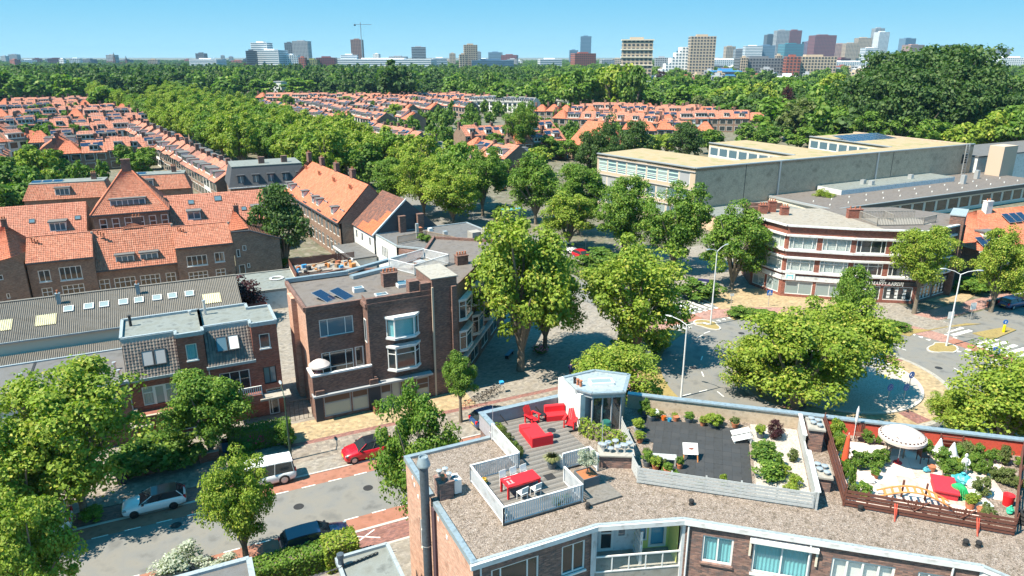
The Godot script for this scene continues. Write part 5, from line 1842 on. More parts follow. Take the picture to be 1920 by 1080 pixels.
	for k in [[5.5, .75, "round clipped box bush in a brown planter left of the shop door"], [9.1, .7, "round clipped box bush in a brown planter right of the shop door"]]:
		var q := thing("box_planter", k[2], "planter", T * turn(k[0], k[1], 0, .08))
		boxes(q, "planter", [[-.32, 0, -.32, .32, .55, .32]], mat(lin(.17, .06, .035), .7))
		var c := putm(q, "foliage", CR["bush2"])
		c.transform = Transform3D(Basis.from_scale(Vector3(.42, .45, .42)), Vector3(0, .5, 0))

func skylight_slope(par: Node, t: Transform3D, w: float, h: float, gm: Material, fm: Material) -> void:  # t: centre on the slope, y out of it
	var o := boxes(par, "roof_window", [[-w / 2, 0, -h / 2, -w / 2 + .07, .1, h / 2], [w / 2 - .07, 0, -h / 2, w / 2, .1, h / 2], [-w / 2 + .07, 0, -h / 2, w / 2 - .07, .1, -h / 2 + .07], [-w / 2 + .07, 0, h / 2 - .07, w / 2 - .07, .1, h / 2]], fm, t)
	boxes(o, "pane", [[-w / 2 + .07, .02, -h / 2 + .07, w / 2 - .07, .06, h / 2 - .07]], gm, t)

func building_c() -> void:
	var p := P(238, 714, 5.8)
	var T := fr(Vector3(p.x, 0, p.z), 26)
	var names := ["red brick town house with tiled mansard and closed grey roof shades", "red brick town house with tiled mansard and one open roof window, beside the alley"]
	for n in 2:
		var x0 := n * 6.35
		var xm := x0 + 4.2 if n == 0 else x0 + 3.95
		var x1 := x0 + 6.35 if n == 0 else 12.5
		var o := thing("town_house", names[n], "house", T)
		var holes: Array = [[.96, 3.2, 3.62, 4.95], [4.82, 6.7, 5.72, 8.2], [3.0, .2, 5.2, 2.3]] if n == 0 else [[7.2, 2.9, 9.75, 4.95], [10.9, 6.72, 11.82, 8.1], [10.92, 3.15, 12.05, 4.85], [11.0, 2.3, 12.3, 2.65], [11.1, -.0, 12.0, 2.1]]
		var b := mb()
		wall(b, x0, xm, 0, 5.6, holes)
		wall(b, xm, x1, 0, 9.05, holes)
		b.poly([Vector3(xm, 5.6, 0), Vector3(xm, 9.05, 0), Vector3(xm, 9.05, -1.3), Vector3(xm, 5.6, -1.3)], Vector3.LEFT)
		b.poly([Vector3(x1, 0, 0), Vector3(x1, 9.05, 0), Vector3(x1, 9.05, -6.2), Vector3(x1, 0, -6.2)], Vector3.RIGHT)
		if n == 1:
			b.poly([Vector3(x0, 5.6, 0), Vector3(x0, 9.05, 0), Vector3(x0, 9.05, -1.2), Vector3(x0, 5.6, -1.2)], Vector3.RIGHT)
		b.poly([Vector3(x0, 0, -6.2), Vector3(x0, 9.05, -6.2), Vector3(x1, 9.05, -6.2), Vector3(x1, 0, -6.2)], Vector3.FORWARD)
		b.poly([Vector3(x0, 5.6, 0), Vector3(x0, 9.05, -1.1), Vector3(x0, 9.05, -6.2), Vector3(x0, 5.6, -6.2)], Vector3.LEFT)
		put(o, "wall", b, M.brick_red)
		var a := Vector3(x0 + .05, 5.85, .12)
		var d := Vector3(x0 + .05, 8.85, -1.05)
		var slope := (d - a)
		var nx := Vector3(1, 0, 0)
		var up := slope.normalized()
		var nn := nx.cross(up).normalized() * -1.0
		if nn.z < 0:
			nn = -nn
		var cols := 16 if n == 0 else 15
		var rows := 12
		var cw := (xm - x0 - .1) / cols
		var ch := slope.length() / rows
		var tm := []
		for c in [lin(.15, .125, .115), lin(.19, .165, .15), lin(.125, .11, .105)]:
			var tb := mb()
			var prev := 0.0
			for s in 4:
				var ua: float = s / 4.0
				var ub: float = (s + 1) / 4.0
				var za: float = [.0, .05, .035, .01, .0][s]
				var zb: float = [.0, .05, .035, .01, .0][s + 1]
				tb.poly([Vector3(ua * cw, 0, za + .04), Vector3(ub * cw, 0, zb + .04), Vector3(ub * cw, ch, zb), Vector3(ua * cw, ch, za)], Vector3(0, .1, 1))
				tb.poly([Vector3(ua * cw, 0, za + .04), Vector3(ub * cw, 0, zb + .04), Vector3(ub * cw, 0, zb), Vector3(ua * cw, 0, za)], Vector3(0, -1, 0))
			tm.append(tb.mesh(mat(c, .8)))
		var rf := Node3D.new()
		rf.name = "mansard"
		o.add_child(rf)
		var bs := Basis(nx, up, nn)
		for i in cols:
			for j in rows:
				var q := putm(rf, "tile", tm[(i * 7 + j * 5 + (i * j) % 4) % 3])
				q.transform = Transform3D(bs, a + nx * cw * i + up * ch * j)
		b = mb()
		b.poly([a, Vector3(xm, 5.85, .12), Vector3(xm, 8.85, -1.05), d], Vector3(0, .3, 1))
		put(rf, "underlay", b, M.dark)
		var c0 := Transform3D(Basis(nx, nn, -up), a + up * slope.length() * .5 + nn * .08)
		for s in [0, 1]:
			var px: float = (1.75 + s * .98) if n == 0 else (1.35 + s * 1.0)
			var gm: Material = M.grey_paint if n == 0 else (M.glass_blue if s == 0 else M.curtain_white)
			var tw := c0 * Transform3D(Basis(), Vector3(px, .0, 0))
			if n == 1:
				tw = tw * Transform3D(Basis(Vector3.RIGHT, deg_to_rad(-14 if s else -8)), Vector3(0, .1, -.2))
			skylight_slope(o, tw, .92, 1.35, gm, M.slate)
		boxes(o, "gutter", [[x0 - .08, 5.6, 0, xm + .1, 5.85, .28]], M.zinc_pale)
		var top := PackedVector2Array([Vector2(x0, -1.15), Vector2(xm, -1.15), Vector2(xm, -.02), Vector2(x1, -.02), Vector2(x1, -6.2 if n == 0 else -4.6), Vector2(x0 if n == 0 else 10.55, -6.2 if n == 0 else -4.6)])
		if n == 1:
			top.append(Vector2(10.55, -6.0))
			top.append(Vector2(x0, -6.0))
		flatroof(o, top, 9.05, M.bitumen_pale, M.zinc_pale, .16, .24)
		boxes(o, "fascia", [[x0, 8.75, -1.12, xm, 9.2, -.98]], M.zinc_pale)
		for k in ([[.7, -4.6, .9, M.dark], [5.6, -5.4, .3, M.alu]] if n == 0 else [[6.9, -4.9, 1.3, M.alu]]):
			b = mb(Transform3D(Basis(), Vector3(k[0], 9.05, k[1])))
			b.lathe([Vector2(.12, 0), Vector2(.12, k[2]), Vector2(.16, k[2]), Vector2(.16, k[2] + .12), Vector2(0, k[2] + .12)], 10)
			put(o, "vent", b, k[3])
		if n == 0:
			window(o, Transform3D(), [.96, 3.2, 1.85, 4.95], {"rows": [.66], "gm": M.clear, "back": M.curtain_grey, "folds": true})
			window(o, Transform3D(), [1.85, 2.9, 2.75, 4.95], {"name": "balcony_door", "gm": M.clear, "back": M.curtain_grey, "fw": .15, "rev": .08})
			window(o, Transform3D(), [2.75, 3.2, 3.62, 4.95], {"rows": [.66], "gm": M.clear, "back": M.curtain_grey, "folds": true})
			window(o, Transform3D(), holes[1], {"gm": M.clear, "back": M.curtain_teal, "folds": true, "sill": .12})
			window(o, Transform3D(), holes[2], {"rows": [.7], "gm": M.glass})
			boxes(o, "balcony", [[.2, 2.0, .002, 4.4, 2.75, 1.25]], M.brick_red)
			boxes(o, "balcony_cap", [[.15, 2.75, 1.05, 4.45, 2.83, 1.3], [.15, 2.75, .002, .4, 3.1, 1.3]], M.pink_stone)
			boxes(o, "canopy", [[-.3, 1.9, .002, 1.5, 2.05, 1.5]], M.concrete)
		else:
			window(o, Transform3D(), holes[0], {"cols": [.34, .66], "gm": M.glass})
			window(o, Transform3D(), holes[1], {"gm": M.glass, "sill": .12})
			window(o, Transform3D(), holes[2], {"cols": [.5], "fm": M.dark, "gm": M.glass_blue})
			window(o, Transform3D(), holes[3], {"gm": M.glass, "fw": .05})
			window(o, Transform3D(), holes[4], {"name": "front_door", "cols": [.3], "gm": M.glass})
			boxes(o, "balcony", [[7.4, 1.9, .002, 10.5, 2.7, 1.1]], M.brick_red)
			boxes(o, "canopy", [[10.3, 2.1, .002, 13.0, 2.28, 1.3]], M.concrete)
			balustrade(o, turn(8.6, 1.05, 0), 1.9, 2.7, .9, M.white, .16)
		b = mb(Transform3D(Basis(), Vector3(x0 + .08, 0, .06)))
		b.lathe([Vector2(.05, 0), Vector2(.05, 5.6)], 6)
		put(o, "downpipe", b, M.grey_paint)
	var o := thing("low_house", "low brick house with dark flat bitumen roof beside the red town house", "house", T)
	var wl := [[-5.0, 3.0, -3.2, 5.0], [-10.5, 2.9, -8.0, 5.0], [-15.5, 2.9, -12.5, 5.0], [-5.5, .3, -3.4, 2.2], [-10.5, .3, -8, 2.2], [-1.6, 3.2, -.9, 5.0]]
	var b := mb()
	wall(b, -20, 0, 0, 5.7, wl)
	put(o, "wall", b, M.brick_dark)
	for h in wl:
		window(o, Transform3D(), h, {"cols": [.5], "rows": [.7], "gm": M.clear, "back": M.curtain_white if h[1] > 2 else M.room})
	flatroof(o, PackedVector2Array([Vector2(-20, .2), Vector2(0, .2), Vector2(0, -8), Vector2(-20, -8)]), 5.75, M.bitumen, M.zinc_pale, .06, .2)
	boxes(o, "seam", [[-7.6, 5.75, -7.9, -7.4, 5.79, .1]], M.dark)
	for k in [[-8.4, -2.4], [-8.0, -4.0], [-1.0, -3.2], [-.6, -1.2]]:
		b = mb(Transform3D(Basis(), Vector3(k[0], 5.75, k[1])))
		b.lathe([Vector2(.13, 0), Vector2(.1, .5), Vector2(.17, .55), Vector2(.17, .7), Vector2(0, .7)], 9)
		put(o, "vent", b, M.alu)

func corrugated(b: Mb, x0: float, x1: float, za: float, ya: float, zb: float, yb: float, pitch := .19, amp := .05) -> void:
	var n := int((x1 - x0) / pitch) * 4
	var s := Vector3(0, yb - ya, zb - za).normalized()
	var nn := Vector3(1, 0, 0).cross(s)
	if nn.y < 0:
		nn = -nn
	for i in n:
		var xa := lerpf(x0, x1, float(i) / n)
		var xb := lerpf(x0, x1, float(i + 1) / n)
		var oa := nn * sin(i * PI / 2) * amp
		var ob := nn * sin((i + 1) * PI / 2) * amp
		b.poly([Vector3(xa, ya, za) + oa, Vector3(xb, ya, za) + ob, Vector3(xb, yb, zb) + ob, Vector3(xa, yb, zb) + oa], nn)

func left_blocks() -> void:
	var p := P(225, 610, 4.5)
	var T := fr(Vector3(p.x, 0, p.z), 25.5)
	var o := thing("shed", "long shed with weathered corrugated roof and a row of square roof windows", "shed", T)
	var b := mb()
	corrugated(b, -32, 12.5, .2, 4.45, -6.6, 6.7)
	put(o, "roof", b, M.corrugated, "stuff")
	b = mb()
	corrugated(b, -32, 12.5, -13.2, 4.5, -6.6, 6.7)
	put(o, "rear_roof", b, M.corrugated, "stuff")
	boxes(o, "wall", [[-32, 0, -13, 12.3, 4.4, 0]], M.cream)
	b = mb()
	gable(b, -32, 12.4, 4.3, 6.65, -13.1, .05)
	put(o, "gable_wall", b, M.cream)
	boxes(o, "gutter", [[-32, 4.25, .1, 12.5, 4.42, .32]], M.zinc_pale)
	boxes(o, "ridge_cap", [[-32, 6.68, -6.8, 12.5, 6.76, -6.4]], M.corrugated)
	var up := Vector3(0, 2.25, -6.8).normalized()
	var nn := Vector3(0, 6.8, 2.25).normalized()
	for k in [[128, 577], [166, 572], [195, 569], [231, 564], [260, 560], [294, 556], [323, 553], [355, 549]]:
		var v := T.affine_inverse() * P(k[0], k[1], 5.85)
		var z := -3.9
		var q := hz(T, k[0], k[1], z)
		skylight_slope(o, Transform3D(Basis(Vector3.RIGHT, nn, -up), Vector3(q.x, 4.45 + 2.25 * (.2 - z) / 6.8 + .05, z)), .95, 1.0, M.glass_pale, M.white)
	for k in [[8, 610, 1.4], [86, 598, 1.9], [397, 558, 1.9]]:
		var q := hz(T, k[0], k[1], -2.6)
		b = mb()
		corrugated(b, q.x - k[2] / 2, q.x + k[2] / 2, -1.6, 5.13, -3.4, 5.73)
		put(o, "light_panel", b, M.fibre_pale, "stuff")
	for k in [[108, 556], [265, 585]]:
		var q := hz(T, k[0], k[1], -5)
		chimney(o, q.x, -5.2, 5.9, 7.3, .4, .4, 1, M.zinc)
	b = mb()
	corrugated(b, -31, 6, 3.2, 2.3, .3, 3.0)
	put(o, "lean_to_roof", b, M.corrugated, "stuff")
	boxes(o, "lean_to_wall", [[-31, 0, .2, 6, 2.25, 3.0]], M.cream)
	p = P(48.3, 493.3, 5.8)
	T = fr(Vector3(p.x, 0, p.z), 25.5)
	var q8 := func(px: float, py: float) -> float: return hz(T, px, py).x
	var xs := [0.0, q8.call(175, 482), q8.call(328, 464), q8.call(436, 456)]
	var specs := [[0, 5.8, "end house of the brick row with bright tiled roof and four wide windows", 0.0], [1, 3.6, "middle house of the brick row with two dormers in a long tiled roof", -.5], [2, 5.8, "end house of the brick row with tiled roof beside the dark tree", 0.0]]
	for sp in specs:
		var i: int = sp[0]
		var x0: float = xs[i]
		var x1: float = xs[i + 1]
		var ye: float = sp[1]
		var zf: float = sp[3]
		o = thing("row_house", sp[2], "house", T, "brick row behind the shed")
		var holes := []
		var pix: Array = [[[70, 508, 97, 527], [109, 502, 156, 522], [77, 541, 102, 560], [115, 536, 161, 552]], [[185, 525, 209, 545], [213, 522, 257, 540], [262, 517, 303, 535], [310, 512, 332, 530]], [[349, 481, 390, 496], [401, 474, 422, 490], [353, 511, 392, 527], [404, 505, 425, 522]]][i]
		var ft := Transform3D(Basis(), Vector3(0, 0, zf))
		for k in pix:
			holes.append(prect(T * ft, k))
		b = mb(ft)
		wall(b, x0, x1, 0, ye, holes)
		put(o, "wall", b, M.brick_brown)
		for h in holes:
			var n := 4 if h[2] - h[0] > 2.4 else 2
			var cols := []
			for c in n - 1:
				cols.append(float(c + 1) / n)
			window(o, ft, h, {"cols": cols, "rows": [.62] if h[1] < 2.8 else [], "gm": M.glass, "fw": .1, "sill": .1})
		var zr := zf - 4.0
		var yr: float = hz(T, [110, 240, 375][i], [440, 428, 421][i], -4.0).y
		b = mb()
		tiles(b, Vector3(x0, ye, zf + .35), Vector3(x1, ye, zf + .35), Vector3(x1, yr, zr), Vector3(x0, yr, zr), .27)
		put(o, "roof", b, M.tile_orange if i != 1 else M.tile_orange)
		b = mb()
		tiles(b, Vector3(x1, ye, zr * 2 - zf), Vector3(x0, ye, zr * 2 - zf), Vector3(x0, yr, zr), Vector3(x1, yr, zr), .6, .8)
		put(o, "rear_roof", b, M.tile_orange)
		boxes(o, "ridge", [[x0, yr - .02, zr - .12, x1, yr + .1, zr + .12]], M.tile_orange)
		boxes(o, "gutter", [[x0, ye - .2, zf + .1, x1, ye - .02, zf + .45]], M.slate)
		b = mb()
		gable(b, x0, x1, ye - .05, yr - .05, zr * 2 - zf, zf + .1)
		b.bx(x0, 0, zr * 2 - zf, x0 + .01, ye, zf)
		b.bx(x1 - .01, 0, zr * 2 - zf, x1, ye, zf)
		put(o, "side_wall", b, M.brick_brown)
		boxes(o, "party_wall", [[x1 - .2, ye - .2, zf - 3.9, x1 + .1, yr + .05, zf - 3.6]], M.concrete)
		if i == 1:
			for k in [[.36], [.66]]:
				dormer(o, x0 + (x1 - x0) * k[0], 2.3, ye + .35, zf - .35, 1.35, 1.6)
			var hp := Vector3(x0 + (x1 - x0) * .5, yr + .55, zr)
			b = mb()
			tiles(b, Vector3(hp.x - 1.6, yr - .1, zr + .25), Vector3(hp.x + 1.6, yr - .1, zr + .25), hp + Vector3(.3, 0, 0), hp - Vector3(.3, 0, 0), .27)
			put(o, "roof_hip", b, M.tile_orange)
			chimney(o, hp.x + .6, zr - 1.0, yr - .6, yr + 1.2, 1.2, .6, 3)
		for k in 3:
			b = mb(Transform3D(Basis(), Vector3(x0 + .7 + k * .35, yr - .5 - .12 * k, zr + 1.0 + .2 * k)))
			b.lathe([Vector2(.08, 0), Vector2(.08, .5), Vector2(.14, .5), Vector2(.14, .62), Vector2(0, .62)], 7)
			put(o, "vent", b, M.terracotta)
	var gx: float = xs[3]
	o = thing("gable_house", "brown brick house with plain gable wall and small white windows beside the dark tree", "house", T)
	var gt := Transform3D(Basis(), Vector3(gx + .1, 0, -.2))
	var gh := [[1.2, 4.3, 1.75, 5.1], [.3, 3.4, .8, 4.6], [1.6, 1.6, 2.0, 2.3], [.4, .2, 1.3, 2.2]]
	b = mb(gt)
	wall(b, 0, 6.6, 0, 5.2, gh)
	b.poly([Vector3(0, 5.2, 0), Vector3(6.6, 5.2, 0), Vector3(6.6, 5.6, 0), Vector3(2.6, 7.1, 0), Vector3(0, 7.2, 0)], Vector3.BACK)
	b.bx(6.59, 0, -9, 6.6, 5.4, 0)
	put(o, "wall", b, M.brick_brown)
	for h in gh:
		window(o, gt, h, {"fw": .09, "gm": M.glass})
	b = mb(gt)
	tiles(b, Vector3(2.4, 7.2, .1), Vector3(6.9, 5.5, .1), Vector3(6.9, 5.5, -9), Vector3(2.4, 7.2, -9), .4, .4)
	put(o, "roof", b, M.tile_old)
	boxes(o, "verge_board", [[-.1, 7.2, -.1, 2.6, 7.36, .2]], M.slate, gt)
	b = mb(gt)
	b.bar(Vector3(2.5, 7.25, .1), Vector3(6.9, 5.6, .1), .3, .16)
	put(o, "verge_board", b, M.slate)
	b = mb(gt)
	for s in [[Vector3(-.4, 7.0, -2), Vector3(2.5, 7.2, -2)], [Vector3(2.5, 7.2, -2), Vector3(2.7, 7.2, -8)]]:
		tiles(b, s[0], s[1], Vector3(.9, 9.7, -5), Vector3(.9, 9.7, -5) - Vector3(.05, 0, 0), .3)
	put(o, "hip_roof", b, M.tile_bright)
	chimney(o, gx + 1.4, -5.0, 8.0, 10.2, .7, .6, 2)
	o = thing("gable_house", "brown brick house with arched white door and orange hipped roof left of the row", "house", T)
	gt = Transform3D(Basis(), Vector3(-6.8, 0, .6))
	gh = [[3.6, 4.0, 4.1, 4.7], [4.0, 1.4, 4.4, 2.1]]
	b = mb(gt)
	wall(b, 0, 6.6, 0, 5.8, gh)
	b.poly([Vector3(0, 5.8, 0), Vector3(6.6, 5.8, 0), Vector3(5.2, 6.9, 0), Vector3(3.2, 6.9, 0)], Vector3.BACK)
	b.poly([Vector3(6.6, 0, 0), Vector3(6.6, 6, 0), Vector3(6.6, 6, -3), Vector3(6.6, 0, -3)], Vector3.RIGHT)
	put(o, "wall", b, M.brick_brown)
	for h in gh:
		window(o, gt, h, {"fw": .09, "gm": M.glass})
	b = mb(gt)
	tiles(b, Vector3(0, 5.8, .3), Vector3(5.4, 6.9, .3), Vector3(4.6, 10.2, -5), Vector3(4.3, 10.2, -5), .3)
	tiles(b, Vector3(5.4, 6.9, .3), Vector3(7.8, 6.4, -8), Vector3(4.6, 10.2, -5.2), Vector3(4.5, 10.2, -5), .3)
	put(o, "roof", b, M.tile_bright)
	chimney(o, -2.2, -4.4, 8.5, 11.0, .6, .6, 2)
	p = P(313, 425, 5.8)
	T = fr(Vector3(p.x, 0, p.z), 24)
	var kk := [[0.0, 15.5, "long tiled roof with roof windows and a white dormer behind the front row", M.tile_red], [-33.0, -11.2, "long tiled roof with a white dormer left of the tall hipped block", M.tile_red]]
	for k in kk:
		o = thing("row_house", k[2], "house", T, "brick row with the hipped block")
		var yr: float = hz(T, 400, 361, -5.0).y
		b = mb()
		tiles(b, Vector3(k[0], 5.8, .3), Vector3(k[1], 5.8, .3), Vector3(k[1], yr, -5), Vector3(k[0], yr, -5), .3)
		put(o, "roof", b, k[3])
		b = mb()
		tiles(b, Vector3(k[1], 5.8, -10), Vector3(k[0], 5.8, -10), Vector3(k[0], yr, -5), Vector3(k[1], yr, -5), .8, 1.0)
		put(o, "rear_roof", b, k[3])
		boxes(o, "wall", [[k[0], 0, -9.8, k[1], 5.7, 0]], M.brick_brown)
		b = mb()
		gable(b, k[0] + .01, k[1] - .01, 5.7, yr - .05, -9.9, .1)
		put(o, "gable_wall", b, M.brick_brown)
		var up2 := Vector3(0, yr - 5.8, -5.3).normalized()
		var n2 := Vector3(0, 5.3, yr - 5.8).normalized()
		if k[0] == 0.0:
			dormer(o, 4.2, 2.0, 6.5, -.5, 1.3, 1.8)
			dormer(o, 14.2, 2.0, 6.5, -.6, 1.3, 1.8)
			for w in [[4.0, .72, .9], [8.2, .78, 1.1], [12.0, .38, .8]]:
				skylight_slope(o, Transform3D(Basis(Vector3.RIGHT, n2, -up2), Vector3(w[0], lerpf(5.8, yr, w[1]), lerpf(.3, -5, w[1])) + n2 * .08), w[2], w[2], M.glass_blue, M.slate)
		else:
			dormer(o, -15.0, 2.2, 6.4, -.5, 1.4, 1.8)
			for w in [[-18.5, .5, .8], [-12.4, .5, .8], [-30, .4, .9]]:
				skylight_slope(o, Transform3D(Basis(Vector3.RIGHT, n2, -up2), Vector3(w[0], lerpf(5.8, yr, w[1]), lerpf(.3, -5, w[1])) + n2 * .08), w[2], w[2], M.glass_blue, M.slate)
	o = thing("hipped_house", "tall brick block with steep orange hipped roof, wide white dormer and chimney", "house", T)
	var z1 := 1.2
	var ye: float = hz(T, 313, 393, z1).y
	var xa: float = hz(T, 173, 400, z1).x
	var xb: float = hz(T, 313, 393, z1).x
	var hol := []
	for i in 6:
		hol.append([xa + .7 + i * (xb - xa) / 6.0, ye - 3.0, xa + 1.75 + i * (xb - xa) / 6.0, ye - .7])
	b = mb()
	var zt := Transform3D(Basis(), Vector3(0, 0, z1))
	b.xf = zt
	wall(b, xa, xb, 0, ye, hol)
	b.xf = Transform3D.IDENTITY
	b.bx(xa, 0, -9, xb, ye, z1 - .3)
	put(o, "wall", b, M.brick_brown)
	for h in hol:
		window(o, zt, h, {"rows": [.6], "fw": .12, "gm": M.glass, "sill": .1})
	var xm := (xa + xb) / 2
	var pk := hz(T, 237, 317, -4.0)
	var pv := Vector3(pk.x, pk.y, -4)
	b = mb()
	tiles(b, Vector3(xa - .3, ye, z1 + .35), Vector3(xb + .3, ye, z1 + .35), pv + Vector3(.5, 0, 0), pv - Vector3(.5, 0, 0), .3)
	tiles(b, Vector3(xb + .3, ye, z1 + .35), Vector3(xb + .3, ye, -9), pv + Vector3(.5, 0, -.5), pv + Vector3(.5, 0, 0), .4, .4)
	tiles(b, Vector3(xa - .3, ye, -9), Vector3(xa - .3, ye, z1 + .35), pv - Vector3(.5, 0, 0), pv - Vector3(.5, 0, .5), .4, .4)
	put(o, "roof", b, M.tile_orange)
	for s in [-1.0, 1.0]:
		b = mb()
		b.tube([Vector3(xm + s * ((xb - xa) / 2 + .3), ye + .06, z1 + .38), pv + Vector3(s * .5, .1, 0)], [.13, .13], 6)
		put(o, "hip_ridge", b, M.tile_bright)
	boxes(o, "gutter", [[xa - .4, ye - .22, z1, xb + .4, ye, z1 + .5]], M.slate)
	dormer(o, hz(T, 240, 385, z1).x, 4.9, ye + .5, z1 - .6, 1.5, 2.6)
	chimney(o, pv.x, pv.z, pv.y - .8, pv.y + 1.5, 1.3, .8, 0)
	for k in [[45, 205, 377, 340, 6.2, "orange mansard roof house with a pale dormer beside the street trees", M.tile_orange], [210, 355, 360, 330, 6.0, "orange roof house with solar panels behind the tall hipped block", M.tile_orange]]:
		var a := P(k[0], k[2], k[4])
		var t := fr(Vector3(a.x, 0, a.z), 20)
		var w: float = hz(t, k[1], k[2] - 14, 0).x
		o = thing("mansard_house", k[5], "house", t)
		boxes(o, "wall", [[0, 0, -7, w, k[4], 0]], M.brick_brown)
		b = mb()
		var yt: float = k[4] + 2.7
		tiles(b, Vector3(-.2, k[4], .3), Vector3(w + .2, k[4], .3), Vector3(w - .9, yt, -1.8), Vector3(.9, yt, -1.8), .3)
		tiles(b, Vector3(w + .2, k[4], .3), Vector3(w + .2, k[4], -7), Vector3(w - .9, yt, -6), Vector3(w - .9, yt, -1.8), .5, .5)
		tiles(b, Vector3(-.2, k[4], -7), Vector3(-.2, k[4], .3), Vector3(.9, yt, -1.8), Vector3(.9, yt, -6), .5, .5)
		put(o, "roof", b, k[6])
		boxes(o, "flat_roof", [[.8, yt - .1, -6.2, w - .8, yt + .15, -1.7]], M.bitumen_pale)
		dormer(o, w * .45, 2.4, k[4] + .6, -.2, 1.4, 1.6)
		for i in 3:
			solar(o, Transform3D(Basis(), Vector3(1.8 + i * 1.8, yt + .25, -3.4)), 1.6, 1.5, 8)
		chimney(o, w * .8, -4, yt, yt + 1.3, .9, .6, 3)
	for k in [[505, 545, 2.6, 9, 7, "flat grey roofed garage with a coiled hose behind the shed"]]:
		var a := P(k[0], k[1], k[2])
		var t := fr(Vector3(a.x, 0, a.z), 24)
		o = thing("garage", k[5], "garage", t)
		boxes(o, "wall", [[-4, 0, -9, 6, k[2] - .2, 0]], M.white_wall)
		flatroof(o, PackedVector2Array([Vector2(-4, 0), Vector2(6, 0), Vector2(6, -9), Vector2(-4, -9)]), k[2], M.bitumen_pale, M.concrete, .08, .2)
		b = mb()
		for j in 3:
			var pa := []
			var rd := []
			for i in 17:
				var f := TAU * i / 16
				pa.append(Vector3(1.5 + cos(f) * (.7 + j * .12), k[2] + .1 + .02 * j, -5 + sin(f) * (.7 + j * .12)))
				rd.append(.05)
			b.tube(pa, rd, 5, false)
		put(o, "hose_coil", b, M.white_paint)
	o = thing("junk_terrace", "fenced roof yard heaped with timber and household clutter", "yard", fr(P(620, 520, 2.8) * Vector3(1, 0, 1), 24))
	boxes(o, "base", [[-4.5, 0, -8, 5, 2.8, 0]], M.cream)
	boxes(o, "yard_floor", [[-4.4, 2.8, -7.9, 4.9, 2.84, -.1]], M.wood_grey)
	for s in [[-4.5, 0, 4.8, 0], [-4.5, -8, 0, -90], [-4.5, -8, 9.5, 0]]:
		slat_fence(o, turn(s[0], s[1], s[3]), s[2] if s[2] > 0 else 8.0, 2.8, 1.1, 6, M.wood_brown, 4)
	var g := RandomNumberGenerator.new()
	g.seed = 44
	for i in 26:
		var m: Material = [M.wood, M.white_paint, M.grey_paint, M.terracotta, mat(lin(.05, .25, .5), .6), M.dark, M.wood_orange][g.randi() % 7]
		var x := g.randf_range(-3.8, 4)
		var z := g.randf_range(-7.2, -3.2)
		var s := g.randf_range(.3, .8)
		boxes(o, "crate", [[-s / 2, 0, -s * .35, s / 2, g.randf_range(.15, .6), s * .35]], m, turn(x, z, g.randf() * 90, 2.84))
	for i in 6:
		boxes(o, "timber", [[-1.6, .5 + i * .06, -.07, 1.6, .55 + i * .06, .07]], M.wood, turn(-1 + i * .3, -5.5, 10 + i * 6, 2.84))

# a dormer standing out of a slope: front at z, base y, w wide, h high, d deep
func dormer(par: Node, x: float, w: float, y: float, z: float, h: float, d: float, m: Material = null) -> void:
	var o := boxes(par, "dormer", [[x - w / 2, y - .3, z - d, x - w / 2 + .12, y + h, z], [x + w / 2 - .12, y - .3, z - d, x + w / 2, y + h, z], [x - w / 2 + .12, y - .3, z - .12, x + w / 2 - .12, y + .15, z], [x - w / 2 + .12, y + h - .15, z - .12, x + w / 2 - .12, y + h, z]], m if m else M.white)
	boxes(o, "dormer_roof", [[x - w / 2 - .15, y + h, z - d, x + w / 2 + .15, y + h + .16, z + .2]], M.bitumen if m == null else M.slate)
	var n := maxi(1, int(round(w / .85)))
	var c := []
	for i in n - 1:
		c.append(float(i + 1) / n)
	var b := mb()
	var x0 := x - w / 2 + .12
	var x1 := x + w / 2 - .12
	b.poly([Vector3(x0, y + .15, z - .06), Vector3(x1, y + .15, z - .06), Vector3(x1, y + h - .15, z - .06), Vector3(x0, y + h - .15, z - .06)], Vector3.BACK)
	put(o, "pane", b, M.glass_blue)
	for f in c:
		boxes(o, "mullion", [[lerpf(x0, x1, f) - .05, y + .15, z - .055, lerpf(x0, x1, f) + .05, y + h - .15, z - .005]], M.white)

# ---------------------------------------------------------------- curved corner building with the estate agent
func text(par: Node, s: String, t: Transform3D, h: float, m: Material, font := "Droid Serif") -> void:
	var f := SystemFont.new()
	f.font_names = PackedStringArray([font])
	var x := TextMesh.new()
	x.font = f
	x.text = s
	x.font_size = 32
	x.pixel_size = h / 23.0
	x.depth = .03
	x.material = m
	var o := putm(par, "lettering", x)
	o.transform = t

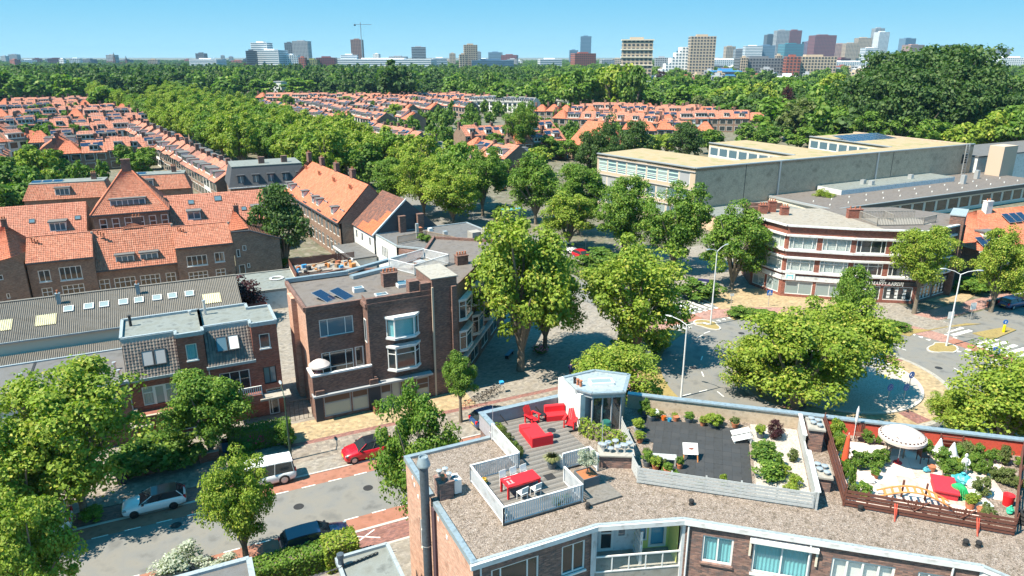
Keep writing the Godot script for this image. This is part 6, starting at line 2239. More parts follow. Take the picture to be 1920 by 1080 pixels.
func building_k() -> void:
	var pts := [Vector2(34.9, -100.2), Vector2(37.5, -94.8), Vector2(45.7, -92.6), Vector2(54.5, -91.4), Vector2(61.1, -95.5), Vector2(63.5, -102), Vector2(58, -107), Vector2(46, -106), Vector2(35.5, -106)]
	var o := thing("curved_building", "curved brick corner building with white window bands and an estate agent below", "building")
	var secs := [[0, 1], [1, 2], [1.5, 3], [3, 4]]
	for i in 4:
		var a: Vector2 = pts[i]
		var c: Vector2 = pts[i + 1]
		var deg := rad_to_deg(atan2(-(c.y - a.y), c.x - a.x))
		var T := fr(Vector3(a.x, 0, a.y), deg)
		var L := (c - a).length()
		var sh := [[.5, .4, L * .5 - .2, 2.3], [L * .5 + .2, .4, L - .5, 2.3]]
		var up := []
		var nb := 2 if i in [1, 2] else 1
		for y in [3.75, 6.85]:
			for k in nb:
				up.append([.35 + k * L / nb, y, (k + 1) * L / nb - .35, y + 1.75])
		var b := mb(T)
		wall(b, 0, L, 0, 10.0, sh + up)
		put(o, "wall", b, M.brick_red if i < 3 else M.brick_dark)
		for h in sh:
			window(o, T, h, {"cols": [.5], "gm": M.glass_pale if i < 2 else M.glass, "fw": .1, "fm": M.white})
		if i in [2, 3]:
			for h in sh:
				for k in 3:
					for j in 3:
						boxes(o, "poster", [[lerpf(h[0], h[2], .14 + k * .27), h[1] + .25 + j * .5, -.085, lerpf(h[0], h[2], .14 + k * .27) + .42, h[1] + .6 + j * .5, -.07]], M.white, T)
		for h in up:
			var n := 4 if h[2] - h[0] > 3.2 else 3
			window(o, T, h, {"cols": [.2, .8] if n == 3 else [.16, .5, .84], "rows": [.74] if h[1] < 5 else [], "gm": M.clear, "back": M.curtain_grey if (i + n) % 3 else M.room, "folds": (i + n) % 3 != 0, "fw": .1, "rev": .06})
		for y in [3.45, 6.55, 5.55, 8.65, 10.0]:
			boxes(o, "white_band", [[-.05, y, 0, L + .05, y + (.26 if y < 10 else .2), .32 if y < 10 else .4]], M.white_paint, T)
		boxes(o, "fascia", [[0, 2.45, .0, L, 3.1, .16]], M.white_paint if i < 2 else M.black, T)
		if i >= 2:
			text(o, "K&D MAKELAARDIJ", T * Transform3D(Basis(), Vector3(L * (.48 if i == 2 else .5), 2.72, .18)), .42, M.white)
			boxes(o, "red_line", [[L * .3, 2.5, .161, L * .62, 2.58, .18]], M.red, T)
			b = mb(T * Transform3D(Basis(), Vector3(L * (.48 if i == 2 else .5), 3.12, .2)))
			for s in [[-.35, .3, 0, .62], [.35, .3, 0, .62], [-.26, 0, -.26, .35], [.26, 0, .26, .35], [-.26, 0, .26, 0], [-.1, .1, -.1, .4], [-.1, .22, .12, .4], [-.05, .24, .12, .08]]:
				b.bar(Vector3(s[0], s[1], 0), Vector3(s[2], s[3], 0), .05, .05)
			put(o, "house_emblem", b, M.white)
	var sg := fr(Vector3(37.5, 0, -94.8), -15)
	var q := boxes(o, "wall_sign", [[.3, 2.5, .17, 1.6, 3.5, .3]], M.white, sg)
	var mk := mat(lin(.2, .5, .58), .5)
	boxes(q, "sign_mark", [[.5, 2.7, .301, .65, 3.3, .31], [1.25, 2.7, .301, 1.4, 3.3, .31], [.65, 3.05, .301, .95, 3.25, .31], [.95, 3.05, .301, 1.25, 3.25, .31]], mk, sg)
	var b := mb()
	for i in range(4, 9):
		var a: Vector2 = pts[i]
		var c: Vector2 = pts[(i + 1) % 9]
		b.poly([Vector3(a.x, 0, a.y), Vector3(c.x, 0, c.y), Vector3(c.x, 10, c.y), Vector3(a.x, 10, a.y)], Vector3(-(c - a).y, 0, (c - a).x))
	put(o, "rear_wall", b, M.brick_dark)
	b = mb()
	b.prism(PackedVector2Array([pts[0], pts[1], pts[2], Vector2(49.5, -92.3), Vector2(46.5, -106), pts[8]]), 9.9, 10.1, true, false)
	put(o, "roof", b, M.roof_grit)
	b = mb()
	b.prism(PackedVector2Array([Vector2(49.5, -92.3), pts[3], pts[4], pts[5], pts[6], Vector2(46.5, -106)]), 9.9, 10.1, true, false)
	put(o, "roof", b, M.bitumen_brown)
	for k in [[36.5, -102.5, 1.3], [38.2, -103.6, 1.6], [39.3, -101.5, 1.2], [48.5, -99.5, 1.3]]:
		chimney(o, k[0], k[1], 10.0, 10.0 + k[2], 1.1 if k[0] < 45 else 2.0, .8, 3, M.brick_red)
	boxes(o, "roof_wall", [[34.9, 10.0, -106, 40.5, 11.0, -105.6], [35, 10, -103.9, 38.5, 10.9, -103.5]], M.brick_dark)
	b = mb(fr(Vector3(61.1, 0, -95.5), 55))
	b.bx(-.6, 0, -1.2, 4.5, 11.3, .5)
	put(o, "stair_tower", b, M.brick_dark)
	boxes(o, "tower_fin", [[1.0, 3.5, .5, 1.5, 9.8, .75]], M.brick_dark, fr(Vector3(61.1, 0, -95.5), 55))
	boxes(o, "tower_cap", [[-.7, 11.3, -1.3, 4.6, 11.45, .6]], M.zinc_pale, fr(Vector3(61.1, 0, -95.5), 55))
	var g := thing("roof_deck_rail", "grey wooden balustrade round the roof deck of the curved corner building", "balustrade", fr(Vector3(49.3, 10.1, -94.4), 4))
	for k in [[0, 0, 0, 6.5], [0, -4.5, 0, 8.0], [0, -4.5, -90, 4.5], [6.5, 0, 30, 3.2], [3.5, -4.5, -90, 2.4]]:
		balustrade(g, turn(k[0], k[1], k[2]), k[3], 0, 1.1, M.wood_grey, .22)
	boxes(g, "deck", [[0, .0, -4.5, 8, .08, 0]], M.wood_grey)
	var t := fr(P(1830, 500, 3) * Vector3(1, 0, 1), 20)
	o = thing("villa", "brick villa with bright orange hipped roof and solar panels at the right edge", "house", t)
	boxes(o, "wall", [[0, 0, -12, 22, 5.5, 0]], M.brick_brown)
	b = mb()
	tiles(b, Vector3(-.6, 5.5, .6), Vector3(22.6, 5.5, .6), Vector3(16, 9.6, -6), Vector3(6, 9.6, -6), .3)
	tiles(b, Vector3(-.6, 5.5, -12.6), Vector3(-.6, 5.5, .6), Vector3(6, 9.6, -6), Vector3(6, 9.6, -6.05), .3)
	put(o, "roof", b, M.tile_bright)
	boxes(o, "gutter", [[-.7, 5.3, .5, 22.7, 5.5, .75]], M.white_paint)
	for k in [[1.5, .7], [4.5, .75], [9, .7], [13, .7]]:
		var r := [k[0], 2.9, k[0] + 2.2, 4.7]
		window(o, Transform3D(), r, {"rev": -.03, "cols": [.5], "gm": M.glass})
	dormer(o, 3.4, 2.2, 6.4, -1.0, 1.1, 2.0)
	for i in 3:
		solar(o, Transform3D(Basis(Vector3.RIGHT, deg_to_rad(0)), Vector3(.9 + i * 1.5, 6.5, -.5)), 1.3, 1.9, 32)
		solar(o, Transform3D(Basis(), Vector3(10 + i * 1.5, 8.6, -3.8)), 1.3, 1.9, 32)
	chimney(o, 7.5, -5.6, 8.6, 11, 1.2, .8, 2, M.white_wall)
	t = fr(P(1805, 478, 3) * Vector3(1, 0, 1), 25)
	o = thing("slate_wing", "low wing with slate roof between the curved building and the orange villa", "house", t)
	boxes(o, "wall", [[-1, 0, -6, 4.5, 4.2, 0]], M.brick_dark)
	b = mb()
	tiles(b, Vector3(-1.2, 4.2, .4), Vector3(4.8, 4.2, .4), Vector3(4.8, 6.2, -5), Vector3(-1.2, 6.2, -5), .3)
	put(o, "roof", b, M.tile_grey)
	boxes(o, "gutter", [[-1.3, 4.0, .3, 4.9, 4.2, .55]], M.white_paint)
	window(o, Transform3D(), [.2, 1.9, 3.8, 3.8], {"rev": -.03, "cols": [.33, .66], "rows": [.7]})

# ---------------------------------------------------------------- school with grass roofs
func school() -> void:
	var T := fr(Vector3(35.6, 0, -138.6), 27)
	var o := thing("school", "long tan brick school with dry grass roofs and bands of windows", "building", T)
	var H := 11.2
	var W := Vector2(-4.7, -27.2)
	var wl := W.length()
	var wt := Transform3D(Basis(Vector3.UP, deg_to_rad(rad_to_deg(atan2(27.2, -4.7)) + 180)), Vector3(W.x, 0, W.y))
	var holes := []
	for y in [[7.6, 10.2], [4.0, 6.5], [.6, 2.9]]:
		for i in 9:
			holes.append([.5 + i * (wl - 1.6) / 9.0, y[0], .5 + (i + 1) * (wl - 1.6) / 9.0 - .22, y[1]])
	var b := mb(wt)
	wall(b, 0, wl, 0, H, holes)
	put(o, "wall", b, mat(lin(.44, .35, .26), .85))
	for i in holes.size():
		var h: Array = holes[i]
		var blind := i == 8 or (i >= 9 and i < 12)
		var w := window(o, wt, h, {"fw": .12, "rows": [] if blind else [.35], "gm": M.grey_paint if blind else (M.glass_blue if i % 3 else M.glass_pale)})
		if i < 9 and not blind:
			for k in 3:
				boxes(w, "blind_slat", [[h[0] + .15, h[1] + .4 + k * .75, -.085, h[2] - .15, h[1] + .62 + k * .75, -.075]], mat(lin(.45, .62, .55), .6), wt)
	for y in [3.2, 6.8, 10.4]:
		boxes(o, "ledge", [[0, y, 0, wl, y + .12, .2]], M.grey_paint, wt)
	b = mb()
	wall(b, 0, 88, 0, H, [[84, 6.5, 86.5, 9]])
	put(o, "wall", b, M.brick_tan)
	window(o, Transform3D(), [84, 6.5, 86.5, 9], {"cols": [.5]})
	for x in [13.0, 58.0]:
		boxes(o, "joint", [[x, 0, .001, x + .12, H, .03]], M.dark)
	for x in [22.2, 52.5]:
		boxes(o, "rain_pipe", [[x, 3, .002, x + .35, H, .3]], M.alu)
	boxes(o, "wall", [[87, 0, -34, 87.9, H, -.001]], M.brick_tan)
	for k in [[PackedVector2Array([Vector2(0, 0), Vector2(88, 0), Vector2(88, -5), Vector2(14.2, -5), Vector2(10.1, -30.5), Vector2(-4.7, -27.2)])], [PackedVector2Array([Vector2(32, -5.01), Vector2(44.5, -5.01), Vector2(44.2, -32), Vector2(31.6, -31.7)])], [PackedVector2Array([Vector2(64, -5.01), Vector2(84, -5.01), Vector2(83.5, -31), Vector2(65.9, -30.8)])]]:
		b = mb()
		b.prism(k[0], H - .6, H + .05)
		put(o, "grass_roof", b, M.roof_tan)
	for k in [[Vector2(32, -5), Vector2(31.6, -31.7)], [Vector2(64, -5), Vector2(65.9, -30.8)]]:
		var d: Vector2 = k[1] - k[0]
		var ft := Transform3D(Basis(Vector3.UP, deg_to_rad(-90 + rad_to_deg(atan2(d.x, -d.y)) * -1.0)), Vector3(k[1].x, 0, k[1].y))
		b = mb(ft)
		var hs := []
		for i in 8:
			hs.append([.4 + i * 3.2, 8.2, 3.3 + i * 3.2, 10.3])
		wall(b, 0, 26, 0, H - .6, hs)
		put(o, "wall", b, M.cream)
		for h in hs:
			window(o, ft, h, {"fw": .15, "gm": M.glass_blue})
	b = mb()
	for k in [[Vector2(0, 0), Vector2(88, 0)], [Vector2(0, 0), W], [Vector2(32, -5), Vector2(31.6, -31.7)], [Vector2(64, -5), Vector2(65.9, -30.8)]]:
		b.bar(Vector3(k[0].x, H + .08, k[0].y), Vector3(k[1].x, H + .08, k[1].y), .5, .22)
	put(o, "roof_edge", b, M.alu)
	for i in 14:
		solar(o, Transform3D(Basis(), Vector3(66 + i * 1.25, H + .4, -20 + (i % 2) * .1)), 1.1, 7, 8)
	o = thing("low_hall", "low flat hall with dark roof, brown fascia and a row of tall dark windows", "building", T)
	var hs := []
	for i in 17:
		hs.append([21.5 + i * 3.9, .6, 25.0 + i * 3.9, 3.1])
	b = mb()
	b.xf = Transform3D(Basis(), Vector3(0, 0, 15.5))
	wall(b, 20.5, 92, 0, 3.4, hs)
	b.xf = Transform3D.IDENTITY
	b.poly([Vector3(20.5, 0, 15.5), Vector3(20.5, 4, 15.5), Vector3(20, 4, .3), Vector3(20, 0, .3)], Vector3.LEFT)
	put(o, "wall", b, M.cream)
	for h in hs:
		window(o, Transform3D(Basis(), Vector3(0, 0, 15.5)), h, {"fw": .14, "gm": M.glass})
	boxes(o, "fascia", [[20.3, 3.4, 15.4, 92, 4.15, 16.1]], mat(lin(.13, .10, .085), .8))
	b = mb()
	b.prism(PackedVector2Array([Vector2(20, .35), Vector2(92, .35), Vector2(92, 16), Vector2(20.4, 16)]), 3.9, 4.2, true, false)
	put(o, "roof", b, M.bitumen_brown)
	boxes(o, "roof_trim", [[19.9, 3.9, .3, 20.4, 4.3, 16.1], [20.4, 4.16, 15.9, 92, 4.3, 16.15]], M.alu)
	boxes(o, "upper_roof", [[34, 4.2, .4, 72, 5.2, 6.5]], M.white_paint)
	boxes(o, "upper_roof_cover", [[34.1, 5.2, .5, 71.9, 5.28, 6.4]], M.bitumen_pale)
	for k in [[44, 3], [44.6, 4.6], [60, 3], [70, 9], [80, 6]]:
		boxes(o, "roof_unit", [[k[0], 4.2, k[1], k[0] + .9, 6.2, k[1] + .9]], M.alu)
	for i in 26:
		b = mb(Transform3D(Basis(), Vector3(23 + (i % 13) * 5.2, 4.2, 9 + (i / 13) * 4.0)))
		b.lathe([Vector2(.12, 0), Vector2(.12, .25), Vector2(0, .3)], 6)
		put(o, "roof_vent", b, M.white)
	o = thing("white_hall", "white walled hall with grey roof behind the tan chimney block", "building", T)
	boxes(o, "wall", [[89, 0, -14, 150, 8, 1]], M.white_wall)
	boxes(o, "roof", [[88.8, 8, -14.2, 150, 8.3, 1.2]], M.bitumen)
	boxes(o, "chimney_block", [[88.5, 0, 3.5, 94, 11.3, 7.0]], M.pink_stone)
	boxes(o, "ladder", [[83.2, 4, 1.0, 83.35, 11.8, 1.15], [84.4, 4, 1.0, 84.55, 11.8, 1.15]], M.alu)
	for i in 12:
		boxes(o, "ladder_rung", [[83.35, 4.4 + i * .6, 1.03, 84.4, 4.48 + i * .6, 1.11]], M.alu)
	boxes(o, "annex", [[0, 0, .5, 19.8, 3.0, 12]], M.brick_tan)
	boxes(o, "annex_roof", [[-.2, 3.0, .4, 19.85, 3.2, 12.2]], M.bitumen_pale)

# ---------------------------------------------------------------- row along the avenue on this side
func row_h() -> void:
	var p := P(676, 440, 6.5)
	var T := fr(Vector3(p.x, 0, p.z), -58.7)
	var yr: float = hz(T, 700, 350, -5.2).y
	var names := ["row house with bright orange roof and small white dormers facing the dark tree", "row house with bright orange roof and a glazed roof bay", "row house with bright orange roof next to the white house", "row house with bright orange roof and hipped end near the grey mansard"]
	for n in 4:
		var x1 := -9.6 - n * 8.6
		var x0 := x1 - 8.6
		var o := thing("avenue_house", names[(n + 2) % 4] if n < 3 else names[3], "house", T, "orange roofed row beside the avenue")
		var holes := []
		for i in 4:
			holes.append([x0 + .6 + i * 2.0, 3.9, x0 + 1.9 + i * 2.0, 6.0])
			holes.append([x0 + .6 + i * 2.0, .7, x0 + 1.9 + i * 2.0, 2.9])
		var b := mb()
		wall(b, x0, x1, 0, 6.4, holes)
		b.bx(x0, 0, -10, x1, 6.4, -.3)
		gable(b, x0 + .01, x1 - .01, 6.3, yr - .1, -10.6, .2)
		put(o, "wall", b, M.brick_brown)
		for h in holes:
			window(o, Transform3D(), h, {"cols": [.5], "rows": [.7], "fw": .1, "gm": M.glass})
		b = mb()
		tiles(b, Vector3(x0, 6.4, .4), Vector3(x1, 6.4, .4), Vector3(x1, yr, -5.2), Vector3(x0 + (3.5 if n == 3 else 0.0), yr, -5.2), .3)
		put(o, "roof", b, M.tile_bright)
		b = mb()
		tiles(b, Vector3(x1, 6.4, -10.8), Vector3(x0, 6.4, -10.8), Vector3(x0, yr, -5.2), Vector3(x1, yr, -5.2), .5, .6)
		put(o, "rear_roof", b, M.tile_bright)
		if n == 3:
			b = mb()
			tiles(b, Vector3(x0, 6.4, -10.8), Vector3(x0, 6.4, .4), Vector3(x0 + 3.5, yr, -5.2), Vector3(x0 + 3.5, yr, -5.25), .3)
			put(o, "hip_roof", b, M.tile_bright)
		boxes(o, "gutter", [[x0, 6.2, .2, x1, 6.4, .55]], M.slate)
		chimney(o, x0 + .6, -5.4, yr - .4, yr + 1.4, 1.4, .7, 2)
		for k in ([2.0, 4.6] if n % 2 else [4.2]):
			dormer(o, x0 + k, 1.3, 7.0, -.2, 1.2, 1.5)
		var gb := boxes(o, "roof_bay", [[x0 + 6.0, 6.6, -1.2, x0 + 7.9, 6.75, .4], [x0 + 6.0, 6.75, -1.2, x0 + 6.12, 8.2, -1.0], [x0 + 7.78, 6.75, -1.2, x0 + 7.9, 8.2, -1.0]], M.slate)
		boxes(gb, "pane", [[x0 + 6.12, 6.75, -1.15, x0 + 7.78, 8.2, -1.08]], M.glass_pale)
		for k in 3:
			b = mb(Transform3D(Basis(), Vector3(x0 + 3 + k * .5, lerpf(6.4, yr, .75), -3.8)))
			b.lathe([Vector2(.08, 0), Vector2(.08, .7), Vector2(.15, .7), Vector2(.15, .85), Vector2(0, .85)], 7)
			put(o, "vent", b, M.terracotta)
	var o := thing("white_house", "white plastered house with an old brown roof patched in orange", "house", T)
	var holes := []
	for k in [-8.6, -6.0, -2.6]:
		holes.append([k, 4.0, k + .7, 5.3])
	var b := mb(Transform3D(Basis(), Vector3(0, 0, -2.2)))
	wall(b, -9.6, -.4, 0, 6.0, holes)
	put(o, "wall", b, M.white_wall)
	for h in holes:
		window(o, Transform3D(Basis(), Vector3(0, 0, -2.2)), h, {"fw": .06, "gm": M.glass})
	boxes(o, "wall_core", [[-9.6, 0, -12, -.4, 6, -2.5]], M.white_wall)
	var y2: float = hz(T, 765, 376, -7.6).y
	b = mb()
	tiles(b, Vector3(-9.8, 6.0, -1.9), Vector3(-.2, 6.0, -1.9), Vector3(-.2, y2, -7.6), Vector3(-9.8, y2, -7.6), .27)
	put(o, "roof", b, M.tile_old)
	b = mb(Transform3D(Basis(), Vector3(0, .02, .02)))
	for k in [[.55, 1.0, .0, .32], [.78, 1.0, .32, .62], [.3, .55, .0, .2]]:
		var f := func(u: float, v: float) -> Vector3: return Vector3(lerpf(-9.8, -.2, u), lerpf(6.0, y2, v), lerpf(-1.9, -7.6, v))
		tiles(b, f.call(k[0], k[2]), f.call(k[1], k[2]), f.call(k[1], k[3]), f.call(k[0], k[3]), .27)
	put(o, "roof_patch", b, M.tile_patch)
	b = mb()
	gable(b, -9.79, -.21, 5.9, y2 - .1, -13.2, -2.1)
	put(o, "gable_wall", b, M.slate)
	b = mb()
	b.bar(Vector3(-.15, 6.05, -1.9), Vector3(-.15, y2 + .1, -7.6), .2, .2)
	put(o, "verge_board", b, M.white_paint)
	for z in [-6.6, -9.6]:
		chimney(o, .3, z, 5.5, 8.6, .8, 1.0, 0)
	boxes(o, "porch_wall", [[-8.5, 0, -2.2, .3, 2.9, 1.2]], M.white_wall)
	boxes(o, "porch_roof", [[-8.8, 2.9, -2.2, .6, 3.1, 1.6]], M.bitumen)
	boxes(o, "porch_trim", [[-8.85, 2.8, 1.6, .65, 3.12, 1.75]], M.white_paint)
	for k in [[-8.0, 2.2], [-5.0, 1.6], [-2.0, 2.0]]:
		window(o, Transform3D(Basis(), Vector3(0, 0, 1.2)), [k[0], .3, k[0] + k[1], 2.3], {"rev": -.03, "cols": [.5], "gm": M.glass})
	o = thing("flat_shops", "white fronted shops with dark flat roof between white house and corner building", "building", T)
	b = mb(Transform3D(Basis(), Vector3(0, 0, -2.4)))
	var sh := []
	for i in 4:
		sh.append([2.2 + i * .62, 3.4, 2.6 + i * .62, 5.0])
	wall(b, -.2, 8, 0, 6.1, sh)
	put(o, "wall", b, M.white_wall)
	for h in sh:
		window(o, Transform3D(Basis(), Vector3(0, 0, -2.4)), h, {"fw": .05, "gm": M.glass})
	boxes(o, "wall_core", [[-.2, 0, -18, 16, 5.9, -2.7]], M.brick_dark)
	flatroof(o, PackedVector2Array([Vector2(-.2, -2.5), Vector2(8, -2.5), Vector2(14, -7), Vector2(14, -18), Vector2(-.2, -18)]), 6.15, M.bitumen, M.zinc_pale, .06, .2)
	for k in [[3.5, -8, .4, 1.2, M.terracotta], [5, -7, .2, 2.2, M.alu], [6.2, -11, .3, .8, M.alu], [2, -10.5, .3, .5, M.white], [8, -9, .5, .4, M.white], [10, -14, .8, 1.2, M.concrete], [11.5, -15, .5, 1.8, M.concrete]]:
		boxes(o, "roof_unit", [[k[0] - k[2], 6.15, k[1] - k[2], k[0] + k[2], 6.15 + k[3], k[1] + k[2]]], k[4])
	var g := thing("deck_fence", "weathered wooden fence round a plant filled roof deck on the flat shops", "fence", T)
	balustrade(g, turn(6, -8, 20), 6, 6.2, 1.1, M.wood, .18)
	balustrade(g, turn(6, -8, -80), 5, 6.2, 1.1, M.wood, .18)
	for k in [[6.8, -6.8], [8.2, -7.2], [9.5, -8.0]]:
		shrub(T * Vector3(k[0], 6.15, k[1]), "bush0", .7, 1.2, "bushy plant on the wooden roof deck of the flat shops", "plants on the shop roof deck")
	p = P(432, 352, 6.2)
	T = fr(Vector3(p.x, 0, p.z), 25)
	o = thing("mansard_block", "grey slate mansard building with a row of four dark dormers", "building", T)
	var w: float = hz(T, 568, 325, 0).x + .8
	var ph := []
	for i in 4:
		ph.append([1.5 + i * 3.6, 3.2, 3.0 + i * 3.6, 5.2])
	b = mb()
	wall(b, 0, w, 0, 6.2, ph)
	b.bx(0, 0, -11, w, 6.2, -.3)
	put(o, "wall", b, M.brick_brown)
	for h in ph:
		window(o, Transform3D(), h, {"cols": [.5], "rows": [.7], "gm": M.glass})
	b = mb()
	var yt: float = hz(T, 500, 310, -1.2).y
	b.poly([Vector3(-.3, 6.2, .4), Vector3(w + .3, 6.2, .4), Vector3(w - .8, yt, -1.2), Vector3(.8, yt, -1.2)], Vector3.BACK)
	b.poly([Vector3(-.3, 6.2, .4), Vector3(.8, yt, -1.2), Vector3(.8, yt, -10.4), Vector3(-.3, 6.2, -11.3)], Vector3.LEFT)
	b.poly([Vector3(w + .3, 6.2, .4), Vector3(w - .8, yt, -1.2), Vector3(w - .8, yt, -10.4), Vector3(w + .3, 6.2, -11.3)], Vector3.RIGHT)
	put(o, "mansard", b, M.slate)
	boxes(o, "flat_roof", [[.7, yt - .1, -10.5, w - .7, yt + .12, -1.1]], M.bitumen_pale)
	boxes(o, "gutter", [[-.4, 6.0, .3, w + .4, 6.2, .6]], M.white_paint)
	for i in 5:
		dormer(o, 2.2 + i * (w - 3.0) / 4.2, 1.3, 6.9, .1, 1.6, 1.4, M.slate)
	for x in [w * .45, w * .75]:
		chimney(o, x, -4, yt, yt + 1.4, 1.2, .8, 0)

# ---------------------------------------------------------------- rows of houses farther off
var HT := []

func house_template(kind: int) -> Node3D:
	var o := Node3D.new()
	o.name = "terraced_house"
	var tm: Material = [M.tile_rose, M.tile_orange, M.tile_red, M.tile_grey, M.tile_bright, M.tile_muted][kind]
	var w := 6.4
	var d := 9.0
	var e := 5.6
	var r := 8.6
	var b := mb()
	b.bx(0, 0, -d, w, e, 0)
	gable(b, .01, w - .01, e - .05, r - .05, -d, 0)
	put(o, "wall", b, M.white_wall if kind in [0, 3] else M.brick_brown)
	var lo := 0.0 if kind != 4 else 2.6
	for s in 2:
		b = mb()
		var z := .35 if s == 0 else -d - .35
		tiles(b, Vector3(0, e - .2, z), Vector3(w, e - .2, z), Vector3(w - lo, r, -d / 2), Vector3(lo, r, -d / 2), .8, .9, .06)
		put(o, "roof", b, tm)
	if kind == 4:
		b = mb()
		for s in [[0.0, lo], [w, w - lo]]:
			tiles(b, Vector3(s[0], e - .2, .35), Vector3(s[0], e - .2, -d - .35), Vector3(s[1], r, -d / 2 - .02), Vector3(s[1], r, -d / 2), .8, .9, .06)
		put(o, "hip_roof", b, tm)
	for s in 2:
		var t := Transform3D() if s == 0 else Transform3D(Basis(Vector3.UP, PI), Vector3(w, 0, -d))
		var dd := mb(t)
		var x0 := .7 if kind in [0, 3, 5] else 2.0
		var x1 := w - .7 if kind in [0, 3, 5] else 4.2
		if kind != 4:
			dd.bx(x0, e + .3, -2.6, x1, e + 1.9, -.5)
			var dm := put(o, "dormer", dd, M.white_wall)
			dd = mb(t)
			dd.bx(x0 - .1, e + 1.9, -2.8, x1 + .1, e + 2.05, -.3)
			put(dm, "dormer_roof", dd, M.bitumen)
			dd = mb(t)
			var nw := 4 if x1 - x0 > 3 else 2
			var wd := (x1 - x0) / nw
			for i in nw:
				dd.bx(x0 + i * wd + .15, e + .8, -.5, x0 + (i + 1) * wd - .15, e + 1.7, -.46)
			put(dm, "panes", dd, M.glass, "stuff")
		dd = mb(t)
		var dp := mb(t)
		for k in [[.6, 3.3], [3.6, 3.3], [.6, .6], [3.6, .6]]:
			dd.bx(k[0] - .1, k[1] - .1, 0, k[0] + 2.3, k[1] + 1.8, .05)
			dp.bx(k[0], k[1], .05, k[0] + 2.2, k[1] + 1.7, .07)
		var wn := put(o, "window_frames", dd, M.white, "stuff")
		put(wn, "panes", dp, M.glass, "stuff")
	if kind in [1, 3, 5]:
		for i in 2:
			solar(o, Transform3D(Basis(), Vector3(1.2 + i * 3.2, 7.6, -2.9)), 2.6, 1.6, 34)
	b = mb()
	b.bx(-.5, r - .8, -d / 2 - .45, .5, r + 1.1, -d / 2 + .45)
	put(o, "chimney", b, M.brick_dark)
	return o

const HL := ["rose roofed house with wide white dormer", "orange roofed house with solar panels", "red roofed house with narrow white dormer", "grey roofed house with white dormer strip", "corner house with orange hipped roof", "brown roofed house with dormer and solar panels"]

func place_house(kind: int, t: Transform3D, where: String) -> void:
	var c: Node3D = HT[kind].duplicate()
	c.name = numbered("terraced_house")
	add_child(c)
	c.transform = t
	tag(c, HL[kind] + " " + where, "house", HL[kind].trim_prefix("terraced ") + " " + where)

func in_view(p: Vector3) -> bool:
	var q := proj(p + Vector3(0, 6, 0))
	return q.x > -40 and q.x < 1960

func row(t: Transform3D, n: int, kinds: Array, where: String, w := 6.4, hole := 0.0) -> void:  # houses side by side along x of t
	for i in n:
		var k: int = kinds[rng.randi() % kinds.size()]
		if (i == 0 or i == n - 1) and kinds[0] != 3 and rng.randf() < .5:
			k = 4
		var p := t * Vector3(i * w, 0, 0)
		if in_view(p) and rng.randf() >= hole:
			place_house(k, Transform3D(t.basis.scaled_local(Vector3(w / 6.4, rng.randf_range(.94, 1.08), 1)), p), where)

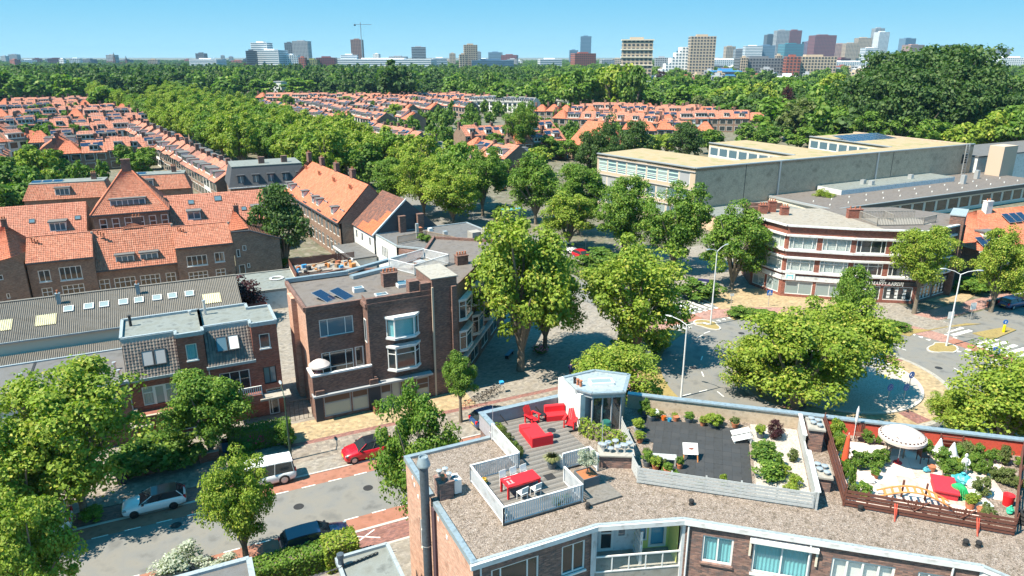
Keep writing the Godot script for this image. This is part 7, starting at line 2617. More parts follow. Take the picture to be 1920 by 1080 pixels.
func house_rows() -> void:
	for i in 6:
		HT.append(house_template(i))
	var av := fr(RC, 121.5)
	var a := av * Vector3(128, 0, -29)
	row(fr(a, 124.5), 24, [0, 2, 5, 1, 2], "in the row west of the avenue")
	for k in [[140, 262, 30, 4, [2, 0]], [112, 308, 30, 3, [1, 2]], [150, 297, 118, 3, [2, 1]], [0, 250, 30, 5, [0, 5]], [-10, 226, 30, 8, [0, 5, 2]], [20, 207, 30, 6, [0, 2]], [80, 218, 24, 6, [1, 2]], [-20, 288, 60, 3, [0, 1]], [60, 240, 118, 3, [5, 0]], [0, 198, 24, 8, [0, 2, 5]], [60, 196, 24, 9, [0, 2]], [10, 320, 118, 3, [1, 2]], [60, 285, 30, 4, [5, 0]], [100, 250, 30, 5, [2, 5]], [30, 270, 118, 4, [0, 2]], [170, 240, 30, 4, [0, 5]], [190, 300, 30, 4, [5, 2]], [130, 225, 24, 6, [0, 5]], [-10, 212, 24, 7, [2, 5]]]:
		row(fr(P(k[0], k[1] + 16, 0), k[2]), k[3], k[4], "in the gardens west of the avenue")
	row(fr(av * Vector3(150, 0, 34), -58.5), 4, [1, 2], "beside the grey hipped house", 6.6)
	row(fr(av * Vector3(222, 0, 30), -58.5), 7, [0, 1, 2], "east of the avenue")
	row(fr(av * Vector3(180, 0, 52), 31.5), 6, [1, 1, 2], "east of the avenue")
	row(fr(av * Vector3(152, 0, 55), 31.5), 3, [1, 5], "east of the avenue")
	for z in [30, 50, 64, 84, 98, 118]:
		row(fr(av * Vector3(395, 0, z), -58.5), 20 if z < 80 else 13, [0, 5, 2, 5, 1], "in the quarter east of the avenue", 6.9, .12)
	for k in [[877, 196, 7], [918, 186, 6], [962, 193, 6], [1024, 193, 7], [870, 181, 5]]:
		row(fr(P(k[0], k[1] + 10, 0), -38), k[2], [3], "in the grey roofed rows before the park", 7.0)
	for k in [[1000, 216, -20, 5, [1, 4]], [1035, 234, -24, 6, [1, 2, 5]], [1085, 214, -15, 6, [2, 0]], [1140, 217, -15, 8, [0, 1]], [1120, 240, -24, 5, [1, 2]], [1190, 236, 0, 5, [1, 0]], [1225, 222, -20, 4, [0, 2]], [1165, 258, -10, 4, [1, 4]], [1238, 258, -15, 3, [4, 1]], [1284, 222, -12, 7, [1, 0]], [1290, 234, -12, 6, [1, 2]], [1460, 225, -12, 4, [1, 2]], [640, 190, -10, 7, [1, 2]], [480, 186, -10, 6, [0, 2]], [560, 188, -8, 7, [1, 0]], [720, 186, -10, 8, [0, 1]], [800, 190, -20, 7, [1, 0]]]:
		row(fr(P(k[0], k[1] + 12, 0), k[2]), k[3], k[4], "in the rows near the park")
	var t := fr(P(790, 338, 0), 31.5)
	t = fr(av * Vector3(126, 0, 17), 31.5)
	var o := thing("hipped_villa", "villa with steep grey hipped roof and solar panels among the avenue trees", "house", t)
	boxes(o, "wall", [[-6, 0, -13, 8, 4.6, 0]], M.brick_brown)
	var b := mb()
	var p1 := Vector3(-2, 10.5, -6)
	var p2 := Vector3(3, 10.5, -7)
	tiles(b, Vector3(-6.8, 4.5, .8), Vector3(8.8, 4.5, .8), p2, p1, .4, .4)
	tiles(b, Vector3(8.8, 4.5, .8), Vector3(8.8, 4.5, -13.8), p2 - Vector3(0, 0, .1), p2, .4, .4)
	tiles(b, Vector3(-6.8, 4.5, -13.8), Vector3(-6.8, 4.5, .8), p1, p1 - Vector3(0, 0, .1), .4, .4)
	put(o, "roof", b, M.tile_grey)
	chimney(o, .5, -6.2, 9.8, 12.4, 1.4, .9, 0)
	dormer(o, -1.5, 3.0, 5.3, -.2, 1.3, 1.6)
	for i in 3:
		solar(o, Transform3D(Basis(), Vector3(2.4 + i * 1.5, 6.3, -.6)), 1.3, 2.2, 38)
	for x in [-4.5, -1, 3, 5.5]:
		window(o, Transform3D(), [x, 1.0, x + 1.8, 3.4], {"rev": -.03, "cols": [.5], "rows": [.7]})
	t = fr(P(1085, 300, 0), -60)
	o = thing("steep_house", "house with steep orange roof and tall chimney half hidden by trees", "house", t)
	boxes(o, "wall", [[-6, 0, -12, 10, 5, 0]], M.brick_brown)
	b = mb()
	tiles(b, Vector3(-6, 4.8, .5), Vector3(10.5, 4.8, .5), Vector3(8, 12, -6), Vector3(-4, 12, -6), .4, .4)
	tiles(b, Vector3(10.5, 4.8, .5), Vector3(10.5, 4.8, -12), Vector3(8, 12, -6.1), Vector3(8, 12, -6), .4, .4)
	tiles(b, Vector3(10.5, 4.8, -12.5), Vector3(-6, 4.8, -12.5), Vector3(-4, 12, -6), Vector3(8, 12, -6), .6, .6)
	put(o, "roof", b, M.tile_bright)
	chimney(o, 8.5, -4, 6, 13.4, 1.2, .9, 2)
	for k in [[905, 170, 60, 14, 24, "grey brick flats with white window bands between the park trees", M.brick_tan], [625, 160, 40, 12, 16, "white apartment house glimpsed between the park trees", M.white_wall], [515, 165, 50, 11, 14, "pale low flats in the trees before the white office block", M.white_wall], [1515, 222, 12, 8, 18, "cream flat roofed block beside the willow trees", M.cream], [1205, 165, 40, 11, 18, "white low flats half hidden behind park trees", M.white_wall]]:
		var q := P(k[0], k[1] + 14, 0)
		if k[0] == 1515:
			q = P(1515, 262)
		o = thing("park_flats", k[5], "building", fr(q, -15))
		var hh: float = k[3]
		boxes(o, "body", [[-k[4] / 2.0, 0, -12, k[4] / 2.0, hh, 0]], k[6])
		boxes(o, "roof", [[-k[4] / 2.0 - .4, hh, -12.4, k[4] / 2.0 + .4, hh + .4, .4]], M.alu)
		for y in int(hh / 3):
			for i in int(k[4] / 4.0):
				boxes(o, "window", [[-k[4] / 2.0 + .8 + i * 4.0, 1 + y * 3, 0, -k[4] / 2.0 + 3.2 + i * 4.0, 2.5 + y * 3, .08]], M.glass)

# ---------------------------------------------------------------- skyline
func tower(px0: float, px1: float, ty: float, dist: float, label: String, m: Material, style := 0, deep := 0.0, turn_deg := 0.0, gm: Material = null, called := "tower_block") -> Node3D:
	var c := PD((px0 + px1) / 2, 115, dist)
	var w := (px1 - px0) * dist / FL
	var h := PD(960, ty, dist).y
	var d := deep if deep > 0.0 else clampf(w * .8, 12, 60)
	var o := thing(called, label, "building", fr(Vector3(c.x, 0, c.z), turn_deg))
	var g: Material = gm if gm else M.glass
	if style == 4:  # stepped back storeys
		for i in 6:
			var f := 1.0 - i * .14
			boxes(o, "step", [[-w / 2 + w * .14 * i, h * i / 6.0, -d, w / 2, h * (i + 1) / 6.0, 0]], m)
	else:
		boxes(o, "body", [[-w / 2, 0, -d, w / 2, h, 0]], m)
		boxes(o, "plant_room", [[-w * .25, h, -d * .7, w * .2, h + maxf(2.5, h * .03), -d * .3]], m)
	var fl := clampi(int(h / (3.6 if dist < 2200 else 4.6)), 3, 34)
	var nc := clampi(int(w / (4.0 if dist < 2200 else 5.0)), 3, 18)
	var nd := clampi(int(d / 5.0), 2, 10)
	var b := mb()
	for i in fl:
		var y0 := h * (i + .28) / fl
		var y1 := h * (i + .78) / fl
		if style in [1, 3]:
			b.poly([Vector3(-w / 2 + .6, y0, .25), Vector3(w / 2 - .6, y0, .25), Vector3(w / 2 - .6, y1, .25), Vector3(-w / 2 + .6, y1, .25)], Vector3.BACK)
			for s in [-1.0, 1.0]:
				b.poly([Vector3(s * (w / 2 + .25), y0, -.6), Vector3(s * (w / 2 + .25), y0, -d + .6), Vector3(s * (w / 2 + .25), y1, -d + .6), Vector3(s * (w / 2 + .25), y1, -.6)], Vector3(s, 0, 0))
		else:
			for k in nc:
				var x0 := -w / 2 + w * (k + .2) / nc
				var x1 := -w / 2 + w * (k + .8) / nc
				if style == 4 and x0 < -w / 2 + w * .14 * int(i * 6.0 / fl):
					continue
				b.poly([Vector3(x0, y0, .25), Vector3(x1, y0, .25), Vector3(x1, y1, .25), Vector3(x0, y1, .25)], Vector3.BACK)
			for k in nd:
				var z0 := -d * (k + .2) / nd
				var z1 := -d * (k + .8) / nd
				for s in [-1.0, 1.0]:
					if style == 4 and s < 0:
						continue
					b.poly([Vector3(s * (w / 2 + .25), y0, z0), Vector3(s * (w / 2 + .25), y0, z1), Vector3(s * (w / 2 + .25), y1, z1), Vector3(s * (w / 2 + .25), y1, z0)], Vector3(s, 0, 0))
	put(o, "windows", b, g, "stuff")
	return o

func skyline() -> void:
	var W := mat(lin(.66, .68, .70), .7)
	var G := mat(lin(.32, .34, .37), .7)
	var B := mat(lin(.12, .20, .30), .3)
	var T := mat(lin(.42, .34, .26), .8)
	var R := mat(lin(.30, .10, .075), .8)
	var MR := mat(lin(.20, .07, .08), .7)
	var TL := mat(lin(.05, .22, .28), .3)
	var D := mat(lin(.10, .12, .15), .5)
	var GB := mat(lin(.10, .16, .22), .15)
	var GD := mat(lin(.05, .06, .08), .2)
	var list := [[18, 33, 102, 3600, "lone blue grey tower at the left end of the skyline", G, 0], [2, 12, 105, 3400, "narrow grey block at the far left of the skyline", G, 0], [200, 216, 103, 2600, "grey slab beside the thin church spire", G, 0], [368, 384, 100, 2100, "dark glass block on a low podium above the park trees", D, 1], [355, 405, 111, 2050, "low pale podium building above the park trees", W, 1], [415, 421, 104, 3500, "thin distant tower left of the white office complex", G, 0], [430, 437, 106, 3500, "second thin distant tower by the small crane", G, 0],
		[480, 524, 94, 1500, "large white office block with window bands and stepped roof", W, 1], [473, 503, 80, 1530, "upper white office block with round corner above the bands", W, 1], [463, 480, 95, 1480, "dark grey glazed wing of the white office complex", D, 1], [524, 558, 103, 1520, "white lower wing right of the office complex", W, 0], [536, 550, 80, 2200, "dark twin tower with square windows", D, 0], [551, 579, 77, 2180, "tall blue grey apartment tower with balconies", G, 0], [560, 572, 108, 1420, "orange red brick block next to the white wing", R, 0], [573, 594, 112, 1430, "olive green clad block next to the orange one", mat(lin(.2, .22, .08), .7), 0], [594, 628, 108, 1450, "dark brown brick block left of the construction tower", MR, 0],
		[660, 680, 74, 2100, "unfinished tower with orange scaffold nets on top", mat(lin(.25, .15, .13), .8), 0], [630, 805, 111, 1600, "long white office building with continuous window bands", W, 1], [640, 668, 103, 1640, "low white drum on the long office building", W, 1], [700, 711, 101, 2600, "small pale tower behind the long white office", W, 0], [773, 798, 88, 2300, "grey office slab with fine window grid", G, 1], [730, 760, 106, 2400, "pale mid rise behind the long white office", G, 0], [812, 838, 109, 1700, "white curved low office", W, 1], [843, 854, 100, 2600, "brownish slim tower before the beige slab", T, 0], [871, 895, 84, 1500, "tall beige slab with two window columns", T, 0], [862, 876, 102, 1480, "lower beige wing of the tall slab", T, 0], [895, 902, 97, 2600, "thin grey tower behind the beige slab", G, 0], [916, 939, 98, 2500, "blue grey office pair behind the low glass building", B, 1], [940, 968, 103, 2400, "maroon low office right of the blue pair", MR, 0], [886, 962, 113, 1500, "low dark blue glass building", B, 1], [1013, 1053, 111, 1600, "long low white block before the blue tower", W, 1],
		[1068, 1083, 94, 2700, "dark blue slab left of the tall glass tower", B, 1], [1088, 1107, 68, 2800, "tall blue glass tower with flat top", B, 1], [1078, 1117, 100, 1450, "red brown brick block with white balconies below the glass tower", R, 0],
		[1168, 1221, 74, 800, "ornate tan tower with crown of dark niches", T, 2], [1232, 1294, 88, 1000, "white sloping stepped block", W, 4], [1294, 1338, 68, 980, "tall tan tower with white edges and rounded top", T, 0], [1230, 1253, 108, 1500, "low grey flats between ornate tower and sloping block", G, 0],
		[1360, 1377, 87, 2700, "brown tower right of the tan tower", T, 0], [1378, 1398, 92, 2600, "grey office behind the white mall", G, 1], [1396, 1426, 86, 2400, "white framed glass office", W, 1], [1424, 1450, 85, 2420, "blue glass office beside the white framed one", B, 1], [1434, 1451, 65, 3200, "dark grey tower behind the blue office", D, 0], [1452, 1474, 57, 2900, "tall pale grey tower with slanted edge", G, 0], [1476, 1497, 57, 3000, "tall maroon tower beside the pale grey one", MR, 0], [1469, 1504, 82, 2500, "broad teal glass office", TL, 1], [1505, 1526, 78, 3000, "blue rose tower behind the maroon block", mat(lin(.25, .2, .28), .5), 0], [1524, 1562, 66, 2700, "broad maroon tower with a square gate and roof masts", MR, 0], [1562, 1583, 82, 2900, "pale pink tower right of the maroon one", mat(lin(.36, .25, .23), .8), 0], [1583, 1604, 81, 2850, "beige block of the ministry towers", T, 0], [1605, 1629, 71, 2900, "stepped beige tower with dark windows", T, 0], [1633, 1650, 53, 3100, "highest grey tower of the skyline", G, 0], [1641, 1661, 60, 3000, "pale round topped tower beside the highest one", W, 0], [1620, 1645, 90, 2400, "white drum shaped office", W, 1], [1691, 1712, 72, 3000, "grey glass tower above the big dark trees", B, 0], [1702, 1730, 84, 2900, "rose brick towers beside the grey glass tower", mat(lin(.38, .24, .2), .8), 0], [1774, 1801, 85, 3200, "black slab just above the big dark trees", D, 1], [1867, 1890, 91, 3000, "grey block at the right end of the skyline", G, 1], [1850, 1880, 101, 2900, "low white offices at the right end", W, 1],
		[1391, 1466, 109, 1050, "wide slab of flats with dark balcony grid and tan ends", mat(lin(.16, .17, .19), .7), 0], [1456, 1466, 104, 1049, "tan stair tower at the end of the balcony slab", T, 5], [1390, 1402, 108, 1048, "tan end wall of the balcony slab", T, 5], [1475, 1500, 106, 1000, "red brick tower block above the park trees", R, 0], [1500, 1566, 106, 1005, "long tan and red block of flats", T, 0], [1336, 1400, 112, 1500, "long low white hall with green dome", W, 5], [1340, 1392, 133, 900, "low building with bright blue stripes in the trees", mat(lin(.08, .28, .55), .5), 1], [1565, 1640, 116, 1800, "jumble of low white roofs before the towers", W, 0], [1880, 1935, 108, 1500, "pale low roofs at the right edge", W, 0]]
	for k in list:
		var m: Material = k[5]
		var o := tower(k[0], k[1], k[2], k[3], k[4], m, k[6], 0.0, fposmod(k[0] * 37.0, 24.0) - 12.0 if k[3] > 1200 else -6.0, GB if m in [W, B, TL] else GD)
		if k[6] == 2:  # cornices of the ornate tower
			var w: float = (k[1] - k[0]) * k[3] / FL
			var h := PD(960, k[2], k[3]).y
			for f in [.45, .62, .78, .98]:
				boxes(o, "cornice", [[-w / 2 - 1, h * f, -w * .8 - 1, w / 2 + 1, h * f + 1.2, 1.0]], M.cream)
	var g := RandomNumberGenerator.new()
	g.seed = 31
	for i in 70:
		var px := g.randf_range(-20, 1940)
		var m: Material = [W, G, T, R, D, MR][g.randi() % 6]
		tower(px, px + g.randf_range(8, 26), g.randf_range(109, 114), g.randf_range(1900, 3400), "small distant block among the low roofs of the town", m, 5, 0.0, g.randf_range(-30, 30), GD, "distant_block").set_meta("group", "low distant blocks of the town")
	for i in 40:
		var px := g.randf_range(1140, 1640)
		var dd := g.randf_range(680, 1500)
		tower(px, px + g.randf_range(14, 34), HZ + (32 - g.randf_range(7, 13)) / dd * FL, dd, "low building among the trees below the tall towers", [W, T, R, G][g.randi() % 4], 0, 0.0, g.randf_range(-30, 30), GD, "low_block").set_meta("group", "low buildings below the towers")
	var c := PD(680, 115, 2080)
	var o := thing("tower_crane", "tall thin tower crane beside the unfinished tower", "crane", fr(Vector3(c.x, 0, c.z), 20))
	var h := PD(960, 42, 2080).y
	boxes(o, "mast", [[-1, 0, -1, 1, h, 1]], M.alu)
	boxes(o, "jib", [[-18, h - 6, -.8, 30, h - 4.4, .8]], M.alu)
	boxes(o, "counterweight", [[-18, h - 9, -1.4, -13, h - 6, 1.4]], M.dark)
	for k in [[215, 97, 2600, "thin church spire beside the grey slab"], [237, 104, 2500, "small church spire above the trees"]]:
		c = PD(k[0], 115, k[2])
		o = thing("church", k[3], "church", fr(Vector3(c.x, 0, c.z), 10))
		h = PD(960, k[1], k[2]).y
		boxes(o, "tower", [[-3, 0, -3, 3, h * .6, 3]], M.brick_dark)
		var b := mb()
		b.lathe([Vector2(3.6, h * .6), Vector2(0, h)], 8)
		put(o, "spire", b, M.slate)
		boxes(o, "nave", [[-25, 0, -7, -3, h * .3, 7]], M.brick_dark)

# ---------------------------------------------------------------- trees one can tell apart
func trees() -> void:
	var near := [["plane0", 160, 968, 690, 255, .20, "big bright street tree with bare trunk beside the white hatchback"], ["plane1", 62, 1012, 830, 230, .12, "leafy street tree hiding the white van at the kerb"], ["green0", 397, 856, 700, 160, .12, "round saturated green tree in front of the red town houses"], ["plane2", 462, 1052, 852, 128, .16, "slender yellow green tree on the footway by the dark blue car"],
		["green1", 790, 985, 748, 152, .12, "street tree beside the brick wall of the flats with the red car behind it"], ["green2", 864, 792, 664, 74, .35, "thin young tree beside the parked bicycles"], ["plane1", 977, 694, 398, 222, .17, "tall spreading tree at the corner of the dark brick building"], ["plane2", 1192, 676, 455, 212, .17, "wide tree with thick trunk on the verge of the roundabout"], ["plane0", 1150, 800, 650, 170, .2, "tree whose top shows just behind the stair house roof"],
		["plane1", 1022, 660, 470, 150, .2, "second tree behind the flower bowl on the square"], ["plane0", 1490, 772, 585, 225, .08, "broad tree in front on the roundabout island"], ["plane2", 1562, 740, 566, 190, .12, "broad tree at the back of the roundabout island"], ["plane1", 1425, 735, 630, 160, .1, "low spreading tree at the edge of the roundabout island"], ["green0", 1582, 668, 506, 86, .16, "darker narrow tree behind the roundabout island"], ["plane0", 1714, 588, 426, 106, .34, "yellowing tree before the estate agent shop"], ["plane1", 1858, 585, 428, 104, .18, "fresh yellow green tree beside the parked blue car"], ["plane2", 1872, 850, 662, 245, .12, "wide tree beyond the red terrace wall"], ["plane0", 1780, 830, 740, 100, .3, "small tree top just above the red parapet"],
		["green0", 1172, 480, 335, 118, .10, "street tree in front of the left end of the school"], ["green1", 1262, 505, 352, 130, .10, "street tree in front of the tan school wall"], ["green2", 1372, 540, 386, 136, .12, "street tree nearest the curved corner building"], ["green0", 1085, 440, 310, 108, .18, "street tree left of the school windows"], ["plane1", 1065, 470, 360, 120, .2, "yellow green tree before the dark school hedge"], ["green2", 1004, 420, 292, 120, .18, "dense tree near the bus shelter"], ["green1", 905, 405, 282, 100, .2, "tree at the start of the side street"], ["plane2", 850, 425, 318, 120, .2, "yellow green tree behind the flat roofed shops"], ["plane0", 795, 408, 290, 105, .2, "avenue tree by the chimneys of the white house"], ["green0", 740, 395, 300, 90, .2, "avenue tree behind the orange roofed row"],
		["dark0", 535, 500, 345, 112, .06, "dark dense tree between the brick row and the orange roofed row"], ["dark1", 1105, 340, 240, 62, .1, "dark conical tree left of the school roof"], ["dark2", 1138, 345, 228, 70, .1, "dark tall tree behind the left end of the school"], ["dark0", 1190, 318, 225, 70, .1, "dark tree behind the school roof"], ["dark1", 1285, 305, 225, 72, .1, "very dark tree behind the middle of the school"], ["bush0", 1372, 335, 262, 92, .05, "round bright tree in the school courtyard"], ["bush0", 1565, 300, 252, 70, .05, "round tree in the far school courtyard"], ["plane0", 1540, 405, 355, 40, .2, "small yellowish tree before the low hall roof"], ["green1", 975, 300, 196, 70, .2, "tree with reddish crown beside the side street"], ["purple", 978, 352, 305, 42, .1, "small dark purple tree in the side street"], ["purple", 455, 600, 527, 96, .1, "dark purple leafed tree behind the red town houses"], ["green2", 130, 685, 628, 42, .05, "small conical tree behind the low flat roof"], ["purple", 1470, 250, 165, 34, .1, "dark purple tree among the park trees"], ["willow", 1490, 265, 185, 66, .05, "pale drooping willow beside the cream block"]]
	for k in near:
		ptree(k[0], k[1], k[2], k[3], k[4], k[5], k[6])
	tree("plane1", RT * Vector3(-1.2, 0, 10.6), 11.0, 3.0, .3, "leafy tree on the near footway overhanging the street opposite the hatchback")
	var r := RandomNumberGenerator.new()
	r.seed = 91
	var av := fr(RC, 122.0)
	var x := 96.0
	while x < 560:
		for z in [-18.5, -9.5, -.5, 8.5]:
			if x < (165 if z < -12 else 130) and z < 0:
				continue
			var p := av * Vector3(x + r.randf_range(-1.5, 1.5), 0, z + r.randf_range(-1, 1) - (maxf(x - 150, 0) * .05 if z < -12 else 0.0))
			tree("street%d" % (r.randi() % 3), p, r.randf_range(12.5, 15.5), r.randf_range(5.2, 6.4), .2, "leafy plane tree in the long avenue", "plane trees of the avenue", "avenue_tree", x < 250)
		x += 9.8 if x < 320 else 13.0
	for k in [[930, 345, 290, 60], [945, 318, 262, 55], [925, 300, 248, 50], [1000, 330, 275, 60], [1020, 300, 255, 50], [950, 275, 230, 46], [1030, 280, 240, 44], [985, 262, 205, 50], [1060, 300, 262, 50], [1215, 300, 250, 60], [1330, 290, 240, 60], [1400, 285, 228, 55], [1440, 290, 235, 56], [1250, 290, 248, 50], [1500, 280, 240, 60], [1540, 275, 228, 60], [1620, 285, 205, 70], [1680, 290, 215, 70], [1740, 300, 225, 70], [1800, 305, 228, 76], [1860, 300, 205, 80], [1910, 310, 190, 90]]:
		ptree("mid%d" % (r.randi() % 3), k[0], k[1], k[2], k[3], .12, "mid green tree among the houses east of the avenue", "trees east of the avenue")
	for k in [[30, 375, 300, 80], [75, 350, 275, 60], [105, 330, 280, 46], [60, 330, 268, 50], [12, 340, 290, 60], [100, 372, 315, 50], [235, 320, 268, 40], [265, 335, 285, 46], [280, 318, 275, 34], [285, 350, 320, 30], [232, 290, 258, 26], [120, 262, 222, 34], [150, 278, 232, 30], [100, 268, 235, 24], [75, 225, 195, 30], [30, 235, 205, 20], [130, 248, 220, 22], [350, 250, 218, 30], [650, 208, 180, 34], [745, 240, 192, 36], [590, 200, 182, 30], [540, 205, 176, 28], [820, 300, 262, 30], [640, 330, 282, 60], [690, 355, 265, 70]]:
		ptree("mid%d" % (r.randi() % 3), k[0], k[1], k[2], k[3], .1, "garden tree between the rows of houses", "garden trees")
	for k in [[1605, 262, 118, 120], [1645, 268, 94, 140], [1690, 272, 86, 150], [1735, 270, 82, 150], [1785, 272, 83, 160], [1840, 276, 108, 140], [1665, 282, 115, 140], [1770, 284, 110, 150], [1715, 286, 125, 140], [1825, 286, 125, 130], [1872, 280, 165, 90]]:
		ptree("dark%d" % (r.randi() % 3), k[0], k[1], k[2], k[3], .04, "huge dark poplar in the tall clump above the park", "tall dark poplars")
	for k in [[745, 200, 122, 70], [1150, 215, 115, 95], [1090, 215, 128, 80], [1185, 225, 118, 60], [1215, 220, 168, 70], [1290, 215, 165, 80], [1370, 215, 158, 90], [1420, 225, 150, 60], [1480, 220, 155, 60], [1550, 225, 132, 70], [1055, 205, 140, 50], [880, 190, 150, 40], [915, 195, 133, 36], [640, 160, 148, 40], [280, 200, 140, 60], [200, 215, 165, 50], [60, 190, 140, 70], [130, 195, 142, 60], [10, 190, 135, 60], [350, 190, 150, 60], [430, 185, 145, 60], [490, 185, 150, 50], [560, 180, 148, 60]]:
		ptree("mid%d" % (r.randi() % 3) if k[0] > 1000 else "far%d" % (r.randi() % 3), k[0], k[1], k[2], k[3], .05, "tall tree standing out of the park canopy", "tall park trees", "park_tree")
	for k in [[290, 880, "bush2", 2.6, 3.0, "dark rounded shrub in the front garden behind the white hatchback"], [340, 868, "bush2", 2.2, 2.6, "dark shrub beside the garden path of the red town house"], [250, 885, "bush0", 2.0, 2.4, "leafy shrub left of the garden path"], [535, 838, "bush0", 1.0, 2.6, "narrow upright shrub by the dark green lamp post"], [455, 860, "bush2", 1.2, 1.4, "low shrub next to the garden wall"], [1230, 655, "bush1", 1.8, 2.2, "shrub behind the thick trunk at the roundabout"], [1170, 655, "bush0", 1.6, 1.8, "low shrub left of the thick trunk"], [175, 972, "bush1", .9, .9, "small bright plant at the foot of the big street tree"], [1390, 592, "bush2", 2.0, 1.2, "low clipped shrub at the corner of the cycle path"], [1430, 600, "bush0", 2.2, 1.3, "low shrub next to the roundabout trees"], [1650, 625, "bush0", 2.2, 1.3, "low shrub right of the roundabout trees"], [1680, 618, "bush2", 1.6, 1.2, "small shrub on the verge by the zebra crossing"], [520, 500, "bush0", 2.6, 2.2, "green bush in the yard below the dark tree"], [490, 510, "bush1", 2.2, 1.8, "yellow green bush in the yard below the dark tree"], [1130, 510, "bush2", 4.0, 4.0, "dark shrubbery at the foot of the school trees"], [1210, 520, "bush2", 4.0, 3.6, "shrubbery in front of the school wall"], [1310, 560, "bush2", 3.2, 3.0, "shrubbery under the street tree beside the school"], [945, 410, "bush0", 3.0, 3.0, "green bush beside the bus shelter"], [1900, 545, "bush0", 2.5, 2.4, "garden bush left of the parked blue car"], [1820, 548, "bush0", 2.6, 2.2, "garden hedge bush beside the villa"], [1850, 545, "bush1", 2.6, 2.2, "bright garden bush beside the villa gate"]]:
		shrub(P(k[0], k[1]), k[2], k[3], k[4], k[5])
	shrub(P(345, 1085), "silver", 1.9, 2.4, "silvery white flowering shrub above the parked dark car")
	shrub(P(420, 1088), "silver", 1.5, 1.7, "second silvery shrub beside the pale roof edge")
	flower_heap(P(478, 838), 1.1, 1.6, [Color(.5, .03, .12), Color(.35, .02, .08)], "crimson flowering bush by the front door of the red town house")
	hedge(fr(P(510, 1085), 25.5), -1.6, 3.4, -.6, .9, 1.5, PM, .2, "clipped leafy hedge beside the dark blue car")
	hedge(fr(P(642, 1056), 25.5), -1.1, 1.0, -.9, .8, 2.0, PB, .18, "yellowish clipped hedge block by the parking cross")
	hedge(fr(P(432, 848), 25.5), 0, 5.0, -.7, .6, 1.9, PG, .18, "clipped garden hedge in front of the red town houses")
	hedge(fr(RC, 121.5), 38, 75, -1.6, 1.6, 1.0, PM, .22, "low green hedge in the median of the avenue", "hedge", 60.0)
	flower_heap(P(1013, 660), 1.0, .9, [Color(.72, .12, .25), Color(.7, .3, .4)], "big bowl of pink flowers on the square", "flower_bowl")

# ---------------------------------------------------------------- the woods behind the houses, read as one mass
func woods() -> void:
	var r := RandomNumberGenerator.new()
	r.seed = 17
	var sets := [[], [], [], [], []]
	var start := [[-200, 560], [120, 540], [240, 600], [450, 640], [870, 560], [900, 450], [1090, 440], [1260, 420], [1420, 330], [1560, 255], [2100, 250]]
	var d := 250.0
	while d < 4200:
		var rad := 10.0 if d < 1500 else 11.0
		var px := -60.0
		while px < 1980:
			px += rad * 1.5 * FL / d * r.randf_range(.6, 1.3)
			var d0 := 0.0
			for i in start.size() - 1:
				if px >= start[i][0] and px < start[i + 1][0]:
					d0 = lerpf(start[i][1], start[i + 1][1], (px - start[i][0]) / (start[i + 1][0] - start[i][0]))
			if d < d0 or (px > 1330 and px < 1420 and d > 870 and d < 1010):
				continue
			if px > 1140 and px < 1620 and d > 640 and r.randf() < .85:
				continue
			if d > 1300 and r.randf() < .35:
				continue
			var p := PD(px, 130, d + r.randf_range(-8, 8))
			p.y = -1
			var h := r.randf_range(10, 19) if d < 1400 else r.randf_range(8, 13)
			if d > 560 and d < 900 and px < 700:
				h += 3.0
			var s := rad * r.randf_range(.55, 1.2)
			var k: int = [0, 2, 2, 1][r.randi() % 4] if px > 980 or r.randf() < .3 else [0, 1, 1][r.randi() % 3]
			if r.randf() < .05:
				k = 3 if r.randf() < .7 else 4
			sets[k].append(Transform3D(Basis(Vector3.UP, r.randf() * TAU) * Basis.from_scale(Vector3(s, h / 1.75, s)), p))
		d *= 1.035 if d < 1500 else 1.06
	var keys := ["far0", "far1", "far2", "willow", "purple"]
	var names := ["mid green woodland canopy behind the houses", "dark green woodland canopy behind the houses", "fresh green woodland canopy behind the houses", "pale willow crowns scattered in the woodland", "dark purple crowns scattered in the woodland"]
	for i in 5:
		var m := MultiMesh.new()
		m.transform_format = MultiMesh.TRANSFORM_3D
		m.mesh = CR[keys[i]]
		m.instance_count = sets[i].size()
		for k in sets[i].size():
			m.set_instance_transform(k, sets[i][k])
		var o := MultiMeshInstance3D.new()
		o.multimesh = m
		o.name = "woodland" if i == 0 else "woodland_%03d" % i
		add_child(o)
		tag(o, names[i], "woodland", "", "stuff")
	var m := MultiMesh.new()
	m.transform_format = MultiMesh.TRANSFORM_3D
	m.mesh = CR["far0"]
	var av := fr(RC, 121.5)
	var tr := []
	for i in 420:
		var p: Vector3
		if i < 170:
			p = av * Vector3(r.randf_range(130, 420), -.3, -r.randf_range(48, 62) - r.randf_range(0, 60))
		else:
			p = av * Vector3(r.randf_range(150, 560), -.3, [41, 60, 81, 100, 121, 143, 41, 81][r.randi() % 8] + r.randf_range(-4, 4))
		var s := r.randf_range(1.8, 4.2)
		tr.append(Transform3D(Basis(Vector3.UP, r.randf() * TAU) * Basis.from_scale(Vector3(s, r.randf_range(3.0, 9.5) / 1.75, s)), p))
	m.instance_count = tr.size()
	for k in tr.size():
		m.set_instance_transform(k, tr[k])
	var o := MultiMeshInstance3D.new()
	o.multimesh = m
	o.name = "garden_greenery"
	add_child(o)
	tag(o, "mass of bushes in the gardens between the far rows", "greenery", "", "stuff")

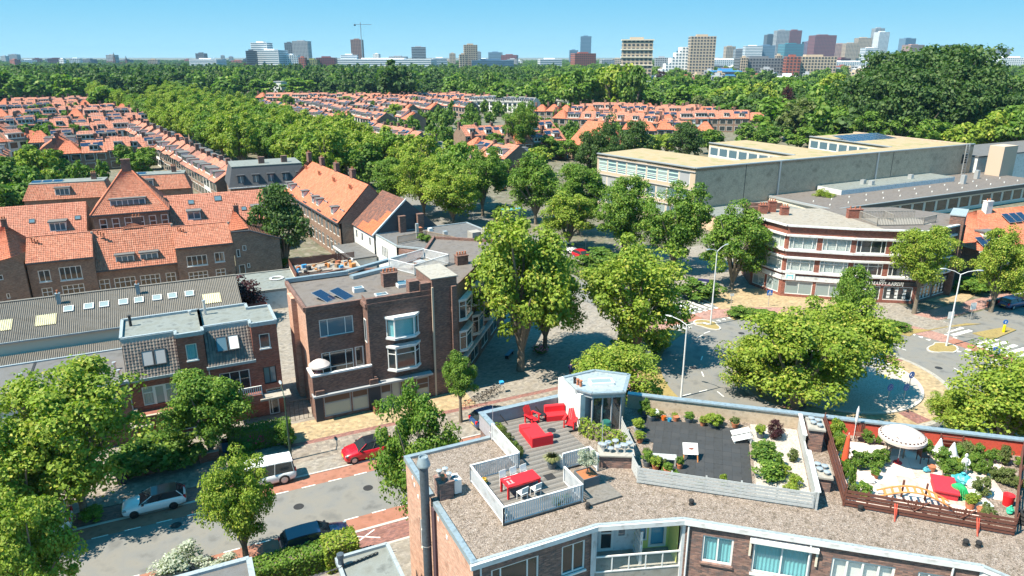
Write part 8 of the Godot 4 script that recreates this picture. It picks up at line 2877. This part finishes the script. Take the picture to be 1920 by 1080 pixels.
# ---------------------------------------------------------------- vehicles
func car(t: Transform3D, L: float, W: float, H: float, paint: Material, roofm: Material, style: int, label: String, called := "parked_car", cat := "car") -> Node3D:
	var o := thing(called, label, cat, t)
	var xs: Array = [0, .02, .07, .16, .28, .34, .6, .84, .94, .985, 1.0] if style != 1 else [0, .015, .04, .09, .14, .3, .6, .9, .97, .99, 1.0]
	var tp: Array = [.36, .47, .55, .60, .65, .66, .67, .68, .66, .58, .42] if style != 1 else [.3, .40, .46, .5, .52, .52, .52, .52, .52, .5, .4]
	var bt: Array = [.26, .17, .14, .13, .13, .13, .13, .13, .16, .2, .28]
	var ww: Array = [.62, .82, .93, .98, 1, 1, 1, .98, .93, .86, .74]
	var rings := []
	for i in xs.size():
		var w: float = ww[i] * W / 2
		var y0: float = bt[i] * H
		var y1: float = tp[i] * H
		var x: float = (.5 - xs[i]) * L
		var ring := []
		for k in [[.88, 0.0], [1.0, .22], [1.0, .6], [.97, .86], [.88, .98], [.5, 1.03]]:
			ring.append(Vector3(x, lerpf(y0, y1, k[1]), w * k[0]))
		for k in [[.5, 1.03], [.88, .98], [.97, .86], [1.0, .6], [1.0, .22], [.88, 0.0]]:
			ring.append(Vector3(x, lerpf(y0, y1, k[1]), -w * k[0]))
		rings.append(ring)
	var b := mb()
	for i in rings.size() - 1:
		for k in 12:
			var a: Vector3 = rings[i][k]
			var c: Vector3 = rings[i + 1][(k + 1) % 12]
			b.poly([a, rings[i][(k + 1) % 12], c, rings[i + 1][k]], (a + c) / 2 - Vector3(((a + c) / 2).x, H * .4, 0))
	for i in [0, rings.size() - 1]:
		b.poly(rings[i], Vector3(rings[i][0].x, 0, 0))
	smooth(b)
	put(o, "body", b, paint)
	var g: Array = [.27, .47, .87, .97, .64, .66] if style == 0 else ([.085, .19, .955, .985, .50, .50] if style == 1 else [.27, .44, .90, .975, .64, .66])
	var yb: float = g[4] * H
	var lo := [Vector3((.5 - g[0]) * L, yb, W * .46), Vector3((.5 - g[3]) * L, g[5] * H, W * .45)]
	var tw := .36 if style != 1 else .42
	var hi := [Vector3((.5 - g[1]) * L, H * .96, W * tw), Vector3((.5 - g[2]) * L, H * .95, W * tw * .96)]
	var mx := func(v: Vector3) -> Vector3: return v * Vector3(1, 1, -1)
	b = mb()
	b.poly([lo[0], mx.call(lo[0]), mx.call(hi[0]), hi[0]], Vector3(1, .5, 0))
	put(o, "windscreen", b, M.glass)
	b = mb()
	b.poly([lo[1], mx.call(lo[1]), mx.call(hi[1]), hi[1]], Vector3(-1, .5, 0))
	put(o, "rear_window", b, M.glass)
	for s in [1.0, -1.0]:
		var q := []
		for v in [lo[0], lo[1], hi[1], hi[0]]:
			q.append(Vector3(v.x, v.y, v.z * s))
		b = mb()
		b.poly(q, Vector3(0, .3, s))
		put(o, "side_window", b, M.glass)
		for f in ([.42, .98, .02] if style != 1 else [.3, .62, .97, .03]):
			var p0: Vector3 = q[0].lerp(q[1], f)
			var p1: Vector3 = q[3].lerp(q[2], f)
			b = mb()
			b.bar(p0 + Vector3(0, 0, s * .01), p1 + Vector3(0, 0, s * .01), .05 if style != 1 else .14, .03)
			put(o, "pillar", b, paint if f > .9 or f < .1 or style == 1 else M.black)
		for x in [.185, .79]:
			b = mb(Transform3D(Basis(Vector3.RIGHT, PI / 2 * s), Vector3((.5 - x) * L, H * .215, s * W * .448)))
			var rr := H * .215
			b.lathe([Vector2(rr * .55, -.08), Vector2(rr, -.08), Vector2(rr, .1), Vector2(rr * .92, .125), Vector2(rr * .66, .125)], 16)
			var wh := put(o, "wheel", b, M.rubber)
			b = mb(Transform3D(Basis(Vector3.RIGHT, PI / 2 * s), Vector3((.5 - x) * L, H * .215, s * W * .448)))
			b.lathe([Vector2(rr * .68, .10), Vector2(rr * .2, .11), Vector2(0, .13)], 12)
			put(wh, "rim", b, M.black if style == 0 and paint == M.car_white else M.alu)
		boxes(o, "mirror", [[(.5 - g[0]) * L - .35, yb + .0, s * W * .47, (.5 - g[0]) * L - .2, yb + .13, s * W * .58]], M.black)
		boxes(o, "headlight", [[L * .475 - .22, H * .44, s * W * .40 - .12, L * .475 + .02, H * .52, s * W * .40 + .06]], M.glass_pale)
		boxes(o, "tail_light", [[-L * .5 + .0, H * .46, s * W * .37 - .1, -L * .5 + .2, H * .62, s * W * .37 + .09]], M.red)
	b = mb()
	var top := []
	for i in 5:
		var f := i / 4.0
		top.append(hi[0].lerp(hi[1], f) + Vector3(0, sin(PI * f) * H * .035, 0))
	for i in 4:
		b.poly([top[i], top[i + 1], mx.call(top[i + 1]), mx.call(top[i])], Vector3.UP)
		b.poly([top[i], top[i + 1], top[i + 1] - Vector3(0, H * .035, -.01), top[i] - Vector3(0, H * .035, -.01)], Vector3(0, .3, 1))
		b.poly([mx.call(top[i]), mx.call(top[i + 1]), mx.call(top[i + 1]) - Vector3(0, H * .035, .01), mx.call(top[i]) - Vector3(0, H * .035, .01)], Vector3(0, .3, -1))
	put(o, "roof", b, roofm)
	for s in [1.0, -1.0]:
		boxes(o, "number_plate", [[s * L * .5 - .01, H * .3, -.26, s * L * .5 + .01, H * .38, .26]], mat(lin(.75, .5, .03), .5))
	boxes(o, "grille", [[L * .5 - .06, H * .24, -W * .25, L * .5 + .005, H * .34, W * .25]], M.black)
	return o

func vehicles() -> void:
	var gloss := func(c: Color) -> StandardMaterial3D:
		var m := mat(c, .35)
		m.clearcoat_enabled = true
		m.clearcoat = .8
		m.clearcoat_roughness = .08
		return m
	M.car_white = gloss.call(lin(.70, .72, .74))
	var red: Material = gloss.call(lin(.50, .008, .02))
	var navy: Material = gloss.call(lin(.008, .016, .06))
	var black: Material = gloss.call(lin(.012, .014, .02))
	var blue: Material = gloss.call(lin(.02, .06, .16))
	var grey: Material = gloss.call(lin(.12, .13, .15))
	var at := func(u: float, v: float, deg := 205.5) -> Transform3D: return RT * turn(u, -v, deg - 25.5, .01)
	car(at.call(4.05, 2.15), 4.3, 1.78, 1.43, M.car_white, black, 0, "white hatchback with black glass roof parked under the street trees")
	car(at.call(11.9, 1.95), 4.6, 1.85, 1.95, M.car_white, M.car_white, 1, "white camper van with ladder at the back parked by the lamp post", "camper_van", "van")
	car(at.call(-3.6, 2.2), 4.8, 1.85, 1.9, M.car_white, M.car_white, 1, "white delivery van half hidden by leafy branches", "delivery_van", "van")
	car(at.call(20.2, 2.45), 4.2, 1.8, 1.58, red, black, 2, "red car with black roof driving off past the yellow footway")
	car(at.call(14.0, -7.6, 25.5), 4.7, 1.85, 1.65, navy, navy, 2, "dark navy estate car behind the clipped hedge")
	car(at.call(6.0, -8.3, 25.5), 4.3, 1.78, 1.5, black, black, 0, "black car mostly hidden by the silvery shrub")
	var c := P(925, 792)
	car(fr(c, 30), 4.3, 1.78, 1.5, blue, blue, 0, "blue car parked beside the flats next to the bicycles")
	for k in [[1092, 486, 300, red, 0, "bright red car parked on the avenue in front of the dark one"], [1124, 500, 300, black, 2, "black car parked on the avenue behind the bright red one"], [1065, 472, 300, M.car_white, 0, "white car parked on the avenue half under the tree"], [1898, 575, 25, blue, 2, "blue grey family car parked by the villa hedge"], [1215, 560, 300, black, 0, "dark car in the shade on the avenue"], [1040, 560, 120, M.car_white, 0, "white car behind the big corner tree"]]:
		car(fr(P(k[0], k[1]), k[2]), 4.2, 1.76, 1.5, k[3], k[3], k[4], k[5])
	for i in 8:
		var p: Array = [[945, 322], [942, 340], [938, 356], [965, 342], [972, 325], [1030, 262], [955, 302], [968, 366]][i]
		car(fr(P(p[0], p[1]), 105), 4.2, 1.76, 1.5, [M.car_white, grey, black, blue, grey, M.car_white, M.car_white, grey][i], [M.car_white, grey, black, blue, grey, M.car_white, M.car_white, grey][i], i % 3 if i % 3 != 1 else 0, ["white", "grey", "black", "blue", "grey", "white", "white", "grey"][i] + " car parked between trees in the narrow side street").set_meta("group", "cars in the narrow side street")
	for i in 4:
		var p: Array = [[38, 352], [62, 338], [20, 366], [44, 345]][i]
		car(fr(P(p[0], p[1]), 118), 4.2, 1.76, 1.5, [M.car_white, grey, M.car_white, black][i], [M.car_white, grey, M.car_white, black][i], 0, ["white", "grey", "white", "black"][i] + " car parked under the garden trees west of the row").set_meta("group", "cars west of the row")

# ---------------------------------------------------------------- street furniture
func lamp(at: Vector3, h: float, deg: float, label: String, double := true, m: Material = null) -> void:
	var o := thing("street_lamp", label, "street lamp", fr(at, deg))
	var pm: Material = m if m else M.white_paint
	var b := mb()
	b.tube([Vector3.ZERO, Vector3(0, 1.2, 0), Vector3(0, h, 0)], [.11, .095, .06], 10)
	put(o, "pole", b, pm)
	for s in ([1.0, -1.0] if double else [1.0]):
		b = mb()
		b.tube([Vector3(0, h - .05, 0), Vector3(s * .7, h + .32, 0), Vector3(s * 1.5, h + .5, 0)], [.045, .04, .035], 6)
		var a := put(o, "arm", b, pm)
		b = mb()
		b.ball(Vector3(s * 1.85, h + .53, 0), Vector3(.42, .08, .13), 10, 6)
		put(a, "lamp_head", b, M.alu)

func sign_post(at: Vector3, deg: float, h: float, w: float, hh: float, round: bool, m: Material, label: String, mark := 0) -> void:
	var o := thing("road_sign", label, "road sign", fr(at, deg))
	var b := mb()
	b.tube([Vector3.ZERO, Vector3(0, h, 0)], [.04, .04], 6)
	put(o, "post", b, M.alu)
	b = mb(Transform3D(Basis(Vector3.RIGHT, PI / 2), Vector3(0, h, .06)))
	if round:
		b.lathe([Vector2(0, -.01), Vector2(w / 2, -.01), Vector2(w / 2, .02), Vector2(0, .02)], 18)
	else:
		b.bx(-w / 2, -.01, -hh / 2, w / 2, .02, hh / 2)
	var p := put(o, "plate", b, m)
	b = mb(Transform3D(Basis(), Vector3(0, h, .085)))
	if mark == 1:  # white triangle with walker
		b.poly([Vector3(-w * .36, -hh * .32, 0), Vector3(w * .36, -hh * .32, 0), Vector3(0, hh * .38, 0)], Vector3.BACK)
		put(p, "triangle", b, M.white)
		b = mb(Transform3D(Basis(), Vector3(0, h, .09)))
		b.bar(Vector3(0, .1, 0), Vector3(0, -.05, 0), .05, .01)
		b.bar(Vector3(0, -.05, 0), Vector3(-.08, -.16, 0), .03, .01)
		b.bar(Vector3(0, -.05, 0), Vector3(.08, -.16, 0), .03, .01)
		put(p, "walker_symbol", b, M.black)
	elif mark == 2:  # arrow
		for k in 3:
			b.bar(Vector3(cos(k * 2.1) * .2, sin(k * 2.1) * .2, 0), Vector3(cos(k * 2.1 + 1.3) * .2, sin(k * 2.1 + 1.3) * .2, 0), .06, .01)
		put(p, "arrows", b, M.white)

func bicycle() -> Node3D:
	var o := Node3D.new()
	o.name = "bicycle"
	for x in [-.52, .52]:
		var pa := []
		var rd := []
		for i in 17:
			pa.append(Vector3(x + cos(TAU * i / 16) * .34, .35 + sin(TAU * i / 16) * .34, 0))
			rd.append(.022)
		var b := mb()
		b.tube(pa, rd, 4, false)
		put(o, "wheel", b, M.rubber)
	var b := mb()
	for k in [[-.52, .35, -.1, .35], [-.1, .35, -.25, .85], [-.1, .35, .4, .8], [-.24, .82, .4, .82], [.4, .95, .52, .35], [-.52, .35, -.24, .8]]:
		b.tube([Vector3(k[0], k[1], 0), Vector3(k[2], k[3], 0)], [.018, .018], 5)
	put(o, "frame", b, M.black)
	b = mb()
	b.tube([Vector3(.3, 1.0, -.27), Vector3(.4, 1.0, 0), Vector3(.3, 1.0, .27)], [.015, .015, .015], 4)
	put(o, "handlebar", b, M.alu)
	boxes(o, "saddle", [[-.36, .86, -.07, -.12, .92, .07]], M.dark)
	return o

func street_things() -> void:
	for k in [[1277, 745, 609, -35, "white double armed lamp rising behind the tan parapet"], [1332, 610, 471, 40, "white double armed lamp on the traffic island of the avenue"], [1774, 650, 514, -10, "white double armed lamp on the traffic island by the estate agent"], [1003, 420, 375, 35, "white double armed lamp near the bus shelter"], [655, 345, 284, 30, "thin double armed lamp among the avenue trees"]]:
		var p := P(k[0], k[1])
		lamp(p, hgt(p, k[2]), k[3], k[4])
	var p := P(546, 864)
	lamp(p, hgt(p, 745), 115, "dark green lamp post with one white arm beside the camper van", false, mat(lin(.02, .05, .035), .6))
	var bl := mat(lin(.01, .12, .42), .4)
	sign_post(P(1440, 575), 5, 2.0, .75, .75, false, bl, "blue pedestrian crossing sign by the white shop", 1)
	sign_post(P(1858, 700), 5, 2.6, .8, .8, false, bl, "blue pedestrian crossing sign above the tree at the zebra", 1)
	for k in [[1704, 728, "round blue roundabout sign at the kerb of the island"], [1694, 752, "round blue roundabout sign half hidden by leaves"], [1664, 752, "round blue roundabout sign among the island branches"]]:
		sign_post(P(k[0], k[1]), 20, 1.5, .75, .75, true, bl, k[2], 2)
	var o := thing("direction_board", "blue direction board on the roundabout island", "sign", fr(P(1637, 690), -20))
	boxes(o, "post", [[-.9, 0, -.03, -.84, .9, .03], [.84, 0, -.03, .9, .9, .03]], M.alu)
	boxes(o, "board", [[-1.1, .55, .03, 1.1, 1.1, .08]], bl)
	boxes(o, "chevron", [[-.9, .65, .081, -.6, 1.0, .09], [-.3, .65, .081, 0, 1.0, .09], [.3, .65, .081, .6, 1.0, .09]], M.white)
	o = thing("keep_left_bollard", "yellow bollard with a round blue arrow sign on the far traffic island", "bollard", fr(P(1881, 624), 0))
	var b := mb()
	b.lathe([Vector2(.16, 0), Vector2(.15, 1.0), Vector2(.12, 1.05), Vector2(0, 1.05)], 10)
	put(o, "post", b, mat(lin(.72, .55, .0), .5))
	b = mb(Transform3D(Basis(Vector3.RIGHT, PI / 2), Vector3(0, 1.4, 0)))
	b.lathe([Vector2(0, -.02), Vector2(.3, -.02), Vector2(.3, .02), Vector2(0, .02)], 16)
	put(o, "sign_disc", b, bl)
	boxes(o, "arrow", [[-.05, 1.25, .025, .05, 1.55, .035]], M.white)
	o = thing("advert_panel", "dark blue illuminated poster panel on a stand beside the cycle path", "billboard", fr(P(1316, 561), -20))
	boxes(o, "stand", [[-.2, 0, -.1, .2, .8, .1]], M.dark)
	boxes(o, "panel", [[-.75, .8, -.12, .75, 2.9, .12]], mat(lin(.03, .03, .12), .4))
	for y in [2.45, 2.2, 1.2, 1.0]:
		boxes(o, "print_line", [[-.5, y, .121, .5 - (2.6 - y) * .2, y + .12, .13]], M.white)
	for k in [[1777, 618, "white cabinet sign behind the lamp at the zebra crossing"], [1819, 600, "white twin sign plate on the footway by the villa"], [1370, 578, "small street name sign on a dark post by the cycle path"], [1098, 470, "bus stop sign beside the parked cars"], [1213, 690, "white sign plate under the tree at the roundabout"]]:
		sign_post(P(k[0], k[1]), 10, 1.9, .8 if k[0] > 1700 else .55, .9 if k[0] > 1700 else .35, false, M.white, k[2])
	o = thing("bus_shelter", "glass bus shelter with turquoise roof near the avenue", "bus shelter", fr(P(960, 416), 20))
	boxes(o, "roof", [[-2, 2.5, -.9, 2, 2.65, .9]], mat(lin(.08, .30, .36), .5))
	for s in [[-1.9, -.8], [1.9, -.8], [-1.9, .8], [1.9, .8]]:
		boxes(o, "post", [[s[0] - .05, 0, s[1] - .05, s[0] + .05, 2.5, s[1] + .05]], M.alu)
	boxes(o, "glass_wall", [[-1.85, .2, -.82, 1.85, 2.4, -.79]], M.clear)
	boxes(o, "bench", [[-1.4, .45, -.6, 1.4, .5, -.2]], M.wood)
	o = thing("bench", "blue bench in the shade of the dark brick building", "bench", fr(P(955, 668), 70))
	boxes(o, "seat", [[-.9, .42, -.22, .9, .47, .22]], mat(lin(.06, .16, .28), .6))
	for x in [-.75, .75]:
		boxes(o, "leg", [[x - .04, 0, -.2, x + .04, .42, .2]], M.dark)
	var proto := bicycle()
	for i in 7:
		var c: Node3D = proto.duplicate() if i else proto
		c.name = numbered("bicycle")
		add_child(c)
		var q: Array = [[900, 752, 10], [908, 748, 28], [916, 744, 15], [924, 740, 35], [894, 758, 5], [930, 736, 20], [876, 765, 30]][i]
		c.transform = fr(P(q[0], q[1]), q[2]) * Transform3D(Basis(Vector3.RIGHT, .12), Vector3.ZERO)
		tag(c, "red bicycle parked a little apart under the young tree" if i == 6 else ("black bicycle with a blue crate among the parked ones" if i == 5 else "black bicycle leaning in the parked cluster"), "bicycle", "bicycles parked on the square")
		if i == 5:
			boxes(c, "crate", [[.35, .95, -.2, .75, 1.2, .2]], mat(lin(.03, .30, .60), .5))
		if i == 6:
			for n in c.get_children():
				if String(n.name).begins_with("frame"):
					n.material_override = M.red
	for k in [[330, 985], [560, 950], [690, 915], [1300, 690], [1390, 625], [1760, 690], [1100, 470]]:
		o = thing("manhole_cover", "round iron manhole cover in the roadway", "manhole", fr(P(k[0], k[1]), 0), "manhole covers")
		b = mb()
		b.lathe([Vector2(.38, .012), Vector2(.38, .02), Vector2(.3, .02), Vector2(.3, .016), Vector2(0, .016)], 16)
		put(o, "cover", b, M.dark)
	person(fr(P(1070, 708), 160), "person in dark blue jacket and trousers walking beside a bicycle on the square")
	o = thing("litter_bin", "black litter bin beside the shop window of the dark brick building", "bin", fr(P(812, 740), 27))
	b = mb()
	b.lathe([Vector2(.28, 0), Vector2(.34, 1.0), Vector2(.3, 1.1), Vector2(0, 1.15)], 12)
	put(o, "bin_body", b, M.black)
	b = mb()
	b.lathe([Vector2(.35, .8), Vector2(.37, .83), Vector2(.35, .86)], 12)
	put(o, "rim", b, M.dark)
	o = thing("alley_gate", "dark metal gate closing the alley between red house and corner building", "gate", fr(P(545, 790), 26))
	for i in 9:
		boxes(o, "bar", [[i * .4, 0, -.02, i * .4 + .04, 2.0, .02]], M.black)
	boxes(o, "rail", [[0, 1.9, -.03, 3.3, 1.97, .03]], M.black)
	for k in [[375, 868, 1.5, "low red brick garden wall by the path of the town house"], [225, 900, 2.5, "low garden wall left of the dark shrub"], [1850, 575, 9.0, "low brick garden wall along the villa"]]:
		o = thing("garden_wall", k[3], "wall", fr(P(k[0], k[1]), 25.5))
		boxes(o, "wall", [[0, 0, -.12, k[2], .8, .12]], M.brick_red)
		boxes(o, "coping", [[-.05, .8, -.17, k[2] + .05, .87, .17]], M.concrete)
	for k in [[230, 905, "dark wheeled bin in the shade of the front garden"], [425, 845, "blue wheeled bin behind the garden hedge"]]:
		o = thing("wheeled_bin", k[2], "bin", fr(P(k[0], k[1]), 20))
		boxes(o, "bin_body", [[-.3, .05, -.3, .3, .95, .3]], mat(lin(.02, .03, .05), .6) if k[0] < 300 else mat(lin(.02, .10, .2), .6))
		boxes(o, "lid", [[-.33, .95, -.33, .33, 1.03, .35]], M.dark)
	var q := P(470, 1044, 6.0)
	o = thing("foreground_house", "corner of a flat grey roof with pale metal edge behind the silvery shrub", "house", fr(Vector3(q.x, 0, q.z), 25.5))
	boxes(o, "wall", [[-7, 0, .1, -.05, 5.7, 7]], M.brick_mix)
	flatroof(o, PackedVector2Array([Vector2(-7, .1), Vector2(-.1, .1), Vector2(-.1, 7), Vector2(-7, 7)]), 5.9, M.bitumen, M.zinc_pale, .1, .3)
	q = P(640, 1052, 6.0)
	o = thing("foreground_house", "house with dark tiled slopes and a flat dormer roof beside the clipped hedge", "house", fr(Vector3(q.x, 0, q.z), 25.5))
	boxes(o, "wall", [[-3.2, 0, .6, 3.2, 4.6, 8]], M.brick_mix)
	b = mb()
	tiles(b, Vector3(3.4, 4.6, -1.2), Vector3(-3.6, 4.6, -1.2), Vector3(-3.0, 6.2, 1.2), Vector3(1.8, 6.2, .4), .3, .34)
	tiles(b, Vector3(-3.6, 4.6, -1.2), Vector3(-3.6, 4.6, 7), Vector3(-3.0, 6.3, 7), Vector3(-3.0, 6.2, 1.2), .3, .34)
	put(o, "roof", b, mat(lin(.055, .05, .055), .7))
	flatroof(o, PackedVector2Array([Vector2(-.2, -.2), Vector2(2.6, -.2), Vector2(2.6, 7), Vector2(-.2, 7)]), 6.0, M.bitumen_pale, M.zinc_pale, .1, .2)
	b = mb(Transform3D(Basis(), Vector3(-.1, 6.0, .4)))
	b.lathe([Vector2(.16, 0), Vector2(.14, .55), Vector2(.19, .58), Vector2(.19, .78), Vector2(0, .8)], 12)
	put(o, "vent", b, M.pipe)

# a figure as one continuous skin: distance to tapered bones, joined smoothly and meshed as surface nets
func person(t: Transform3D, label: String) -> void:
	var o := thing("person", label, "person", t)
	var bones := [[Vector3(0, .95, 0), Vector3(0, 1.38, .03), .15, .17], [Vector3(0, 1.38, .03), Vector3(0, 1.52, .04), .08, .06], [Vector3(0, 1.62, .06), Vector3(0, 1.68, .06), .1, .095], [Vector3(-.09, .92, 0), Vector3(-.1, .5, .12), .1, .065], [Vector3(-.1, .5, .12), Vector3(-.1, .08, .0), .06, .045], [Vector3(.09, .92, 0), Vector3(.1, .5, -.02), .1, .065], [Vector3(.1, .5, -.02), Vector3(.1, .08, -.22), .06, .045], [Vector3(-.1, .05, 0), Vector3(-.1, .04, .17), .045, .04], [Vector3(.1, .06, -.22), Vector3(.1, .04, -.06), .045, .04], [Vector3(-.19, 1.38, .02), Vector3(-.25, 1.1, .06), .06, .05], [Vector3(-.25, 1.1, .06), Vector3(-.22, .95, .3), .045, .035], [Vector3(.19, 1.38, .02), Vector3(.25, 1.1, .02), .06, .05], [Vector3(.25, 1.1, .02), Vector3(.26, .95, .26), .045, .035]]
	var f := func(p: Vector3) -> float:
		var s := 0.0
		for k in bones:
			var ab: Vector3 = k[1] - k[0]
			var u := clampf((p - k[0]).dot(ab) / ab.length_squared(), 0, 1)
			s += exp(-28.0 * ((p - k[0] - ab * u).length() - lerpf(k[2], k[3], u)))
		return -log(maxf(s, 1e-30)) / 28.0
	var c := .04
	var n := Vector3i(19, 47, 17)
	var org := Vector3(-.38, -.04, -.36)
	var val := {}
	for x in n.x + 1:
		for y in n.y + 1:
			for z in n.z + 1:
				val[Vector3i(x, y, z)] = f.call(org + Vector3(x, y, z) * c)
	var vx := {}
	for x in n.x:
		for y in n.y:
			for z in n.z:
				var sum := Vector3.ZERO
				var cnt := 0
				for e in [[0, 0, 0, 1, 0, 0], [0, 1, 0, 1, 1, 0], [0, 0, 1, 1, 0, 1], [0, 1, 1, 1, 1, 1], [0, 0, 0, 0, 1, 0], [1, 0, 0, 1, 1, 0], [0, 0, 1, 0, 1, 1], [1, 0, 1, 1, 1, 1], [0, 0, 0, 0, 0, 1], [1, 0, 0, 1, 0, 1], [0, 1, 0, 0, 1, 1], [1, 1, 0, 1, 1, 1]]:
					var a := Vector3i(x + e[0], y + e[1], z + e[2])
					var b2 := Vector3i(x + e[3], y + e[4], z + e[5])
					var va: float = val[a]
					var vb: float = val[b2]
					if (va < 0) != (vb < 0):
						sum += Vector3(a).lerp(Vector3(b2), va / (va - vb))
						cnt += 1
				if cnt:
					vx[Vector3i(x, y, z)] = org + sum / cnt * c
	var b := mb()
	b.hasc = true
	for k in vx:
		for ax in [[Vector3i(1, 0, 0), Vector3i(0, 1, 0), Vector3i(0, 0, 1)], [Vector3i(0, 1, 0), Vector3i(0, 0, 1), Vector3i(1, 0, 0)], [Vector3i(0, 0, 1), Vector3i(1, 0, 0), Vector3i(0, 1, 0)]]:
			var e: Vector3i = k + ax[0]
			if val.has(e) and (val[k] < 0) != (val[e] < 0) and vx.has(k - ax[1]) and vx.has(k - ax[2]) and vx.has(k - ax[1] - ax[2]):
				var y: float = vx[k].y
				b.col = Color(.42, .25, .18) if y > 1.5 and y < 1.66 else (Color(.03, .02, .015) if y > 1.6 else (Color(.012, .022, .07) if y > .9 else Color(.02, .022, .03)))
				b.poly([vx[k], vx[k - ax[1]], vx[k - ax[1] - ax[2]], vx[k - ax[2]]], Vector3(ax[0]) * (1.0 if val[k] < 0 else -1.0))
	smooth(b)
	put(o, "body", b, M.petal)
